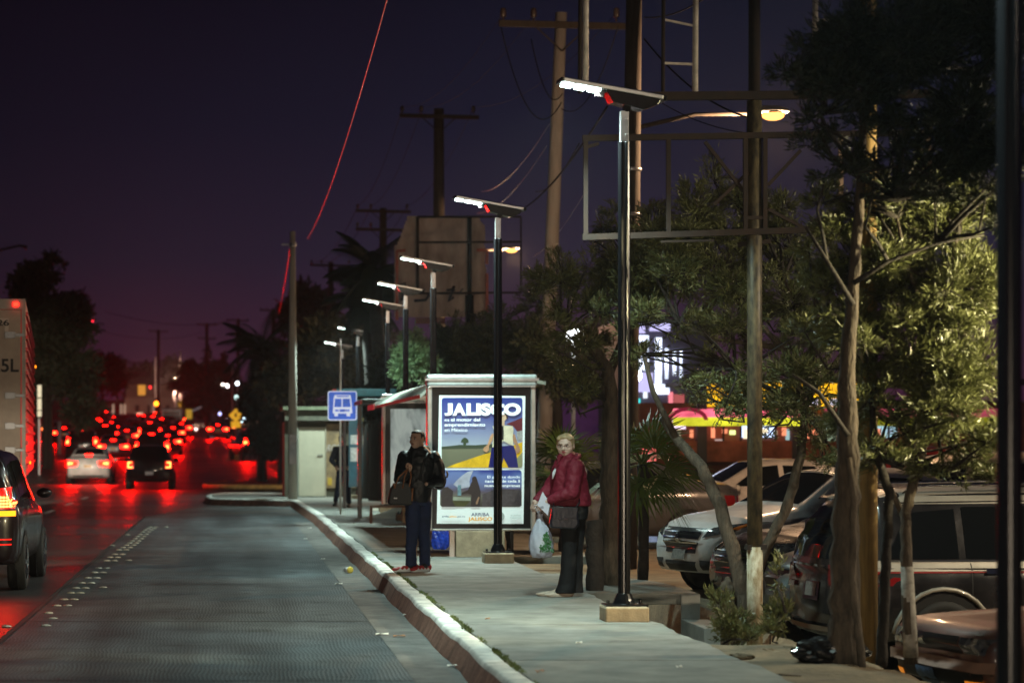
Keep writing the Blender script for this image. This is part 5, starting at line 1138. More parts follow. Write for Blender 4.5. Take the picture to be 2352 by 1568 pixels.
def trunk(tree, base, pts, rads, m=None, name='trunk', n=12):
    b = MB(); P_ = [Vector(p) - Vector(base) for p in pts]
    Q_ = []; Rr = []
    for i in range(len(P_) - 1):
        for k in range(5):
            t = k / 5; j = Vector((math.sin(i * 5 + k * 2.1), math.cos(i * 3 + k * 1.7), 0)) * rads[i] * .10; Q_.append(P_[i].lerp(P_[i + 1], t) + j); Rr.append((rads[i] * (1 - t) + rads[i + 1] * t) * (1 + .07 * math.sin(i + k * 2.7)))
    Q_.append(P_[-1]); Rr.append(rads[-1]); b.tube(Q_, Rr, n); return b.build(name, m or M_bark, tree, True)
def cl(u, v, Y, ru, rv=None, ry=None, dens=1.0, base=(0, 0, 0)):
    p = W(u, v, Y) - Vector(base); k = Y / F; rv = rv or ru; return (tuple(p), ru * k, ry or (ru * k * .9), rv * k, dens)
GT = 'slender leaved trees between pavement and car park'
# tree 1: trunk near the woman
B1 = (W(1402, 1330, 27)); B1.z = -.35
t1 = thing('street_tree', 'tree with stout brown trunk directly behind the woman in red', 'tree', B1, 0, GT)
tp1 = [B1, W(1402, 1180, 27), W(1400, 1050, 27), W(1404, 930, 27), W(1395, 850, 26.8), W(1360, 790, 26.6)]
trunk(t1, B1, tp1, [.13, .115, .105, .10, .07, .05])
T1 = [Vector(p) - B1 for p in tp1[2:]] + [W(1300, 760, 26.6) - B1, W(1420, 760, 26.8) - B1, W(1500, 700, 26.8) - B1]
bb = MB(); bb.tube([W(1404, 930, 27) - B1, W(1340, 820, 26.7) - B1, W(1262, 762, 26.5) - B1], [.06, .04, .02], 7); bb.build('branch', M_bark, t1, True); bb = MB(); bb.tube([W(1398, 860, 27) - B1, W(1440, 760, 26.8) - B1, W(1500, 690, 26.8) - B1], [.06, .04, .02], 7); bb.build('branch', M_bark, t1, True)
crown(t1, [cl(1290, 640, 26.5, 55, 60, None, .8, B1), cl(1300, 760, 26.4, 50, 45, None, .8, B1), cl(1380, 700, 26.6, 70, 60, None, .7, B1), cl(1420, 610, 26.8, 70, 60, None, .9, B1), cl(1500, 540, 26.8, 75, 50, None, .8, B1), cl(1480, 660, 26.8, 80, 60, None, .9, B1), cl(1390, 520, 26.8, 45, 35, None, .6, B1), cl(1340, 860, 26.6, 50, 45, None, .5, B1), cl(1560, 600, 27, 60, 60, None, .8, B1)], T1, 42000, .078, .0060, M_leaf, M_bark2, seed=11, sub=4)
# stump-like dark trunk beside it
B1b = W(1368, 1336, 26); B1b.z = -.35
st_ = thing('tree_stump', 'dark cut palm stump right behind the woman in red', 'stump', B1b)
trunk(st_, B1b, [B1b, W(1366, 1270, 26), W(1364, 1195, 26)], [.10, .095, .09], M_bark2)
# tree 2: leaning trunk in front of silver sedan
B2 = W(1703, 1480, 23.3); B2.z = -.75
t2 = thing('street_tree', 'leaning forked tree in front of the parked silver sedan', 'tree', B2, 0, GT)
tp2 = [B2, W(1704, 1387, 23.3), W(1698, 1317, 23.3), W(1654, 1161, 23.4), W(1611, 1071, 23.5), W(1552, 1005, 23.7), W(1520, 960, 23.8)]
trunk(t2, B2, tp2, [.10, .09, .075, .063, .057, .045, .032]); trunk(t2, B2, [W(1706, 1400, 23.3), W(1759, 1258, 23.2), W(1809, 1161, 23.1), W(1840, 1044, 23.1), W(1850, 930, 23.1), W(1800, 800, 23.2), W(1700, 700, 23.3)], [.06, .055, .05, .045, .04, .03, .02], None, 'fork')
trunk(t2, B2, [B2 + Vector((-.12, -.02, 0)), W(1672, 1400, 23.2), W(1668, 1345, 23.2), W(1674, 1325, 23.2)], [.075, .075, .06, .02], M_bark, 'cut_stub')
for pts in ([(1850, 930), (1780, 900), (1690, 850), (1620, 760)], [(1850, 930), (1870, 860), (1860, 760), (1800, 640)], [(1800, 800), (1730, 790), (1650, 780), (1560, 745)], [(1552, 1005), (1500, 900), (1480, 820)]):
    bb = MB(); bb.tube([W(u, v, 23.2) - B2 for u, v in pts], [.035, .028, .02, .01][:len(pts)], 6); bb.build('branch', M_bark, t2, True)
T2 = [W(u, v, 23.2) - B2 for u, v in ((1690, 850), (1620, 760), (1560, 745), (1800, 640), (1860, 760), (1700, 700), (1850, 930))]
crown(t2, [cl(1600, 500, 23.5, 85, 90, None, .9, B2), cl(1640, 420, 23.5, 60, 70, None, .6, B2), cl(1540, 600, 23.5, 75, 60, None, .8, B2), cl(1640, 620, 23.4, 90, 75, None, 1.0, B2), cl(1560, 740, 23.3, 80, 50, None, .45, B2), cl(1680, 750, 23.2, 80, 70, None, .85, B2), cl(1820, 700, 23.2, 90, 80, None, 1.0, B2), cl(1800, 560, 23.4, 80, 80, None, 1.0, B2), cl(1700, 860, 23.1, 70, 50, None, .35, B2), cl(1830, 850, 23.1, 80, 60, None, .6, B2), cl(1440, 700, 23.7, 60, 50, None, .5, B2), cl(1880, 950, 23.0, 60, 50, None, .5, B2), cl(1700, 640, 23.4, 70, 70, None, .8, B2), cl(1740, 500, 23.5, 60, 60, None, .7, B2), cl(1900, 780, 23.0, 70, 70, None, .9, B2), cl(1480, 820, 23.6, 60, 50, None, .4, B2), cl(1590, 850, 23.4, 60, 40, None, .3, B2), cl(1760, 950, 23.0, 60, 50, None, .35, B2), cl(1640, 925, 22.9, 60, 40, None, .45, B2), cl(1730, 930, 22.9, 60, 45, None, .55, B2), cl(1810, 950, 22.9, 60, 50, None, .6, B2), cl(1590, 905, 22.9, 45, 35, None, .4, B2), cl(1880, 880, 22.9, 60, 50, None, .7, B2), cl(1900, 1060, 22.9, 50, 40, None, .4, B2)], T2, 76000, .076, .0056, M_leaf, M_bark2, seed=12, sub=4)
# tree 3: thick trunk near wagon
B3 = W(1940, 1560, 17.8); B3.z = -.1
t3 = thing('street_tree', 'thick dark trunked tree in front of the dark wagon', 'tree', B3, 0, GT)
tp3 = [B3, W(1940, 1380, 17.8), W(1942, 1200, 17.8), W(1948, 1050, 17.8), W(1945, 850, 17.8), W(1960, 650, 17.8), W(1975, 450, 17.8), W(1985, 250, 17.8), W(1990, 60, 17.8)]
trunk(t3, B3, tp3, [.125, .115, .10, .085, .06, .045, .035, .025, .015], mat('bark_rough', (.055, .040, .027), .9, noise=.5, nscale=9, bump=1.0, bscale=16, bdist=.03, stretch=(2, 2, .6)))
trunk(t3, B3, [W(1985, 1560, 17.6), W(1972, 1450, 17.6), W(1958, 1330, 17.7), W(1962, 1150, 17.7), W(1950, 1050, 17.7)], [.03, .03, .028, .025, .02], M_bark, 'side_stem')
for pts in ([(1948, 1000), (1880, 900), (1820, 860)], [(1960, 650), (2040, 600), (2150, 560), (2260, 540)], [(1975, 450), (2060, 460), (2180, 430)], [(1960, 700), (1900, 600), (1850, 520)], [(1985, 250), (1900, 260), (1830, 280)], [(1985, 250), (2080, 180), (2200, 150)], [(1978, 400), (1900, 300), (1850, 180)]):
    bb = MB(); bb.tube([W(u, v, 17.7) - B3 for u, v in pts], [.022, .016, .011, .006][:len(pts)], 6); bb.build('branch', M_bark2, t3, True)
T3 = [W(u, v, 17.8) - B3 for u, v in ((1820, 860), (2150, 560), (2040, 600), (2060, 460), (1900, 600), (1900, 260), (2080, 180), (1945, 850), (1900, 900), (1990, 60))]
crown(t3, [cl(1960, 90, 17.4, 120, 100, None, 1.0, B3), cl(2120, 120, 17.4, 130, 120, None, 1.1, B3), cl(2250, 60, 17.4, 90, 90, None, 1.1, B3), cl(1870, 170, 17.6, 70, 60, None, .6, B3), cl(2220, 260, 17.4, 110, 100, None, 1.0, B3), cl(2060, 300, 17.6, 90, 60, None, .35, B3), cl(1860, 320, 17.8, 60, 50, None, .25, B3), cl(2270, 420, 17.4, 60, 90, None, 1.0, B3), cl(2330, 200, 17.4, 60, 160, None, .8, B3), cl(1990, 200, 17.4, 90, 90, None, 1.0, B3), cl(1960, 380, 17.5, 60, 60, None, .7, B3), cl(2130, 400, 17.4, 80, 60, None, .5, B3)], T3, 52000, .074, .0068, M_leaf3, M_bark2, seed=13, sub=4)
# tree 4: right pair of slim trunks, lit crown
B4 = W(2092, 1520, 18.4); B4.z = -.12
t4 = thing('street_tree', 'slim multi stemmed tree with bright lit crown on the right', 'tree', B4, 0, GT)
trunk(t4, B4, [B4, W(2082, 1278, 18.4), W(2080, 1180, 18.5), W(2094, 1122, 18.5), W(2117, 1044, 18.6), W(2130, 900, 18.7), W(2120, 700, 18.8)], [.055, .045, .04, .04, .035, .03, .02], M_bark)
MB().tube([B4 - B4 + Vector((0, 0, .05)), W(2088, 1400, 18.4) - B4, W(2083, 1300, 18.4) - B4], [.058, .052, .049], 12).build('whitewashed_foot', mat('whitewash', (.34, .32, .28), .9, noise=.4, nscale=12), t4, True)
trunk(t4, B4, [W(2024, 1530, 18.2), W(2030, 1400, 18.2), W(2035, 1278, 18.2), W(2043, 1133, 18.3), W(2010, 1030, 18.4), W(2000, 900, 18.5)], [.045, .042, .04, .035, .03, .02], M_bark2, 'side_stem')
for pts in ([(2117, 1044), (2050, 950), (1990, 860)], [(2130, 900), (2200, 800), (2240, 700)], [(2082, 1200), (2040, 1110), (2010, 1060)], [(2120, 700), (2080, 600), (2060, 500)], [(2120, 760), (2180, 640), (2200, 540)]):
    bb = MB(); bb.tube([W(u, v, 18.6) - B4 for u, v in pts], [.03, .02, .01], 6); bb.build('branch', M_bark, t4, True)
T4 = [W(u, v, 18.7) - B4 for u, v in ((1990, 860), (2050, 950), (2240, 700), (2080, 600), (2060, 500), (2200, 540), (2130, 900), (2010, 1060))]
crown(t4, [cl(2100, 440, 19.4, 75, 70, .3, 1.0, B4), cl(2040, 520, 19.0, 90, 80, .3, 1.1, B4), cl(2150, 540, 18.9, 100, 80, .35, 1.1, B4), cl(1960, 600, 18.9, 90, 70, .3, 1.0, B4), cl(2080, 660, 18.8, 110, 90, .4, 1.1, B4), cl(2220, 660, 18.6, 90, 100, .4, 1.1, B4), cl(1960, 760, 18.6, 100, 80, .4, 1.1, B4), cl(2100, 820, 18.6, 110, 90, .4, 1.1, B4), cl(2230, 850, 18.5, 80, 100, .4, 1.1, B4), cl(1990, 920, 18.5, 80, 60, .35, .8, B4), cl(2120, 980, 18.5, 110, 60, .35, .8, B4), cl(2240, 1010, 18.4, 60, 50, .3, .7, B4), cl(2020, 1040, 18.4, 70, 50, .3, .6, B4), cl(2200, 1090, 18.4, 70, 40, .3, .4, B4), cl(1960, 480, 19.0, 60, 60, .3, .8, B4), cl(1900, 660, 18.9, 70, 60, .3, .8, B4)], T4, 80000, .074, .0062, M_leaf, M_bark2, seed=14, sub=3)
# wooden pole among the trees
wpo = thing('timber_post', 'yellow lit bare timber post beside the thick dark trunk', 'post', W(1994, 1560, 18.9) * 1.0)
wpo.location.z = -.15
MB().tube([(0, 0, -.05), (-.0, 0, 2.6), (-.0, 0, 6.5)], [.075, .07, .06], 16).build('post_shaft', mat('yellow_timber', (.24, .15, .05), .75, noise=.35, nscale=5, stretch=(8, 8, .5), bump=.5, bscale=30), wpo, True)
# shrubs at the trunk foot
def shrub(label, base, clumps, n, L, wd, m, seed, name='shrub'):
    base = Vector(base); t = thing(name, label, 'shrub', base); crown(t, clumps, [(0, 0, .02), (0, 0, .15), (.05, 0, .3)], n, L, wd, m, M_bark2, .003, .5, 'foliage', 18, seed); return t
sb = W(1660, 1490, 19.9); sb.z = -.12; shrub('leafy sucker growth round the leaning tree foot', sb, [cl(1680, 1440, 20, 45, 50, None, 1, sb), cl(1650, 1390, 20.1, 30, 40, None, .7, sb), cl(1720, 1470, 19.7, 40, 25, None, .8, sb)], 1500, .07, .008, M_leaf, 21)
sb = W(1790, 1480, 19.6); sb.z = -.12; shrub('low leafy sucker growth right of the white pole foot', sb, [cl(1790, 1420, 19.7, 30, 50, None, 1, sb), cl(1770, 1450, 19.5, 30, 25, None, .8, sb), cl(1790, 1330, 19.8, 18, 60, None, .5, sb)], 900, .07, .008, M_leaf, 22)
# black rubbish bag and sticks
def crumple(name, label, cat, c, r_, m, seed, parts=None):
    g_ = np.random.default_rng(seed); bm = bmesh.new(); bmesh.ops.create_icosphere(bm, subdivisions=4, radius=1)
    ph = g_.uniform(0, 6, 12)
    for v in bm.verts:
        a = v.co; k = 1 + .16 * abs(math.sin(5 * a.x + ph[0] + 3 * a.z)) - .14 * abs(math.sin(7 * a.y + ph[1] + 2 * a.x)) + .08 * abs(math.sin(13 * a.z + ph[2] + 6 * a.y)); v.co = Vector((a.x * r_[0] * k, a.y * r_[1] * k, max(-.75, a.z) * r_[2] * k))
    me = bpy.data.meshes.new(name); bm.to_mesh(me); bm.free(); me.materials.append(m); o = bpy.data.objects.new(name, me); C.objects.link(o); o.location = c; tag(o, label, cat); return o
p_ = W(1910, 1530, 17.9); crumple('rubbish_bag', 'glossy black rubbish bag on dirt before the thick trunk', 'bag', (p_.x - .0, 17.9, .02), (.26, .18, .10), mat('black_plastic', (.01, .01, .011), .18, spec=.7), 3)
for i, (u, v, a) in enumerate(((1690, 1545, .3), (1740, 1560, -.2), (1660, 1535, .8), (1790, 1565, .1))):
    s_ = (v - V0) / 1.66; b = MB(); b.tube([(-.14, 0, 0), (0, .01, .02), (.15, -.01, .01)], [.006, .008, .004], 5); o = b.build('dry_stick', M_bark, None, True, ((u - U0) / s_, F / s_, -.06)); o.rotation_euler.z = a
    tag(o, ['dry stick on the verge left of the white pole foot', 'dry stick near the bottom edge below the white pole', 'dry stick nearest the pavement edge', 'dry stick beside the rubbish bag'][i], 'stick')
for i, (u, v) in enumerate(((1620, 1500), (1700, 1512), (1765, 1500), (1810, 1495), (1600, 1486))):
    s_ = (v - V0) / 1.65; crumple('stone', ['flat stone at the verge edge left of the shrub', 'pale stone below the leaning tree', 'small stone right of the white pole foot', 'rough stone near the low sucker shrub', 'stone by the ditch corner'][i], 'stone', ((u - U0) / s_, F / s_, -.07), (.07 + .03 * (i % 2), .06, .03), M_dirt, 30 + i)

# ------------------------------------------------------------------ fan palms
M_palm = mat('palm_leaf', (.085, .12, .02), .45, noise=.35, nscale=3, transl=.2, spec=.5); M_palmdry = mat('palm_dry', (.22, .17, .09), .8, noise=.3)
M_palmdk = mat('palm_leaf_dark', (.02, .028, .014), .6, noise=.3)
def fan_palm(label, base, crown_z, fronds, Lp, Lf, m, seed, trunk_r=.09, nblade=26, name='fan_palm'):
    g_ = random.Random(seed); r = thing(name, label, 'palm', base)
    if trunk_r: trunk(r, (0, 0, 0), [(0, 0, -.1), (.02, 0, crown_z * .5), (0, 0, crown_z)], [trunk_r * 1.15, trunk_r, trunk_r * 1.1], M_bark2)
    for (az, el) in fronds:
        az, el = R(az), R(el); d = Vector((math.cos(az) * math.cos(el), math.sin(az) * math.cos(el), math.sin(el))); o0 = Vector((0, 0, crown_z)); hub = o0 + d * Lp + Vector((0, 0, -.06 * Lp))
        sd = d.cross(Vector((0, 0, 1))); sd = sd.normalized() if sd.length > .01 else Vector((1, 0, 0)); upv = sd.cross(d).normalized()
        sd = (sd * math.cos(.5 * g_.random()) + upv * math.sin(.5 * g_.random())).normalized()
        b = MB()
        for k in range(nblade):
            a = R(-105 + 210 * k / (nblade - 1) + g_.uniform(-3, 3)); L = Lf * (1 - .32 * abs(math.sin(a / 1.6)) + g_.uniform(-.06, .06)); dd = (d * math.cos(a) + sd * math.sin(a)).normalized(); wdt = L * .030
            nn = sd.cross(d).normalized(); pe = nn.cross(dd).normalized(); p1 = hub + dd * L * .55 + nn * .02 * L; p2 = hub + dd * L - Vector((0, 0, .10 * L + .10 * L * g_.random()))
            b.add([hub, p1 + pe * wdt, p2, p1 - pe * wdt], [(0, 1, 2, 3)])
        fo = b.build('frond', m, r); MB().tube([o0, (o0 + hub) / 2 + Vector((0, 0, .04)), hub], [.018, .013, .009], 5).build('stalk', m, fo)
    return r
fan_palm('fan palm with pale fronds left of the woman in red', (W(1295, 0, 34.5).x, 34.5, -.3), 1.50, [(200, 35), (250, 55), (170, 60), (300, 20), (150, 10), (230, -15), (330, 45), (20, 30), (270, -35), (190, -40), (90, 60)], .28, .62, M_palm, 4, .08)
fan_palm('fan palm spreading right of the nearest lamp column', (W(1475, 0, 28.0).x, 28.0, -.35), 1.65, [(20, 35), (60, 60), (120, 50), (350, 0), (330, -28), (200, 30), (10, -15), (300, 35), (270, -30), (240, -50), (320, 60), (340, -50), (90, 10), (180, -25)], .28, .62, M_palm, 5, .06)
fan_palm('young palm tuft behind the advert pedestal', (W(1165, 0, 34.2).x, 34.2, -.1), .42, [(200, 35), (250, 20), (300, 25), (340, 45), (270, 60), (150, 50)], .12, .34, M_palm, 8, .03, 16)

# ------------------------------------------------------------------ middle distance greenery (each tree of its own)
def bigtree(label, u, Y, vb, clumps, n, L, wd, m, seed, tr=.18, name='background_tree'):
    B = W(u, vb, Y); B.z = gz(B.x, Y) if Y > 66 else -.3
    t = thing(name, label, 'tree', B, 0, 'background trees'); top = W(u, min(c[1] for c in clumps) + 20, Y)
    trunk(t, B, [B, B.lerp(top, .35), B.lerp(top, .7), top], [tr, tr * .8, tr * .5, tr * .2], M_bark2)
    tp_ = [(0, 0, 0)] + [tuple((B.lerp(top, k) - B)) for k in (.3, .5, .7, .9)]
    crown(t, [cl(c[0], c[1], Y, c[2], c[3], c[2] * Y / F * .8, c[4] if len(c) > 4 else 1, B) for c in clumps], tp_, n, L, wd, m, M_bark2, .01, .1, 'crown', 30, seed); return t
bigtree('drooping willow like tree behind the lit advert panel', 1090, 54, 1100, [(1050, 800, 75, 70), (1130, 790, 80, 75), (1200, 810, 60, 75), (1010, 830, 50, 60), (1150, 730, 60, 30, .6), (1230, 700, 50, 60, .6)], 15000, .16, .016, M_leaf2, 41)
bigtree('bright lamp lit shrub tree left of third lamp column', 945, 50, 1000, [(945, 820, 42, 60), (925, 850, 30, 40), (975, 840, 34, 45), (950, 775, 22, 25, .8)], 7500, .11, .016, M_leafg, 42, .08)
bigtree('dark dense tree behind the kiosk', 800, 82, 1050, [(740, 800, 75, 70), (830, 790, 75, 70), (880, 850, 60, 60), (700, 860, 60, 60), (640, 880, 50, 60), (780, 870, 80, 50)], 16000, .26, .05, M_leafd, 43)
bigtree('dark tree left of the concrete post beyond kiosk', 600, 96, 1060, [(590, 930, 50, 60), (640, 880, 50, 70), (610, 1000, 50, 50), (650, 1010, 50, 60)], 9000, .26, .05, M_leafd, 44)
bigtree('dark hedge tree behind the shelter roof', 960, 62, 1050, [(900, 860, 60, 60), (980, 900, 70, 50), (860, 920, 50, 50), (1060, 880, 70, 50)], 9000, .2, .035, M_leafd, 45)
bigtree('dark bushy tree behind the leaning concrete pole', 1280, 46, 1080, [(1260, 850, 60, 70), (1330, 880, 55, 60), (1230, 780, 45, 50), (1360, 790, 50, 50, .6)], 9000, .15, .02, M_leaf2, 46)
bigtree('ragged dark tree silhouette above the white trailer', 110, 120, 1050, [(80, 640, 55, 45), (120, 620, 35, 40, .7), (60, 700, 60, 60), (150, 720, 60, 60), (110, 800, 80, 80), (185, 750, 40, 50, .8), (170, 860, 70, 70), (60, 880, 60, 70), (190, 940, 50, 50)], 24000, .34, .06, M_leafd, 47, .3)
for i, (u, v, ru, Y, lb) in enumerate(((235, 850, 45, 240, 'rounded tree left in the far dark treeline'), (270, 850, 34, 380, 'low tree second from left in the far treeline'), (330, 860, 40, 420, 'low tree behind the lit house roof'), (400, 850, 40, 400, 'tall rounded tree above the traffic lights'), (440, 860, 40, 300, 'broad tree right of the distant poles'), (505, 850, 28, 300, 'small tree between two distant poles'), (480, 900, 55, 270, 'wide low tree above the slip road'), (545, 900, 40, 280, 'far tree beside the white lit lamps'), (700, 700, 55, 150, 'dark tree top behind the concrete post'), (330, 900, 50, 430, 'dark tree mass behind the signal'))):
    bigtree(lb, u, Y, 1000, [(u, v, ru, ru * .8), (u - ru * .5, v + ru * .6, ru * .8, ru * .6), (u + ru * .6, v + ru * .5, ru * .8, ru * .7)], 4200, .55, .12, M_leafd, 60 + i, .3)
for i, (u, Y, v0_, lb) in enumerate(((476, 290, 800, 'thin cypress beside the transformer pole'), (512, 285, 815, 'thin leaning cypress on the far skyline'), (527, 290, 835, 'shortest thin cypress on the far skyline'))):
    bigtree(lb, u, Y, 1000, [(u, v0_ + 20, 6, 25), (u, v0_ + 55, 8, 30), (u, v0_ + 100, 9, 35)], 1500, .5, .10, M_leafd, 80 + i, .15, 'cypress')
# date palms as silhouettes
def feather_palm(label, base, H, n, Lf, m, seed):
    g_ = random.Random(seed); r = thing('date_palm', label, 'palm', base); trunk(r, (0, 0, 0), [(0, 0, -.3), (.1, 0, H * .5), (0, 0, H)], [.22, .18, .16], M_bark2)
    for k in range(n):
        az = k * 2.4; el = R(g_.uniform(-25, 70)); b = MB(); p = Vector((0, 0, H)); d = Vector((math.cos(az) * math.cos(el), math.sin(az) * math.cos(el), math.sin(el))); pts = [p.copy()]
        for q in range(9): p = p + d * Lf / 9; d = (d + Vector((0, 0, -.13))).normalized(); pts.append(p.copy())
        b.tube(pts, [.025 - .002 * q for q in range(10)], 4)
        sd = d.cross(Vector((0, 0, 1))).normalized()
        for q in range(1, 10):
            for f_ in (0, .33, .66):
                pp = pts[q].lerp(pts[min(9, q + 1)], f_); l = Lf * .26 * math.sin(math.pi * (q + f_ + .6) / 10.6)
                for s_ in (1, -1): tip = pp + sd * s_ * l + Vector((0, 0, -.45 * l)) + d * l * .5; b.add([pp, pp + d * .09, tip], [(0, 1, 2)])
        b.build('frond', m, r)
    return r
for (u, v, Y, n, Lf, lb, sd_) in ((862, 620, 64, 30, 1.45, 'dark date palm left of the torn billboard', 1), (845, 690, 66, 26, 1.3, 'lower dark date palm under the torn billboard edge', 2), (600, 800, 98, 30, 1.9, 'drooping date palm left of the concrete post', 3), (648, 850, 92, 26, 1.8, 'date palm directly behind the concrete post', 4)):
    t = W(u, v, Y); zb0 = gz(t.x, Y) - .1; feather_palm(lb, (t.x, Y, zb0), t.z - zb0, n, Lf, M_palmdk, sd_)

# ------------------------------------------------------------------ buildings
def pbox(name, ua, va, ub, vb, Y, dep, m, par, off=0., bevel=0): a = W(ua, va, Y + off); c = W(ub, vb, Y + off); return MB().box(a.x, c.x, Y + off - par.location.y, Y + off + dep - par.location.y, c.z, a.z).build(name, m, par, bevel=bevel)
def bld(name, label, cat, Y, group=None): return thing(name, label, cat, (0, Y, 0), 0, group)
s1 = bld('store_building', 'reddish brown store front with yellow sign and pink awning', 'building', 60)
pbox('wall', 1470, 925, 2420, 1200, 60, 6, mat('store_wall', (.22, .09, .06), .8, noise=.35, nscale=1.2), s1)
pbox('parapet', 1610, 870, 2420, 880, 60, 5, M_rust, s1, .02)
pbox('yellow_sign', 1626, 880, 2010, 934, 60, .1, emisn('sign_yellow', (1.0, .50, .015), 1.1), s1, -.4)
for ua, ub in ((1712, 1745), (1830, 1880), (1905, 1930)): pbox('sign_white_field', ua, 915, ub, 932, 60, .01, emis('sign_white_e', (.85, .8, 1), 1.0), s1, -.43)
a = MB()
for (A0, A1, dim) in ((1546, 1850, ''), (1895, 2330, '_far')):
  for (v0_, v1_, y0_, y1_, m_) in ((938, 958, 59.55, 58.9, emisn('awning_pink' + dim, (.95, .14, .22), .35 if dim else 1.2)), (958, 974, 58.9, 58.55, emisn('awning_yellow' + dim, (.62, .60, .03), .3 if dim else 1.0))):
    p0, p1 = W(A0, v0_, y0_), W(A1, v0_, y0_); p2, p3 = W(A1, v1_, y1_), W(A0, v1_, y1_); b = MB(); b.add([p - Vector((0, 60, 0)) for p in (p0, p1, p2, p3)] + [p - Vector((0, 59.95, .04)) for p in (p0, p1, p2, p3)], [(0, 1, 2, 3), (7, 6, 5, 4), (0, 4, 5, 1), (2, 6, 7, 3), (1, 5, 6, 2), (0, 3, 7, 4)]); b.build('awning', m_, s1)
for (ua, va, ub, vb, col, e_) in ((1704, 977, 1778, 1004, (.55, .7, 1), 1.6), (1805, 985, 1850, 1010, (.6, .9, .9), .5), (1880, 985, 1920, 1035, (.5, .65, .45), .45), (2000, 978, 2060, 1005, (.5, .8, .9), .7), (2110, 985, 2150, 1005, (.4, .8, .75), .6), (1540, 960, 1575, 985, (.9, .7, .9), 1.2)): pbox('lit_window', ua, va, ub, vb, 60, .03, emis('win_%d' % ua, col, e_), s1, -.06)
pbox('white_notice', 1642, 1008, 1662, 1040, 60, .02, pm('notice_pale', (.6, .62, .65), .3), s1, -.04)
g9 = random.Random(4)
for k in range(26):
    ua = 1560 + k * 24 + g9.uniform(-6, 6); c9 = g9.choice([(1, .8, .5), (.6, .8, 1), (1, .3, .15), (.8, .9, .3), (.9, .9, .9), (1, .5, .1)]); h9 = g9.uniform(6, 20)
    pbox('lit_goods', ua, 980 + g9.uniform(0, 8), ua + g9.uniform(6, 15), 988 + h9, 60, .04, emis('goods_%d' % (k % 9), c9, g9.uniform(.4, 1.5)), s1, -.12)
pbox('shop_counter', 1560, 1012, 2320, 1060, 60, .4, mat('counter_red', (.20, .07, .05), .7, noise=.5, nscale=1.5), s1, -.45)
for ua in (1660, 1700, 1780, 1860, 1960, 2040): pbox('window_mullion', ua, 976, ua + 4, 1012, 60, .05, M_black, s1, -.17)
b = MB()
for k in range(9):
    t0 = math.pi * k / 8; b.bar(W(1580 + 42 * math.cos(t0), 965 - 26 * math.sin(t0), 58.8) - Vector((0, 60, 0)), W(1580 + 42 * math.cos(t0 + .4), 965 - 26 * math.sin(t0 + .4), 58.8) - Vector((0, 60, 0)), .09)
b.build('awning_arch', mat('arch_maroon', (.25, .01, .05), .5, emit=(.4, .01, .06), estr=.3), s1)
for ua in (1602, 1820, 2090): pbox('pillar', ua, 900, ua + 22, 1200, 60, .3, mat('pillar_blue', (.03, .035, .06), .6), s1, -.5)
s2 = bld('shop_tower', 'bright white and blue lit shop front tower', 'building', 66)
pbox('wall', 1425, 735, 1640, 1150, 66, 6, mat('tower_wall', (.10, .09, .14), .8), s2)
WB = emisn('lit_white', (.72, .80, 1.0), 2.4); WB2 = emis('lit_lilac', (.62, .58, 1.0), .9)
for (ua, va, ub, vb, m_) in ((1440, 770, 1490, 850, WB), (1505, 775, 1520, 880, WB), (1528, 800, 1535, 870, WB), (1546, 805, 1553, 862, WB), (1562, 805, 1567, 866, WB), (1440, 742, 1482, 765, WB2), (1492, 740, 1540, 760, WB2), (1500, 882, 1538, 905, WB), (1536, 900, 1546, 940, emis('lit_pinkred', (1, .25, .3), .9)), (1548, 905, 1572, 928, emis('lit_salmon', (.9, .2, .2), .4)), (1440, 855, 1500, 900, WB2), (1565, 940, 1600, 958, WB)): pbox('lit_panel', ua, va, ub, vb, 66, .05, m_, s2, -.08)
for k, (ua, va) in enumerate(((1447, 905), (1462, 915), (1478, 900), (1452, 925))): pbox('small_sign', ua, va, ua + 9, va + 14, 66, .05, emis(('sg_red', 'sg_teal', 'sg_white', 'sg_red2')[k], ((1, .1, .05), (.05, .6, .6), (.8, .9, 1), (1, .15, .1))[k], 1.2), s2, -.1)
b = MB().ell(W(1460, 862, 64) - Vector((0, 66, 0)), (.16, .1, .16)).build('flood_light', emis('flood_white', (.85, .92, 1), 40), s2)
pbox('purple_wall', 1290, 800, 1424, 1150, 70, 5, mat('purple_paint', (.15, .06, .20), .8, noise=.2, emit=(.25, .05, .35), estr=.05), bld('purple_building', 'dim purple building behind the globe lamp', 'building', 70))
# red figure-like lit sign and white vertical column behind palms
cc = thing('advertising_column', 'bluish white lit column with red top behind fan palm', 'sign', (W(1493, 0, 44).x, 44, -.3))
MB().box(-.12, .12, -.1, .1, 0, 1.5).build('column_body', pm('column_blue', (.35, .42, .62), .35, noise=.4, nscale=6), cc, bevel=.03); MB().box(-.13, .10, -.11, .1, 1.502, 1.75).build('column_top', emis('red_lit', (1, .18, .15), .8), cc, bevel=.03)
# globe lamp
gl = W(1317, 770, 52); gg = thing('globe_lamp', 'bright oval globe lamp on white post behind the branches', 'street lamp', (gl.x, 52, -.3))
MB().ell((0, 0, gl.z + .3), (.27, .27, .15), 20, 12).build('lamp_globe', emis('globe_white', (.93, .97, 1), 7), gg, True); MB().lathe([(.05, 0), (.045, gl.z + .1)], 10).build('lamp_post', mat('post_white', (.65, .68, .66), .5, noise=.2), gg, True)
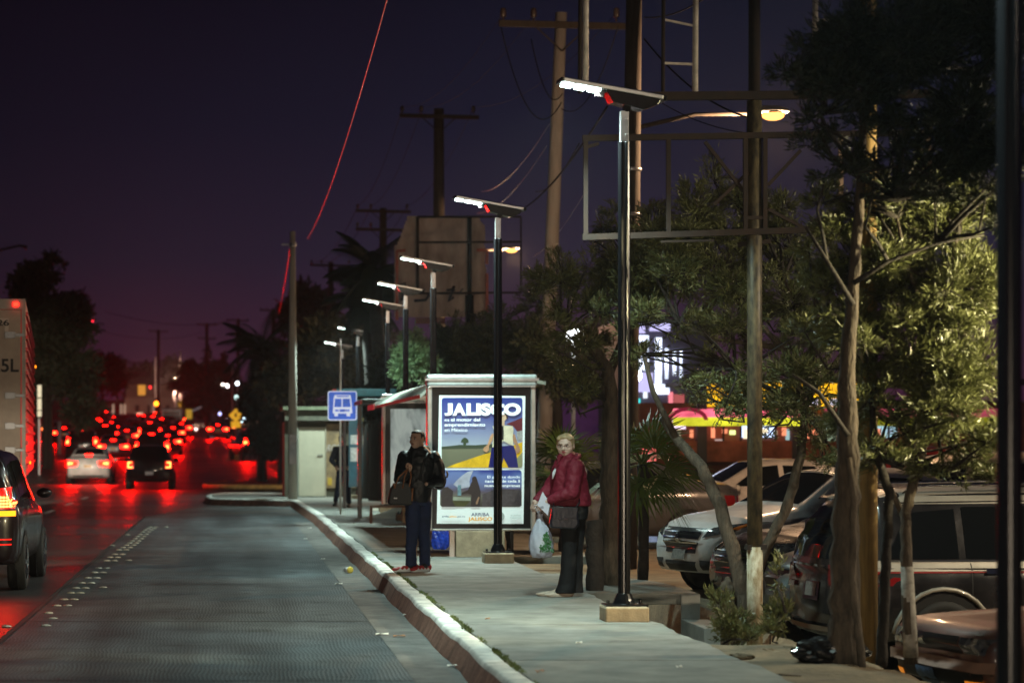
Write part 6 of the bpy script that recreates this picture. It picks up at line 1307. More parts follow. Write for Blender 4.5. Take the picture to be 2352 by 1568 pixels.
# far left details and distant houses
fh = bld('house', 'distant two storey house with one orange lit window', 'house', 345)
def far(name, ua, va, ub, vb, m_, dy=0., dep=3, par=None): return pbox(name, ua, va, ub, vb, 345, dep, m_, par or fh, dy)
M_fh = mat('house_wall', (.30, .22, .20), .8, noise=.2, nscale=.4)
far('wall', 290, 880, 400, 1000, M_fh, dep=12); far('lower_wall', 287, 913, 405, 1000, mat('house_lower', (.42, .34, .30), .8), -3, 2.9); far('lit_window', 317, 884, 334, 907, emis('win_orange', (1, .42, .06), .55), -.1, .05)
b = MB(); p = [W(258, 882, 343), W(352, 862, 343), W(410, 884, 343)]; b.prism([(q.x, q.z) for q in p], -4, 12); b.build('roof', mat('roof_dark', (.05, .03, .04), .8), fh)
for ua, ub in ((310, 320), (338, 346), (360, 370), (380, 390)): far('dark_opening', ua, 930, ub, 950, M_black, -3.1, .05)
for ua in (258, 276, 284, 352): far('lit_column', ua, 928, ua + 4, 950, emis('col_warm', (1, .65, .45), .35), -3.5, .3)
for k, (u, v, Y, col, e_, r_, lb) in enumerate(((104, 806, 130, (1, .78, .45), 9, .10, 'small yellow house lamp left of the queue'), (183, 859, 190, (1, .62, .25), 5, .10, 'tiny amber lamp low in the left trees'), (212, 735, 230, (1, .02, .04), 4, .16, 'red beacon on a dark mast'), (512, 884, 270, (1, .85, .75), 10, .20, 'left of three far white floodlights'), (522, 886, 270, (1, .9, .95), 10, .18, 'right of three far white floodlights'), (545, 880, 260, (.8, .9, 1), 10, .17, 'bluish far floodlight on a thin pole'), (543, 912, 260, (.6, .85, .8), 3, .20, 'pale green far lamp below the bluish one'), (345, 889, 330, (1, .03, .03), 3, .18, 'small red far light under the roof'), (450, 985, 250, (1, .7, .6), 4, .14, 'pinkish far lamp left of slip road'), (488, 985, 215, (.7, .8, 1), 4, .12, 'white car lamp glint beyond slip road'), (505, 950, 260, (.5, .5, 1), 3, .16, 'violet shop glint far right'), (562, 960, 200, (.6, .8, 1), 4, .13, 'white headlamp glint right of the diamond sign'), (556, 968, 200, (.6, .9, 1), 4, .10, 'second headlamp glint right of the diamond sign'))):
    p = W(u, v, Y); t = thing('distant_lamp', lb, 'lamp', (p.x, Y, gz(p.x, Y))); MB().ell((0, 0, p.z - t.location.z), (r_, r_, r_), 10, 7).build('lamp_bulb', emis('dl_%d' % k, col, e_), t, True); MB().tube([(0, .1, 0), (0, .1, p.z - t.location.z)], .04, 6).build('lamp_mast', M_grey_metal, t)
for k, (u, v, v2, Y, lb) in enumerate(((357, 820, 960, 320, 'thin pale mast left of the signal'), (414, 805, 960, 310, 'thin pale mast above diamond sign'), (419, 880, 945, 305, 'short bright white pole'), (400, 870, 950, 308, 'thin mast between white poles'), (534, 830, 1000, 240, 'grey mast left of the bluish floodlight'), (136, 967, 1012, 150, 'pale palm like post in the left median'))):
    a, c = W(u, v, Y), W(u, v2, Y); tag(MB().tube([(a.x, Y, c.z - 1), tuple(a)], .10 if k != 5 else .14, 6).build('mast', mat('mast_pale', (.5, .42, .42), .6), None, True), lb, 'mast')
# lit totem strips beyond the trailer
to = bld('totem_sign', 'tall narrow lit cream sign right beside the trailer', 'sign', 110)
pbox('sign_post', 88, 960, 92, 1100, 110, .3, M_grey_metal, to, .2)
for va, vb in ((884, 912), (915, 941), (943, 956)): pbox('lit_face', 86, va, 94, vb, 110, .3, emis('totem_cream', (1, .84, .55), .75), to)
# traffic signal and warning diamonds
sg = W(359, 926.5, 280); s_ = thing('traffic_signal', 'amber traffic signal head over the queue', 'traffic signal', (sg.x, 280, rz(280)))
MB().box(-.22, .22, -.1, .2, sg.z - rz(280) - .9, sg.z - rz(280) + .55).build('signal_head', M_black, s_, bevel=.03); MB().ell((0, -.12, sg.z - rz(280)), (.26, .06, .26)).build('amber_lamp', emis('signal_amber', (1, .22, .01), 7), s_, True); MB().tube([(0, .1, 0), (0, .1, sg.z - rz(280))], .07, 8).build('signal_pole', M_metal_dark, s_)
def diamond(u, v, Y, h, label):
    p = W(u, v, Y); zb0 = gz(p.x, Y) if Y > 66 else 0; t = thing('warning_sign', label, 'road sign', (p.x, Y, zb0)); z = p.z - zb0
    M_dy = pm('sign_amber', (.85, .42, .02), .65); M_dy = M_dy
    b = MB(); b.prism([(0, z - h), (h, z), (0, z + h), (-h, z)], -.04, 0); b.build('diamond_plate', M_dy, t, bevel=.005)
    b = MB(); b.prism([(-h * .14, z - h * .25), (h * .14, z - h * .25), (h * .14, z + h * .3), (-h * .14, z + h * .3)], -.046, -.042); b.build('pictogram', M_black, t)
    b = MB(); b.prism([(-h * .68, z - h * 1.75), (h * .68, z - h * 1.75), (h * .68, z - h * .86), (-h * .68, z - h * .86)], -.06, -.045); b.build('lower_plate', M_dy, t, bevel=.004)
    b = MB(); b.tube([(0, .02, 0), (0, .02, z + h * .5)], .04, 8); b.build('sign_post', mat('post_pink', (.6, .3, .35), .5), t)
diamond(541.5, 953.5, 152, .44, 'yellow diamond warning sign by the side lane'); diamond(416, 926, 300, .42, 'smaller distant yellow diamond warning sign')
yb = W(434, 950, 262); t = thing('hanging_banner', 'yellow lit banner with pale arm beyond the queue', 'banner', (yb.x, 262, rz(262)))
MB().box(-.33, .33, -.05, .05, yb.z - rz(262) - .55, yb.z - rz(262) + .5).build('banner_cloth', pm('banner_yellow', (.7, .42, .04), .45), t); MB().bar((.33, 0, yb.z - rz(262) + .3), (1.35, 0, yb.z - rz(262) + .75), .16).build('banner_arm', pm('arm_pale', (.4, .38, .42), .2), t); MB().tube([(0, .1, 0), (0, .1, yb.z - rz(262))], .06, 6).build('banner_post', M_grey_metal, t)
# lamp arm at the far left
a = W(0, 575, 120); b = MB(); b.tube([W(-60, 700, 120), W(-20, 585, 120), W(5, 573, 120), W(45, 564, 120), W(62, 568, 120)], [.1, .08, .06, .06, .1], 8); tag(b.build('street_lamp', M_metal_dark, None, True), 'unlit curved lamp arm above the trailer', 'street lamp')

# lamp added on a mast to brighten the far house
jl = W(404, 868, 308); j = thing('distant_lamp', 'added warm lamp on a mast to light the far house', 'lamp', (jl.x, 308, gz(jl.x, 308))); hz_ = jl.z - j.location.z
MB().ell((0, 0, hz_), (.14, .14, .08), 10, 7).build('lamp_bulb', emis('house_fill_bulb', (1, .7, .4), 3), j, True); MB().tube([(0, .1, 0), (0, .1, hz_)], .05, 6).build('lamp_mast', M_grey_metal, j)
l = bpy.data.lights.new('lamp_light', 'POINT'); l.energy = 8000; l.color = (1, .62, .42); l.shadow_soft_size = .1; lo = bpy.data.objects.new('lamp_light', l); C.objects.link(lo); lo.location = (0, -.3, hz_ - .2); lo.parent = j
# ------------------------------------------------------------------ people
M_skin = mat('skin', (.52, .33, .24), .5, noise=.08, nscale=12); M_skin_w = mat('skin_fair', (.62, .44, .36), .48, noise=.06, nscale=12)
def cap(b, p0, p1, r0, r1, n=14, m_=5, flat=None):
    p0, p1 = Vector(p0), Vector(p1); d = (p1 - p0); L = d.length; d.normalize(); x = d.orthogonal().normalized(); y = d.cross(x); vs = []; rings = []
    for j in range(m_ + 1): a = math.pi / 2 * (1 - j / m_); rings.append((p0 - d * r0 * math.sin(a), r0 * math.cos(a)))
    for j in range(m_ + 1): a = math.pi / 2 * j / m_; rings.append((p1 + d * r1 * math.sin(a), r1 * math.cos(a)))
    for c, r_ in rings:
        for k in range(n): an = 2 * math.pi * k / n; vs.append(c + (x * math.cos(an) + y * math.sin(an)) * max(r_, 1e-4))
    fs = [(i * n + k, i * n + (k + 1) % n, (i + 1) * n + (k + 1) % n, (i + 1) * n + k) for i in range(len(rings) - 1) for k in range(n)]
    b.add(vs, fs)
def loft(b, secs, n=28, p=2.3):                     # (x, y, z, rx, ry, yaw deg)
    vs = []
    for (x, y, z, rx, ry, yw) in secs:
        c, s_ = math.cos(R(yw)), math.sin(R(yw))
        for k in range(n):
            a = 2 * math.pi * k / n; ca, sa = math.cos(a), math.sin(a); q = (abs(ca) ** p + abs(sa) ** p) ** (-1 / p); lx, ly = rx * q * ca, ry * q * sa
            vs.append((x + lx * c - ly * s_, y + lx * s_ + ly * c, z))
    m_ = len(secs); b.add(vs, [(i * n + k, i * n + (k + 1) % n, (i + 1) * n + (k + 1) % n, (i + 1) * n + k) for i in range(m_ - 1) for k in range(n)] + [tuple(range(n - 1, -1, -1)), tuple((m_ - 1) * n + k for k in range(n))])
def fuse(b, name, m, parent, voxel=.008, sm=6, disp=None):
    me = bpy.data.meshes.new(name); me.from_pydata(b.v, [], b.f); me.materials.append(m); o = bpy.data.objects.new(name, me); C.objects.link(o); o.parent = parent
    r_ = o.modifiers.new('r', 'REMESH'); r_.mode = 'VOXEL'; r_.voxel_size = voxel; r_.use_smooth_shade = True
    s_ = o.modifiers.new('s', 'SMOOTH'); s_.factor = .6; s_.iterations = sm
    if disp:
        t = bpy.data.textures.new('folds', 'CLOUDS'); t.noise_scale = disp[0]; t.noise_depth = 2; d = o.modifiers.new('d', 'DISPLACE'); d.texture = t; d.strength = disp[1]; d.mid_level = .5; d.texture_coords = 'LOCAL'
    bpy.context.view_layer.update(); dg = bpy.context.evaluated_depsgraph_get(); nm = bpy.data.meshes.new_from_object(o.evaluated_get(dg)); o.modifiers.clear(); o.data = nm
    nm.polygons.foreach_set('use_smooth', [True] * len(nm.polygons)); return o
def head_prims(b, M, s=1.0, jaw=1.0, wide=1.0):
    """head local: centre of skull at the origin, face to -Y, z up; height about .235"""
    def e(c, r_): b.ell(M @ (Vector(c) * s), (r_[0] * s, r_[1] * s, r_[2] * s), 16, 10, M.to_3x3())
    e((0, .012, .025), (.076 * wide, .092, .088)); e((0, -.020, -.035), (.064 * wide * jaw, .072, .078)); e((0, -.045, -.078), (.036 * wide * jaw, .036, .030))
    e((.040 * wide, -.052, -.030), (.026 * wide, .026, .028)); e((-.040 * wide, -.052, -.030), (.026 * wide, .026, .028))
    e((0, -.070, .022), (.052, .022, .018)); cap(b, M @ (Vector((0, -.083, .008)) * s), M @ (Vector((0, -.104, -.028)) * s), .009 * s, .0145 * s); e((.012, -.092, -.032), (.010, .012, .008)); e((-.012, -.092, -.032), (.010, .012, .008))
    e((0, -.084, -.058), (.026, .014, .012)); e((.078 * wide, .012, -.005), (.010, .022, .032)); e((-.078 * wide, .012, -.005), (.010, .022, .032))
    e((0, .045, -.03), (.055, .050, .060))
def face_bits(par, M, s=1.0, lip=(.35, .09, .08), brow=(.05, .03, .02), eye=True):
    def E(name, c, r_, m): b = MB(); b.ell(M @ (Vector(c) * s), tuple(q * s for q in r_), 12, 8, M.to_3x3()); return b.build(name, m, par, True)
    for sg_ in (1, -1):
        w_ = E('eye', (sg_ * .030, -.080, .002), (.0145, .010, .0075), mat('eye_white', (.62, .58, .55), .2)); E('iris', (sg_ * .029, -.089, .002), (.0058, .003, .0060), mat('iris_dark', (.02, .012, .008), .1)).parent = w_
        E('eyebrow', (sg_ * .031, -.0905, .022), (.020, .005, .0040), mat('brow_%g' % brow[0], brow, .8)); E('eyelid', (sg_ * .030, -.085, .0105), (.0165, .008, .0035), mat('lid_%g' % brow[0], tuple(q * .45 for q in (.52, .33, .24)), .6))
    E('lips', (0, -.0955, -.0545), (.0235, .006, .0045), mat('lips_%g' % lip[0], lip, .35)); E('lips', (0, -.0945, -.0625), (.0195, .006, .0050), mat('lips_%g' % lip[0], lip, .35))
def hand_prims(b, M, s=1.0, curl=.9, spread=.10, thumb=1, side=1):
    """wrist at the origin, fingers towards +X, palm facing -Z, thumb on side*Y"""
    def P_(x, y, z): return M @ Vector((x * s, y * s, z * s))
    for k in range(5): y = (-.034 + .017 * k) * side; cap(b, P_(.005, y * .75, 0), P_(.082 - .004 * abs(k - 2), y, 0), .0145 * s, .012 * s, 10, 3)
    L = [(.030, .021, .016), (.040, .026, .019), (.043, .028, .020), (.039, .025, .019)][::-1] if False else [(.032, .020, .015), (.041, .026, .018), (.045, .028, .020), (.041, .025, .018)]
    for k in range(4):
        y = (-.033 + .022 * k) * side; p = Vector((.084 - .003 * abs(k - 2), y, 0)); a = .15; r_ = .0088
        for j, l in enumerate(L[k]):
            a += curl * (1.0, 1.05, .6)[j]; q = p + Vector((math.cos(a) * l, (k - 1.5) * spread * .02 * side, -math.sin(a) * l)); cap(b, P_(*p), P_(*q), r_ * s, r_ * .92 * s, 8, 3); p = q; r_ *= .93
    p = Vector((.025, .034 * side, -.004)); 
    for (dx, dy, dz, r_) in ((.026, .020 * side, -.014, .0115), (.026, .004 * side, -.016 * thumb, .0100), (.022, -.006 * side, -.010 * thumb, .009)):
        q = p + Vector((dx, dy, dz)); cap(b, P_(*p), P_(*q), (r_ + .0008) * s, r_ * s, 8, 3); p = q
def frame(o, x, up):                                # matrix with +X along x and -Z roughly along palm direction `up`
    x = Vector(x).normalized(); z = -Vector(up); z = (z - x * z.dot(x)).normalized(); y = z.cross(x); M = Matrix((x, y, z)).transposed().to_4x4(); M.translation = Vector(o); return M
def headM(c, yaw, pitch=0, roll=0): return Matrix.Translation(Vector(c)) @ Matrix.Rotation(R(yaw), 4, 'Z') @ Matrix.Rotation(R(pitch), 4, 'X') @ Matrix.Rotation(R(roll), 4, 'Y')
def shoe(par, p, yaw, m_up, m_sole, L=.27, hgt=.075):
    M = Matrix.Translation(Vector(p)) @ Matrix.Rotation(R(yaw), 4, 'Z')          # toe towards -Y
    b = MB(); 
    for (y, rx, rz_, z) in ((.07, .036, .048, .050), (.02, .037, .044, .050), (-.05, .041, .034, .040), (-.11, .043, .028, .034), (-.155, .036, .022, .030)): b.ell(M @ Vector((0, y * L / .27, z * hgt / .075)), (rx, .055, rz_ * hgt / .075), 14, 8, M.to_3x3())
    so = MB(); pts = []
    for k in range(24): a = 2 * math.pi * k / 24; w_ = .044 * (1 + .12 * math.sin(a) * -1); pts.append((M @ Vector((w_ * math.cos(a), (-.04 + .145 * math.sin(a)) * L / .27, 0))).to_2d())
    u_ = fuse(b, 'shoe', m_up, par, .006, 3); z0 = p[2]; so.slab([tuple(q) for q in pts], z0 + .001, z0 + .028); so.build('sole', m_sole, u_, True, bevel=.004); return u_, M
# ---------------- woman in red (origin between the feet)
wo = thing('person', 'woman in dark red quilted jacket and glasses holding shopping bag', 'person', (3.42, 24.5, .0))
HM = headM((-.055, -.03, 1.525), -20, 4, 0)
b = MB(); head_prims(b, HM, .98, 1.08, 1.10); cap(b, (-.03, .02, 1.46), (-.005, .045, 1.34), .060, .070)
loft(b, [(0, .03, .90, .17, .14, 20), (0, .03, 1.1, .15, .13, 20), (.01, .03, 1.25, .17, .12, 20), (.01, .04, 1.36, .13, .09, 20)])
# legs in the body mesh
for x, y in ((-.03, -.05), (.05, .07)): cap(b, (x * 1.0 + .01, y + .03, .92), (x, y, .50), .09, .06); cap(b, (x, y, .50), (x, y, .08), .055, .035)
RS, RE, RW = Vector((.03, -.13, 1.32)), Vector((-.02, -.21, 1.06)), Vector((-.265, -.17, .965))       # near arm
LS, LE, LW = Vector((-.03, .17, 1.32)), Vector((-.20, .10, 1.08)), Vector((-.365, -.02, .955))        # far arm
for S_, E_, W_ in ((RS, RE, RW), (LS, LE, LW)): cap(b, S_, E_, .045, .038); cap(b, E_, W_, .036, .026)
hand_prims(b, frame(RW, (-.75, -.1, -.45), (.2, 1, .2)), .92, .35, .1, 1, 1)
hand_prims(b, frame(LW, (-.35, -.1, -.9), (.8, .3, 0)), .92, 1.15, .1, 1, -1)
fuse(b, 'body', M_skin_w, wo, .0048, 3)
face_bits(wo, HM, .98, (.38, .06, .07), (.16, .10, .06))
# hair, pinned back
b = MB(); M3 = HM
def he(c, r_, MM=M3): b.ell(MM @ (Vector(c) * .98), r_, 16, 10, MM.to_3x3())
he((0, .040, .045), (.088, .085, .080)); he((0, -.012, .088), (.074, .058, .034)); he((.062, .01, .040), (.030, .050, .055)); he((-.062, .01, .040), (.030, .050, .055)); he((0, .09, .0), (.065, .045, .065)); he((.055, -.035, .075), (.030, .030, .025)); he((-.055, -.035, .075), (.030, .030, .025)); he((.010, .02, .108), (.045, .04, .022)); he((.080, .020, .0), (.012, .028, .045)); he((-.080, .020, .0), (.012, .028, .045))
fuse(b, 'hair', mat('hair_blond', (.42, .31, .17), .45, noise=.25, nscale=14, stretch=(3, 3, 1), bump=.5, bscale=50), wo, .006, 4, (.03, .006))
# glasses
b = MB()
for sg_ in (1, -1):
    b.tube([HM @ Vector((sg_ * .032 + .024 * math.cos(a), -.098 + .010 * abs(math.cos(a)) * (math.cos(a) * sg_ > 0), -.001 + .0205 * math.sin(a))) for a in np.linspace(0, 2 * math.pi, 22)], .0014, 5)
    b.tube([HM @ Vector((sg_ * .056, -.088, .004)), HM @ Vector((sg_ * .084, -.01, .006))], .0014, 5)
b.tube([HM @ Vector((-.009, -.099, .003)), HM @ Vector((.009, -.099, .003))], .0014, 5); b.build('glasses', mat('glasses_metal', (.12, .09, .07), .3, .8), wo, True)
# jacket
M_jk = mat('jacket_red', (.17, .012, .028), .64, noise=.12, nscale=9, bump=.5, bscale=22, bdist=.02, spec=.3)
b = MB()
loft(b, [(.005, .03, .915, .205, .165, 8), (.005, .03, .95, .215, .17, 8), (.0, .03, 1.02, .205, .168, 8), (-.01, .03, 1.15, .19, .165, 8), (-.015, .03, 1.26, .175, .17, 8), (-.015, .03, 1.33, .155, .17, 8), (-.02, .03, 1.385, .12, .135, 8), (-.02, .02, 1.425, .095, .10, 8)])
for S_, E_, W_ in ((RS, RE, RW), (LS, LE, LW)):
    cap(b, S_ + Vector((.0, 0, -.01)), E_, .088, .078); cap(b, E_, W_ + (W_ - E_).normalized() * -.045, .076, .046)
cap(b, (-.02, -.05, 1.40), (.02, .08, 1.415), .065, .06); 
fuse(b, 'jacket', M_jk, wo, .008, 6, (.055, .022))
b = MB(); pts = [HM @ Vector((0, 0, 0))]
b.tube([(-.155, -.04, 1.30), (-.125, -.06, 1.40), (-.10, -.075, 1.435)], .030, 8).tube([(.085, -.02, 1.42), (.06, -.085, 1.405), (.0, -.11, 1.37)], .028, 8).tube([(.085, -.02, 1.42), (.06, .09, 1.43), (-.02, .12, 1.42)], .03, 8)
fuse(b, 'jacket_collar', M_jk, wo, .007, 4, (.04, .008))
MB().tube([(-.165, -.10, 1.29), (-.185, -.125, 1.25), (-.20, -.13, 1.19)], [.010, .017, .006], 8).build('shirt', mat('shirt_white', (.62, .62, .66), .8), wo, True)
MB().tube([(-.158, -.075, 1.425), (-.148, -.10, 1.385), (-.150, -.115, 1.34)], .004, 6).build('zip', M_chrome, wo)
# trousers with flared hems
M_trou = mat('trousers_black', (.005, .005, .006), .75, spec=.3, bump=.3, bscale=14)
b = MB(); loft(b, [(.0, .03, .93, .185, .15, 8), (.0, .03, .86, .185, .155, 8), (.0, .02, .78, .17, .155, 8)])
for (x, y, dx) in ((-.045, -.055, -.03), (.035, .075, .01)): loft(b, [(x + .03, y, .84, .105, .095, 0), (x + .03, y, .65, .093, .085, 0), (x + .025, y, .45, .078, .075, 0), (x + .02, y, .28, .082, .08, 0), (x + dx * .3 + .01, y, .13, .088, .085, 0), (x + dx, y - .01, .035, .100, .09, 0)])
fuse(b, 'trousers', M_trou, wo, .008, 5, (.08, .012))
M_bei = mat('shoe_beige', (.50, .40, .31), .6); shoe(wo, (-.085, -.075, .0), -80, M_bei, mat('sole_tan', (.45, .36, .28), .7), .25, .055); shoe(wo, (-.155, .075, .0), -78, M_bei, mat('sole_tan', (.5, .4, .3), .7), .25, .055)
# handbag, envelope, carrier bag: separate things held by her
M_purse = mat('purse_leather', (.007, .007, .013), .28, bump=.2, bscale=30, spec=.6)
pu = thing('handbag', 'black leather shoulder bag hanging at the woman hip', 'handbag', (3.42 - .09, 24.5 - .20, .70))
b = MB(); b.prism([(-.14, 0), (.11, -.015), (.145, .04), (.13, .20), (-.125, .215), (-.15, .05)], -.045, .045); b.build('bag_body', M_purse, pu, bevel=.018)
b = MB(); b.prism([(-.12, .10), (-.02, .085), (.01, .10), (.115, .09), (.132, .205), (-.125, .219)], -.052, -.046); b.build('bag_flap', M_purse, pu, bevel=.003)
b = MB(); b.tube([(.11, .0, .20), (.16, .05, .25), (.17, .20, .45), (.14, .26, .68)], .008, 6).tube([(-.11, .0, .20), (-.10, -.015, .30)], .006, 6); b.build('bag_strap', M_purse, pu, True)
MB().box(-.01, .03, -.058, -.053, .09, .10).build('bag_clasp', M_chrome, pu)
en = thing('envelope', 'white folded paper held in the woman hand', 'paper', (3.42 - .285, 24.5 - .185, .86))
MB().prism([(-.075, .07), (-.02, .205), (.055, .085), (.03, -.035)], -.004, .004).build('paper_sheet', mat('paper_lilac', (.62, .62, .72), .7), en)
MB().prism([(-.045, .055), (-.015, .062), (-.008, .038), (-.038, .030)], -.0065, -.0045).build('paper_mark', mat('mark_grey', (.30, .30, .36), .7), en)
cb = thing('carrier_bag', 'thin white plastic carrier bag with green leafy print', 'bag', (3.42 - .30, 24.5 - .08, .40))
b = MB(); nn = 40; prof = [(.000, .02, .09, .05), (.01, .10, .13, .075), (.06, .115, .135, .085), (.13, .12, .13, .09), (.22, .105, .105, .075), (.30, .075, .07, .05), (.37, .035, .03, .025), (.40, .022, .02, .018), (.43, .03, .022, .018)]
vs = []
for (z, rx, _, ry) in prof:
    for k in range(nn): a = 2 * math.pi * k / nn; w_ = 1 + .07 * math.sin(9 * a + z * 20) + .05 * math.sin(17 * a - z * 31); vs.append((rx * w_ * math.cos(a) * (1.0 + .0) - .02 * (z / .4), ry * w_ * math.sin(a), z + .010 * math.sin(5 * a + z * 9)))
b.add(vs, [(i * nn + k, i * nn + (k + 1) % nn, (i + 1) * nn + (k + 1) % nn, (i + 1) * nn + k) for i in range(len(prof) - 1) for k in range(nn)] + [tuple(range(nn))])
M_bag = mat('bag_plastic', (.66, .70, .82), .3, noise=.12, nscale=14, transl=.35, bump=.6, bscale=22, spec=.6)
bg_ = b.build('bag_film', M_bag, cb, True)
MB().tube([(-.02, 0, .42), (-.05, 0, .47), (-.07, .02, .52), (-.055, .05, .545), (-.03, .03, .50), (-.02, .0, .43)], [.012, .009, .007, .007, .009, .012], 6).build('bag_handle', M_bag, cb, True)
g_ = np.random.default_rng(9); pts = []
for k in range(260):
    t_ = g_.random() ** .8; z = .05 + .20 * (1 - t_); hw = .012 + .065 * t_; x = .035 + g_.uniform(-hw, hw); 
    pts.append((x, -.093 - .004 * g_.random() + .012 * (z - .05) / .2, z))
pts = np.array(pts); old = nr; nr = g_; lv = leaf_cloud(pts, np.tile([0, -.15, .6], (len(pts), 1)), .024, .008, .6); nr = old
leaf_mesh('leafy_print', lv, mat('print_leaf_green', (.06, .25, .08), .5, noise=.5, nscale=30), bg_)

# ---------------- man with backpack and black bag
mn = thing('person', 'man in black jacket and jeans standing before the advert panel', 'person', (2.225, 29.2, 0))
HM2 = headM((-.005, -.02, 1.595), -38, 0, 0)
b = MB(); head_prims(b, HM2, 1.0, 1.0, 1.04); cap(b, (.02, .01, 1.52), (.03, .03, 1.40), .062, .075)
loft(b, [(.01, .03, .92, .15, .12, -10), (.02, .03, 1.15, .16, .12, -10), (.03, .03, 1.36, .18, .11, -10), (.03, .03, 1.44, .12, .09, -10)])
for x, y in ((-.04, -.03), (.12, .03)): cap(b, (x * .8 + .01, y + .01, .88), (x * .95, y, .5), .065, .045); cap(b, (x * .95, y, .5), (x, y, .08), .042, .035)
S1, E1, W1 = Vector((-.15, -.03, 1.37)), Vector((-.22, -.20, 1.12)), Vector((-.115, -.245, 1.205))
S2, E2, W2 = Vector((.20, .03, 1.37)), Vector((.26, -.04, 1.10)), Vector((.10, -.22, 1.06))
for a_, e_, w_ in ((S1, E1, W1), (S2, E2, W2)): cap(b, a_, e_, .048, .04); cap(b, e_, w_, .038, .028)
hand_prims(b, frame(W1 + Vector((-.0, 0, .01)), (.15, -.35, .6), (-.9, -.2, 0)), 1.0, 1.2, .1, 1, 1)
fuse(b, 'body', M_skin, mn, .0050, 3)
face_bits(mn, HM2, 1.0, (.30, .12, .09), (.03, .02, .015))
b = MB(); he((0, .030, .048), (.081, .088, .068), HM2); he((0, -.022, .080), (.062, .046, .026), HM2); he((0, .085, .01), (.066, .036, .065), HM2); he((.070, .02, .035), (.016, .045, .045), HM2); he((-.070, .02, .035), (.016, .045, .045), HM2)
fuse(b, 'hair', mat('hair_dark', (.018, .012, .010), .6, noise=.3, nscale=20, bump=.5, bscale=60), mn, .006, 3)
M_jb = mat('jacket_black', (.007, .008, .010), .46, bump=.15, bscale=9, bdist=.02, spec=.32)
b = MB(); loft(b, [(.0, .03, .83, .155, .14, -10), (.01, .03, .95, .165, .15, -10), (.02, .03, 1.12, .185, .155, -10), (.03, .03, 1.27, .205, .15, -10), (.03, .03, 1.37, .21, .135, -10), (.03, .03, 1.43, .16, .115, -10), (.02, .03, 1.49, .10, .095, -10), (.01, .02, 1.515, .088, .088, -10)])
for a_, e_, w_ in ((S1, E1, W1), (S2, E2, W2)): cap(b, a_, e_, .092, .078); cap(b, e_, w_ - (w_ - e_).normalized() * .03, .076, .050)
cap(b, (.09, .06, 1.47), (.14, .09, 1.40), .06, .07)
fuse(b, 'jacket', M_jb, mn, .008, 5, (.07, .020))
M_jean = mat('jeans_blue', (.010, .018, .060), .8, noise=.3, nscale=7, bump=.3, bscale=18)
b = MB(); loft(b, [(-.005, .03, .90, .165, .135, -5), (-.005, .03, .80, .168, .14, -5)])
for (x, y, tx) in ((-.055, -.03, -.075), (.085, .03, .095)): loft(b, [(x, y, .84, .095, .095, 0), (x, y, .65, .088, .088, 0), (x * .8 + tx * .2, y, .45, .073, .072, 0), (tx, y, .28, .068, .066, 0), (tx, y, .12, .066, .066, 0), (tx, y, .09, .070, .070, 0), (tx, y, .065, .068, .072, 0)])
fuse(b, 'jeans', M_jean, mn, .008, 4, (.07, .016))
M_sr = mat('sneaker_red', (.40, .02, .02), .5, noise=.2); M_sk = mat('sneaker_black', (.012, .012, .012), .5); M_ss = mat('sole_white', (.68, .66, .64), .5)
for (p, yw) in (((-.105, -.06, 0), -72), ((.075, -.03, 0), -50)):
    u_, MM = shoe(mn, p, yw, M_sr, M_ss, .29, .078)
    b = MB()
    for sg_ in (1, -1): 
        for k in range(4): y = .06 - .055 * k; b.add([MM @ Vector((sg_ * .045, y, .026)), MM @ Vector((sg_ * .046, y - .05, .026)), MM @ Vector((sg_ * .040, y - .02, .052))], [(0, 1, 2)])
    b.build('sole_tooth', M_ss, u_); b = MB(); b.ell(MM @ Vector((0, .015, .062)), (.043, .045, .036), 12, 8, MM.to_3x3()); b.build('shoe_panel', M_sk, u_, True)
bp = thing('backpack', 'black rounded backpack on the standing man with light piping', 'backpack', (2.225, 29.2, 0))
b = MB(); b.ell((.235, .10, 1.20), (.115, .11, .20), 20, 12); b.ell((.275, .07, 1.10), (.085, .09, .12), 16, 10); fuse(b, 'pack_body', mat('pack_black', (.009, .010, .016), .45, bump=.2, bscale=14), bp, .008, 5, (.06, .01))
MB().tube([(.24, -.0, 1.045), (.30, .0, 1.062), (.345, .03, 1.10)], .0045, 6).build('reflective_piping', mat('piping_cream', (.85, .65, .5), .4, emit=(1, .8, .6), estr=.25), bp, True)
MB().tube([(.36, .04, 1.13), (.372, .03, 1.17), (.36, .04, 1.21)], .012, 6).build('pack_tab', mat('tab_brown', (.20, .12, .05), .6), bp, True)
MB().tube([(.02, -.13, 1.10), (.06, -.14, 1.30), (.12, -.08, 1.42), (.17, .05, 1.42)], .016, 6).build('pack_strap', M_sk, bp, True)
hb = thing('handbag', 'large black tote with brown straps in the man hand', 'handbag', (2.225 - .222, 29.2 - .30, .81))
b = MB(); b.prism([(-.155, .03), (-.13, .0), (.13, -.005), (.145, .05), (.12, .24), (.06, .27), (-.07, .27), (-.12, .20)], -.07, .07); o = b.build('bag_body', mat('tote_black', (.008, .007, .007), .6, bump=.3), hb, bevel=.03)
M_str = mat('strap_brown', (.22, .08, .025), .5, noise=.3)
b = MB()
for (x0_, x1_) in ((-.08, .085), (.02, .12)): b.tube([(x0_, -.074, .20), (x0_ * .7 + .03, -.05, .33), (.09, .03, .43), (.105, .045, .455)], .009, 6)
b.tube([(.115, .03, .44), (.125, -.02, .34), (.10, -.07, .22)], .009, 6).tube([(-.07, -.075, .20), (-.09, -.078, .26)], .011, 5); b.build('bag_strap', M_str, hb, True)
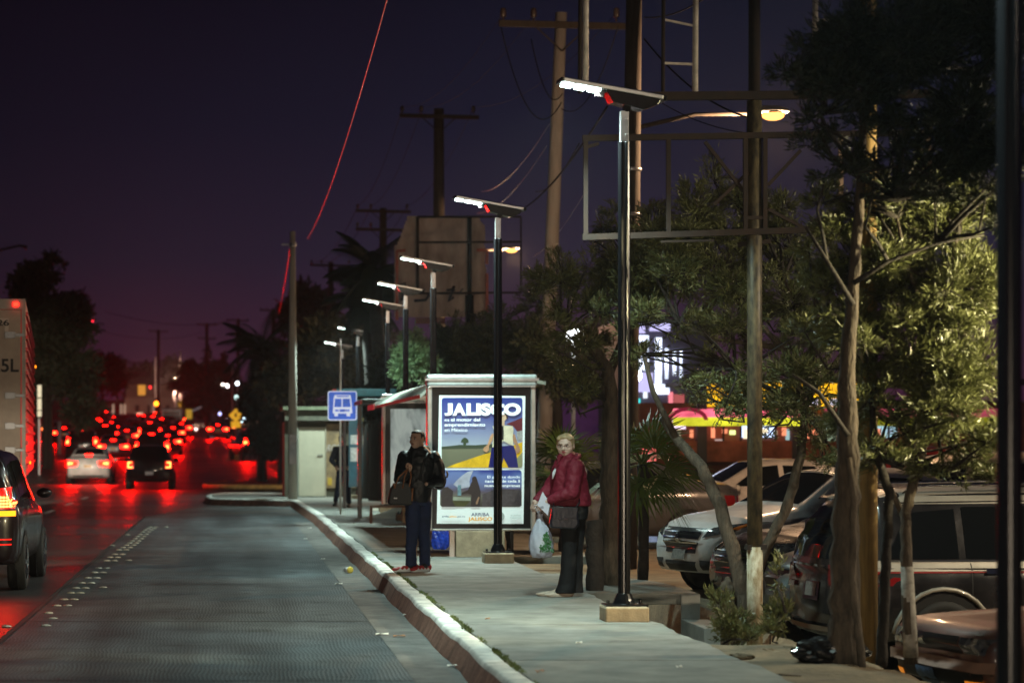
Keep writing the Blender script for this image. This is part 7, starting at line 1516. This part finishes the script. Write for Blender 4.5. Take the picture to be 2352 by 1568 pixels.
MB().box(-.085, -.045, -.079, -.073, .075, .09).build('bag_badge', mat('badge_pale', (.5, .5, .5), .4), hb); MB().tube([(.13, -.06, .05), (.14, -.05, .2)], .014, 5).build('side_trim', M_str, hb, True)

# ---------------- far man walking behind the sign post
fm = thing('person', 'bearded man in dark clothes walking behind the bus sign post', 'person', (2.66, 58, 0))
HM3 = headM((-.04, 0, 1.60), 12, 0, 0)
b = MB(); head_prims(b, HM3, 1.0, 1.0, 1.0); cap(b, (-.03, .02, 1.52), (-.02, .03, 1.40), .06, .07); loft(b, [(0, .03, .9, .15, .12, 0), (0, .03, 1.3, .18, .12, 0), (0, .03, 1.44, .12, .09, 0)])
for (h_, k_, f_) in (((-.08, .02, .9), (-.13, .02, .5), (-.20, .10, .12)), ((.08, .02, .9), (.10, -.02, .5), (.12, -.05, .08))): cap(b, h_, k_, .085, .06); cap(b, k_, f_, .055, .04)
A_ = [(Vector((-.19, .03, 1.37)), Vector((-.29, .02, 1.12)), Vector((-.19, -.12, .97))), (Vector((.19, .03, 1.37)), Vector((.28, .04, 1.10)), Vector((.13, -.13, .98)))]
for a_, e_, w_ in A_: cap(b, a_, e_, .048, .04); cap(b, e_, w_, .038, .028)
for i_, (a_, e_, w_) in enumerate(A_): hand_prims(b, frame(w_, (.4 if i_ == 0 else -.4, -.5, -.5), (0, .3, -1)), 1, .9, .1, 1, 1 if i_ else -1)
fuse(b, 'body', M_skin, fm, .0065, 3); face_bits(fm, HM3, 1.0, (.25, .10, .08), (.02, .015, .01))
b = MB(); he((0, .03, .055), (.082, .092, .075), HM3); he((0, -.03, .092), (.07, .05, .03), HM3); he((0, .085, .01), (.07, .04, .07), HM3); fuse(b, 'hair', _mats['hair_dark'], fm, .008, 3)
b = MB(); he((0, -.055, -.085), (.045, .04, .032), HM3); he((.05, -.03, -.06), (.02, .04, .04), HM3); he((-.05, -.03, -.06), (.02, .04, .04), HM3); fuse(b, 'beard', _mats['hair_dark'], fm, .007, 3)
M_jd = mat('jacket_navy', (.012, .012, .020), .7, noise=.3, bump=.3, bscale=12)
b = MB(); loft(b, [(0, .03, .93, .175, .135, 0), (0, .03, 1.1, .19, .14, 0), (0, .03, 1.32, .215, .14, 0), (0, .03, 1.42, .16, .11, 0), (0, .03, 1.475, .085, .08, 0)])
for a_, e_, w_ in A_: cap(b, a_, e_, .085, .072); cap(b, e_, w_ - (w_ - e_).normalized() * .04, .07, .045)
fuse(b, 'jacket', M_jd, fm, .010, 5, (.07, .015))
b = MB(); loft(b, [(0, .03, .96, .165, .125, 0), (0, .02, .82, .17, .13, 0)]); 
for (h_, k_, f_) in (((-.08, .02, .9), (-.13, .02, .5), (-.19, .09, .16)), ((.08, .02, .9), (.10, -.02, .5), (.12, -.05, .12))): cap(b, h_, k_, .095, .075); cap(b, k_, f_, .074, .062)
fuse(b, 'trousers', mat('trousers_navy', (.010, .016, .040), .8, noise=.3), fm, .010, 4, (.07, .012)); shoe(fm, (.12, -.07, 0), -10, M_sk, M_sk, .28, .08); shoe(fm, (-.20, .08, .02), -15, M_sk, M_sk, .28, .08)
# seated waiting person mostly hidden behind the panel, with a blue bag
sp = thing('person', 'seated person in dark blue trousers glimpsed under the advert panel', 'person', (3.62 - .55, 36.1, 0))
HM4 = headM((.45, 0, 1.22), -60); b = MB(); head_prims(b, HM4); cap(b, (.46, 0, 1.14), (.47, 0, 1.02), .06, .07); loft(b, [(.48, 0, .48, .16, .14, 0), (.48, 0, .8, .15, .15, 0), (.47, 0, 1.0, .14, .18, 0), (.47, 0, 1.06, .08, .12, 0)])
SA = [(Vector((.47, .17, 1.0)), Vector((.40, .20, .74)), Vector((.20, .12, .62))), (Vector((.47, -.17, 1.0)), Vector((.40, -.20, .74)), Vector((.20, -.12, .62)))]
for a_, e_, w_ in SA: cap(b, a_, e_, .045, .038); cap(b, e_, w_, .036, .027); hand_prims(b, frame(w_, (-1, 0, -.3), (0, 0, -1)), .95, .6)
LG = [((.48, .10, .50), (.04, .12, .50), (.02, .12, .08)), ((.48, -.10, .50), (.04, -.12, .50), (-.02, -.12, .08))]
for h_, k_, f_ in LG: cap(b, h_, k_, .08, .06); cap(b, k_, f_, .055, .04)
fuse(b, 'body', M_skin, sp, .008, 3); face_bits(sp, HM4)
b = MB(); he((0, .03, .055), (.082, .092, .075), HM4); he((0, .085, .01), (.07, .04, .07), HM4); fuse(b, 'hair', _mats['hair_dark'], sp, .01, 3)
b = MB(); loft(b, [(.48, 0, .46, .18, .17, 0), (.48, 0, .8, .17, .18, 0), (.47, 0, .98, .15, .21, 0), (.47, 0, 1.07, .09, .11, 0)])
for a_, e_, w_ in SA: cap(b, a_, e_, .08, .068); cap(b, e_, w_ + Vector((.04, 0, .01)), .066, .045)
fuse(b, 'jacket', M_jd, sp, .012, 4)
b = MB()
for h_, k_, f_ in LG: cap(b, h_, k_, .095, .08); cap(b, k_, (f_[0], f_[1], .14), .076, .062)
fuse(b, 'trousers', _mats['trousers_navy'], sp, .012, 4); shoe(sp, (-.03, -.12, 0), -85, M_sk, M_sk); shoe(sp, (.01, .12, 0), -80, M_sk, M_sk)
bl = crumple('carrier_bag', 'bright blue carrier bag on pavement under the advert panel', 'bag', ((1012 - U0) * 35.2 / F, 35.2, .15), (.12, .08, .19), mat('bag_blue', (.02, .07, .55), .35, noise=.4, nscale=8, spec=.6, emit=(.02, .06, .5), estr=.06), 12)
# ------------------------------------------------------------------ lamps that stand outside the frame
def off_lamp(label, x, y, z, col, p, tgt=None, ang=150, rad=.12):
    r = thing('street_lamp', label, 'street lamp', (x, y, -.3))
    MB().tube([(0, 0, 0), (0, 0, z + .3), (-.5, 0, z + .5)], [.09, .06, .04], 10).build('lamp_column', M_grey_metal, r, True)
    MB().ell((-.7, 0, z + .5), (.32, .14, .09)).build('lamp_hood', M_grey_metal, r, True); MB().ell((-.75, 0, z + .43), (.2, .11, .06)).build('lamp_bowl', emis('bowl_%g' % x, col, 12), r, True)
    spot('lamp_light', (-.75, 0, z + .28), Vector(tgt) - Vector((x, y, -.3)), p, col, ang, rad, r); return r
off_lamp('warm floodlight in the car park beyond the right edge', 9.0, 17.0, 2.9, (1.0, .86, .48), 2300, (4.6, 18.9, 2.6), 54, .05)
off_lamp('added fill lamp behind the camera at right', 13.0, -3.0, 6.5, (1.0, .76, .55), 500, (3.5, 26, 1.5), 60, .10)  # unseen lamp added as warm fill from the camera side
off_lamp('street lamp on the right among parked cars', 12.5, 18.6, 4.6, (1.0, .84, .58), 1500, (2.5, 20.5, 0), 80, .04)
# following vehicle's dipped headlights behind the camera
fv = car('dark sedan following behind the camera with headlights on', 'car', 'sedan', 4.5, 1.8, 1.45, PNT['black'], (-.5, -9, rz(0)), R(90), 0)[0]
for s_ in (.62, -.62):
    MB().ell((2.16, s_, .66), (.05, .12, .06)).build('headlight', emis('headlamp', (1, .9, .75), 20), fv, True)
    l = spot('headlight_beam', (2.35, s_, .68), (30, s_ * .6 - 1.0, .95), 2600, (1.0, .80, .58), 26, .05, fv)
# ------------------------------------------------------------------ haze added for a red glow around the lights
hz = bpy.data.materials.new('glow_haze'); hz.use_nodes = True; t = hz.node_tree; t.nodes.clear()
o_ = t.nodes.new('ShaderNodeOutputMaterial'); v_ = t.nodes.new('ShaderNodeVolumePrincipled'); v_.inputs['Color'].default_value = (.9, .88, .9, 1); v_.inputs['Density'].default_value = .00028; v_.inputs['Anisotropy'].default_value = .3
t.links.new(v_.outputs[0], o_.inputs['Volume'])
tag(MB().box(-520, 620, -45, 700, -3, 60).build('haze', hz), 'thin haze added for glow over the whole street', None, None, 'stuff')
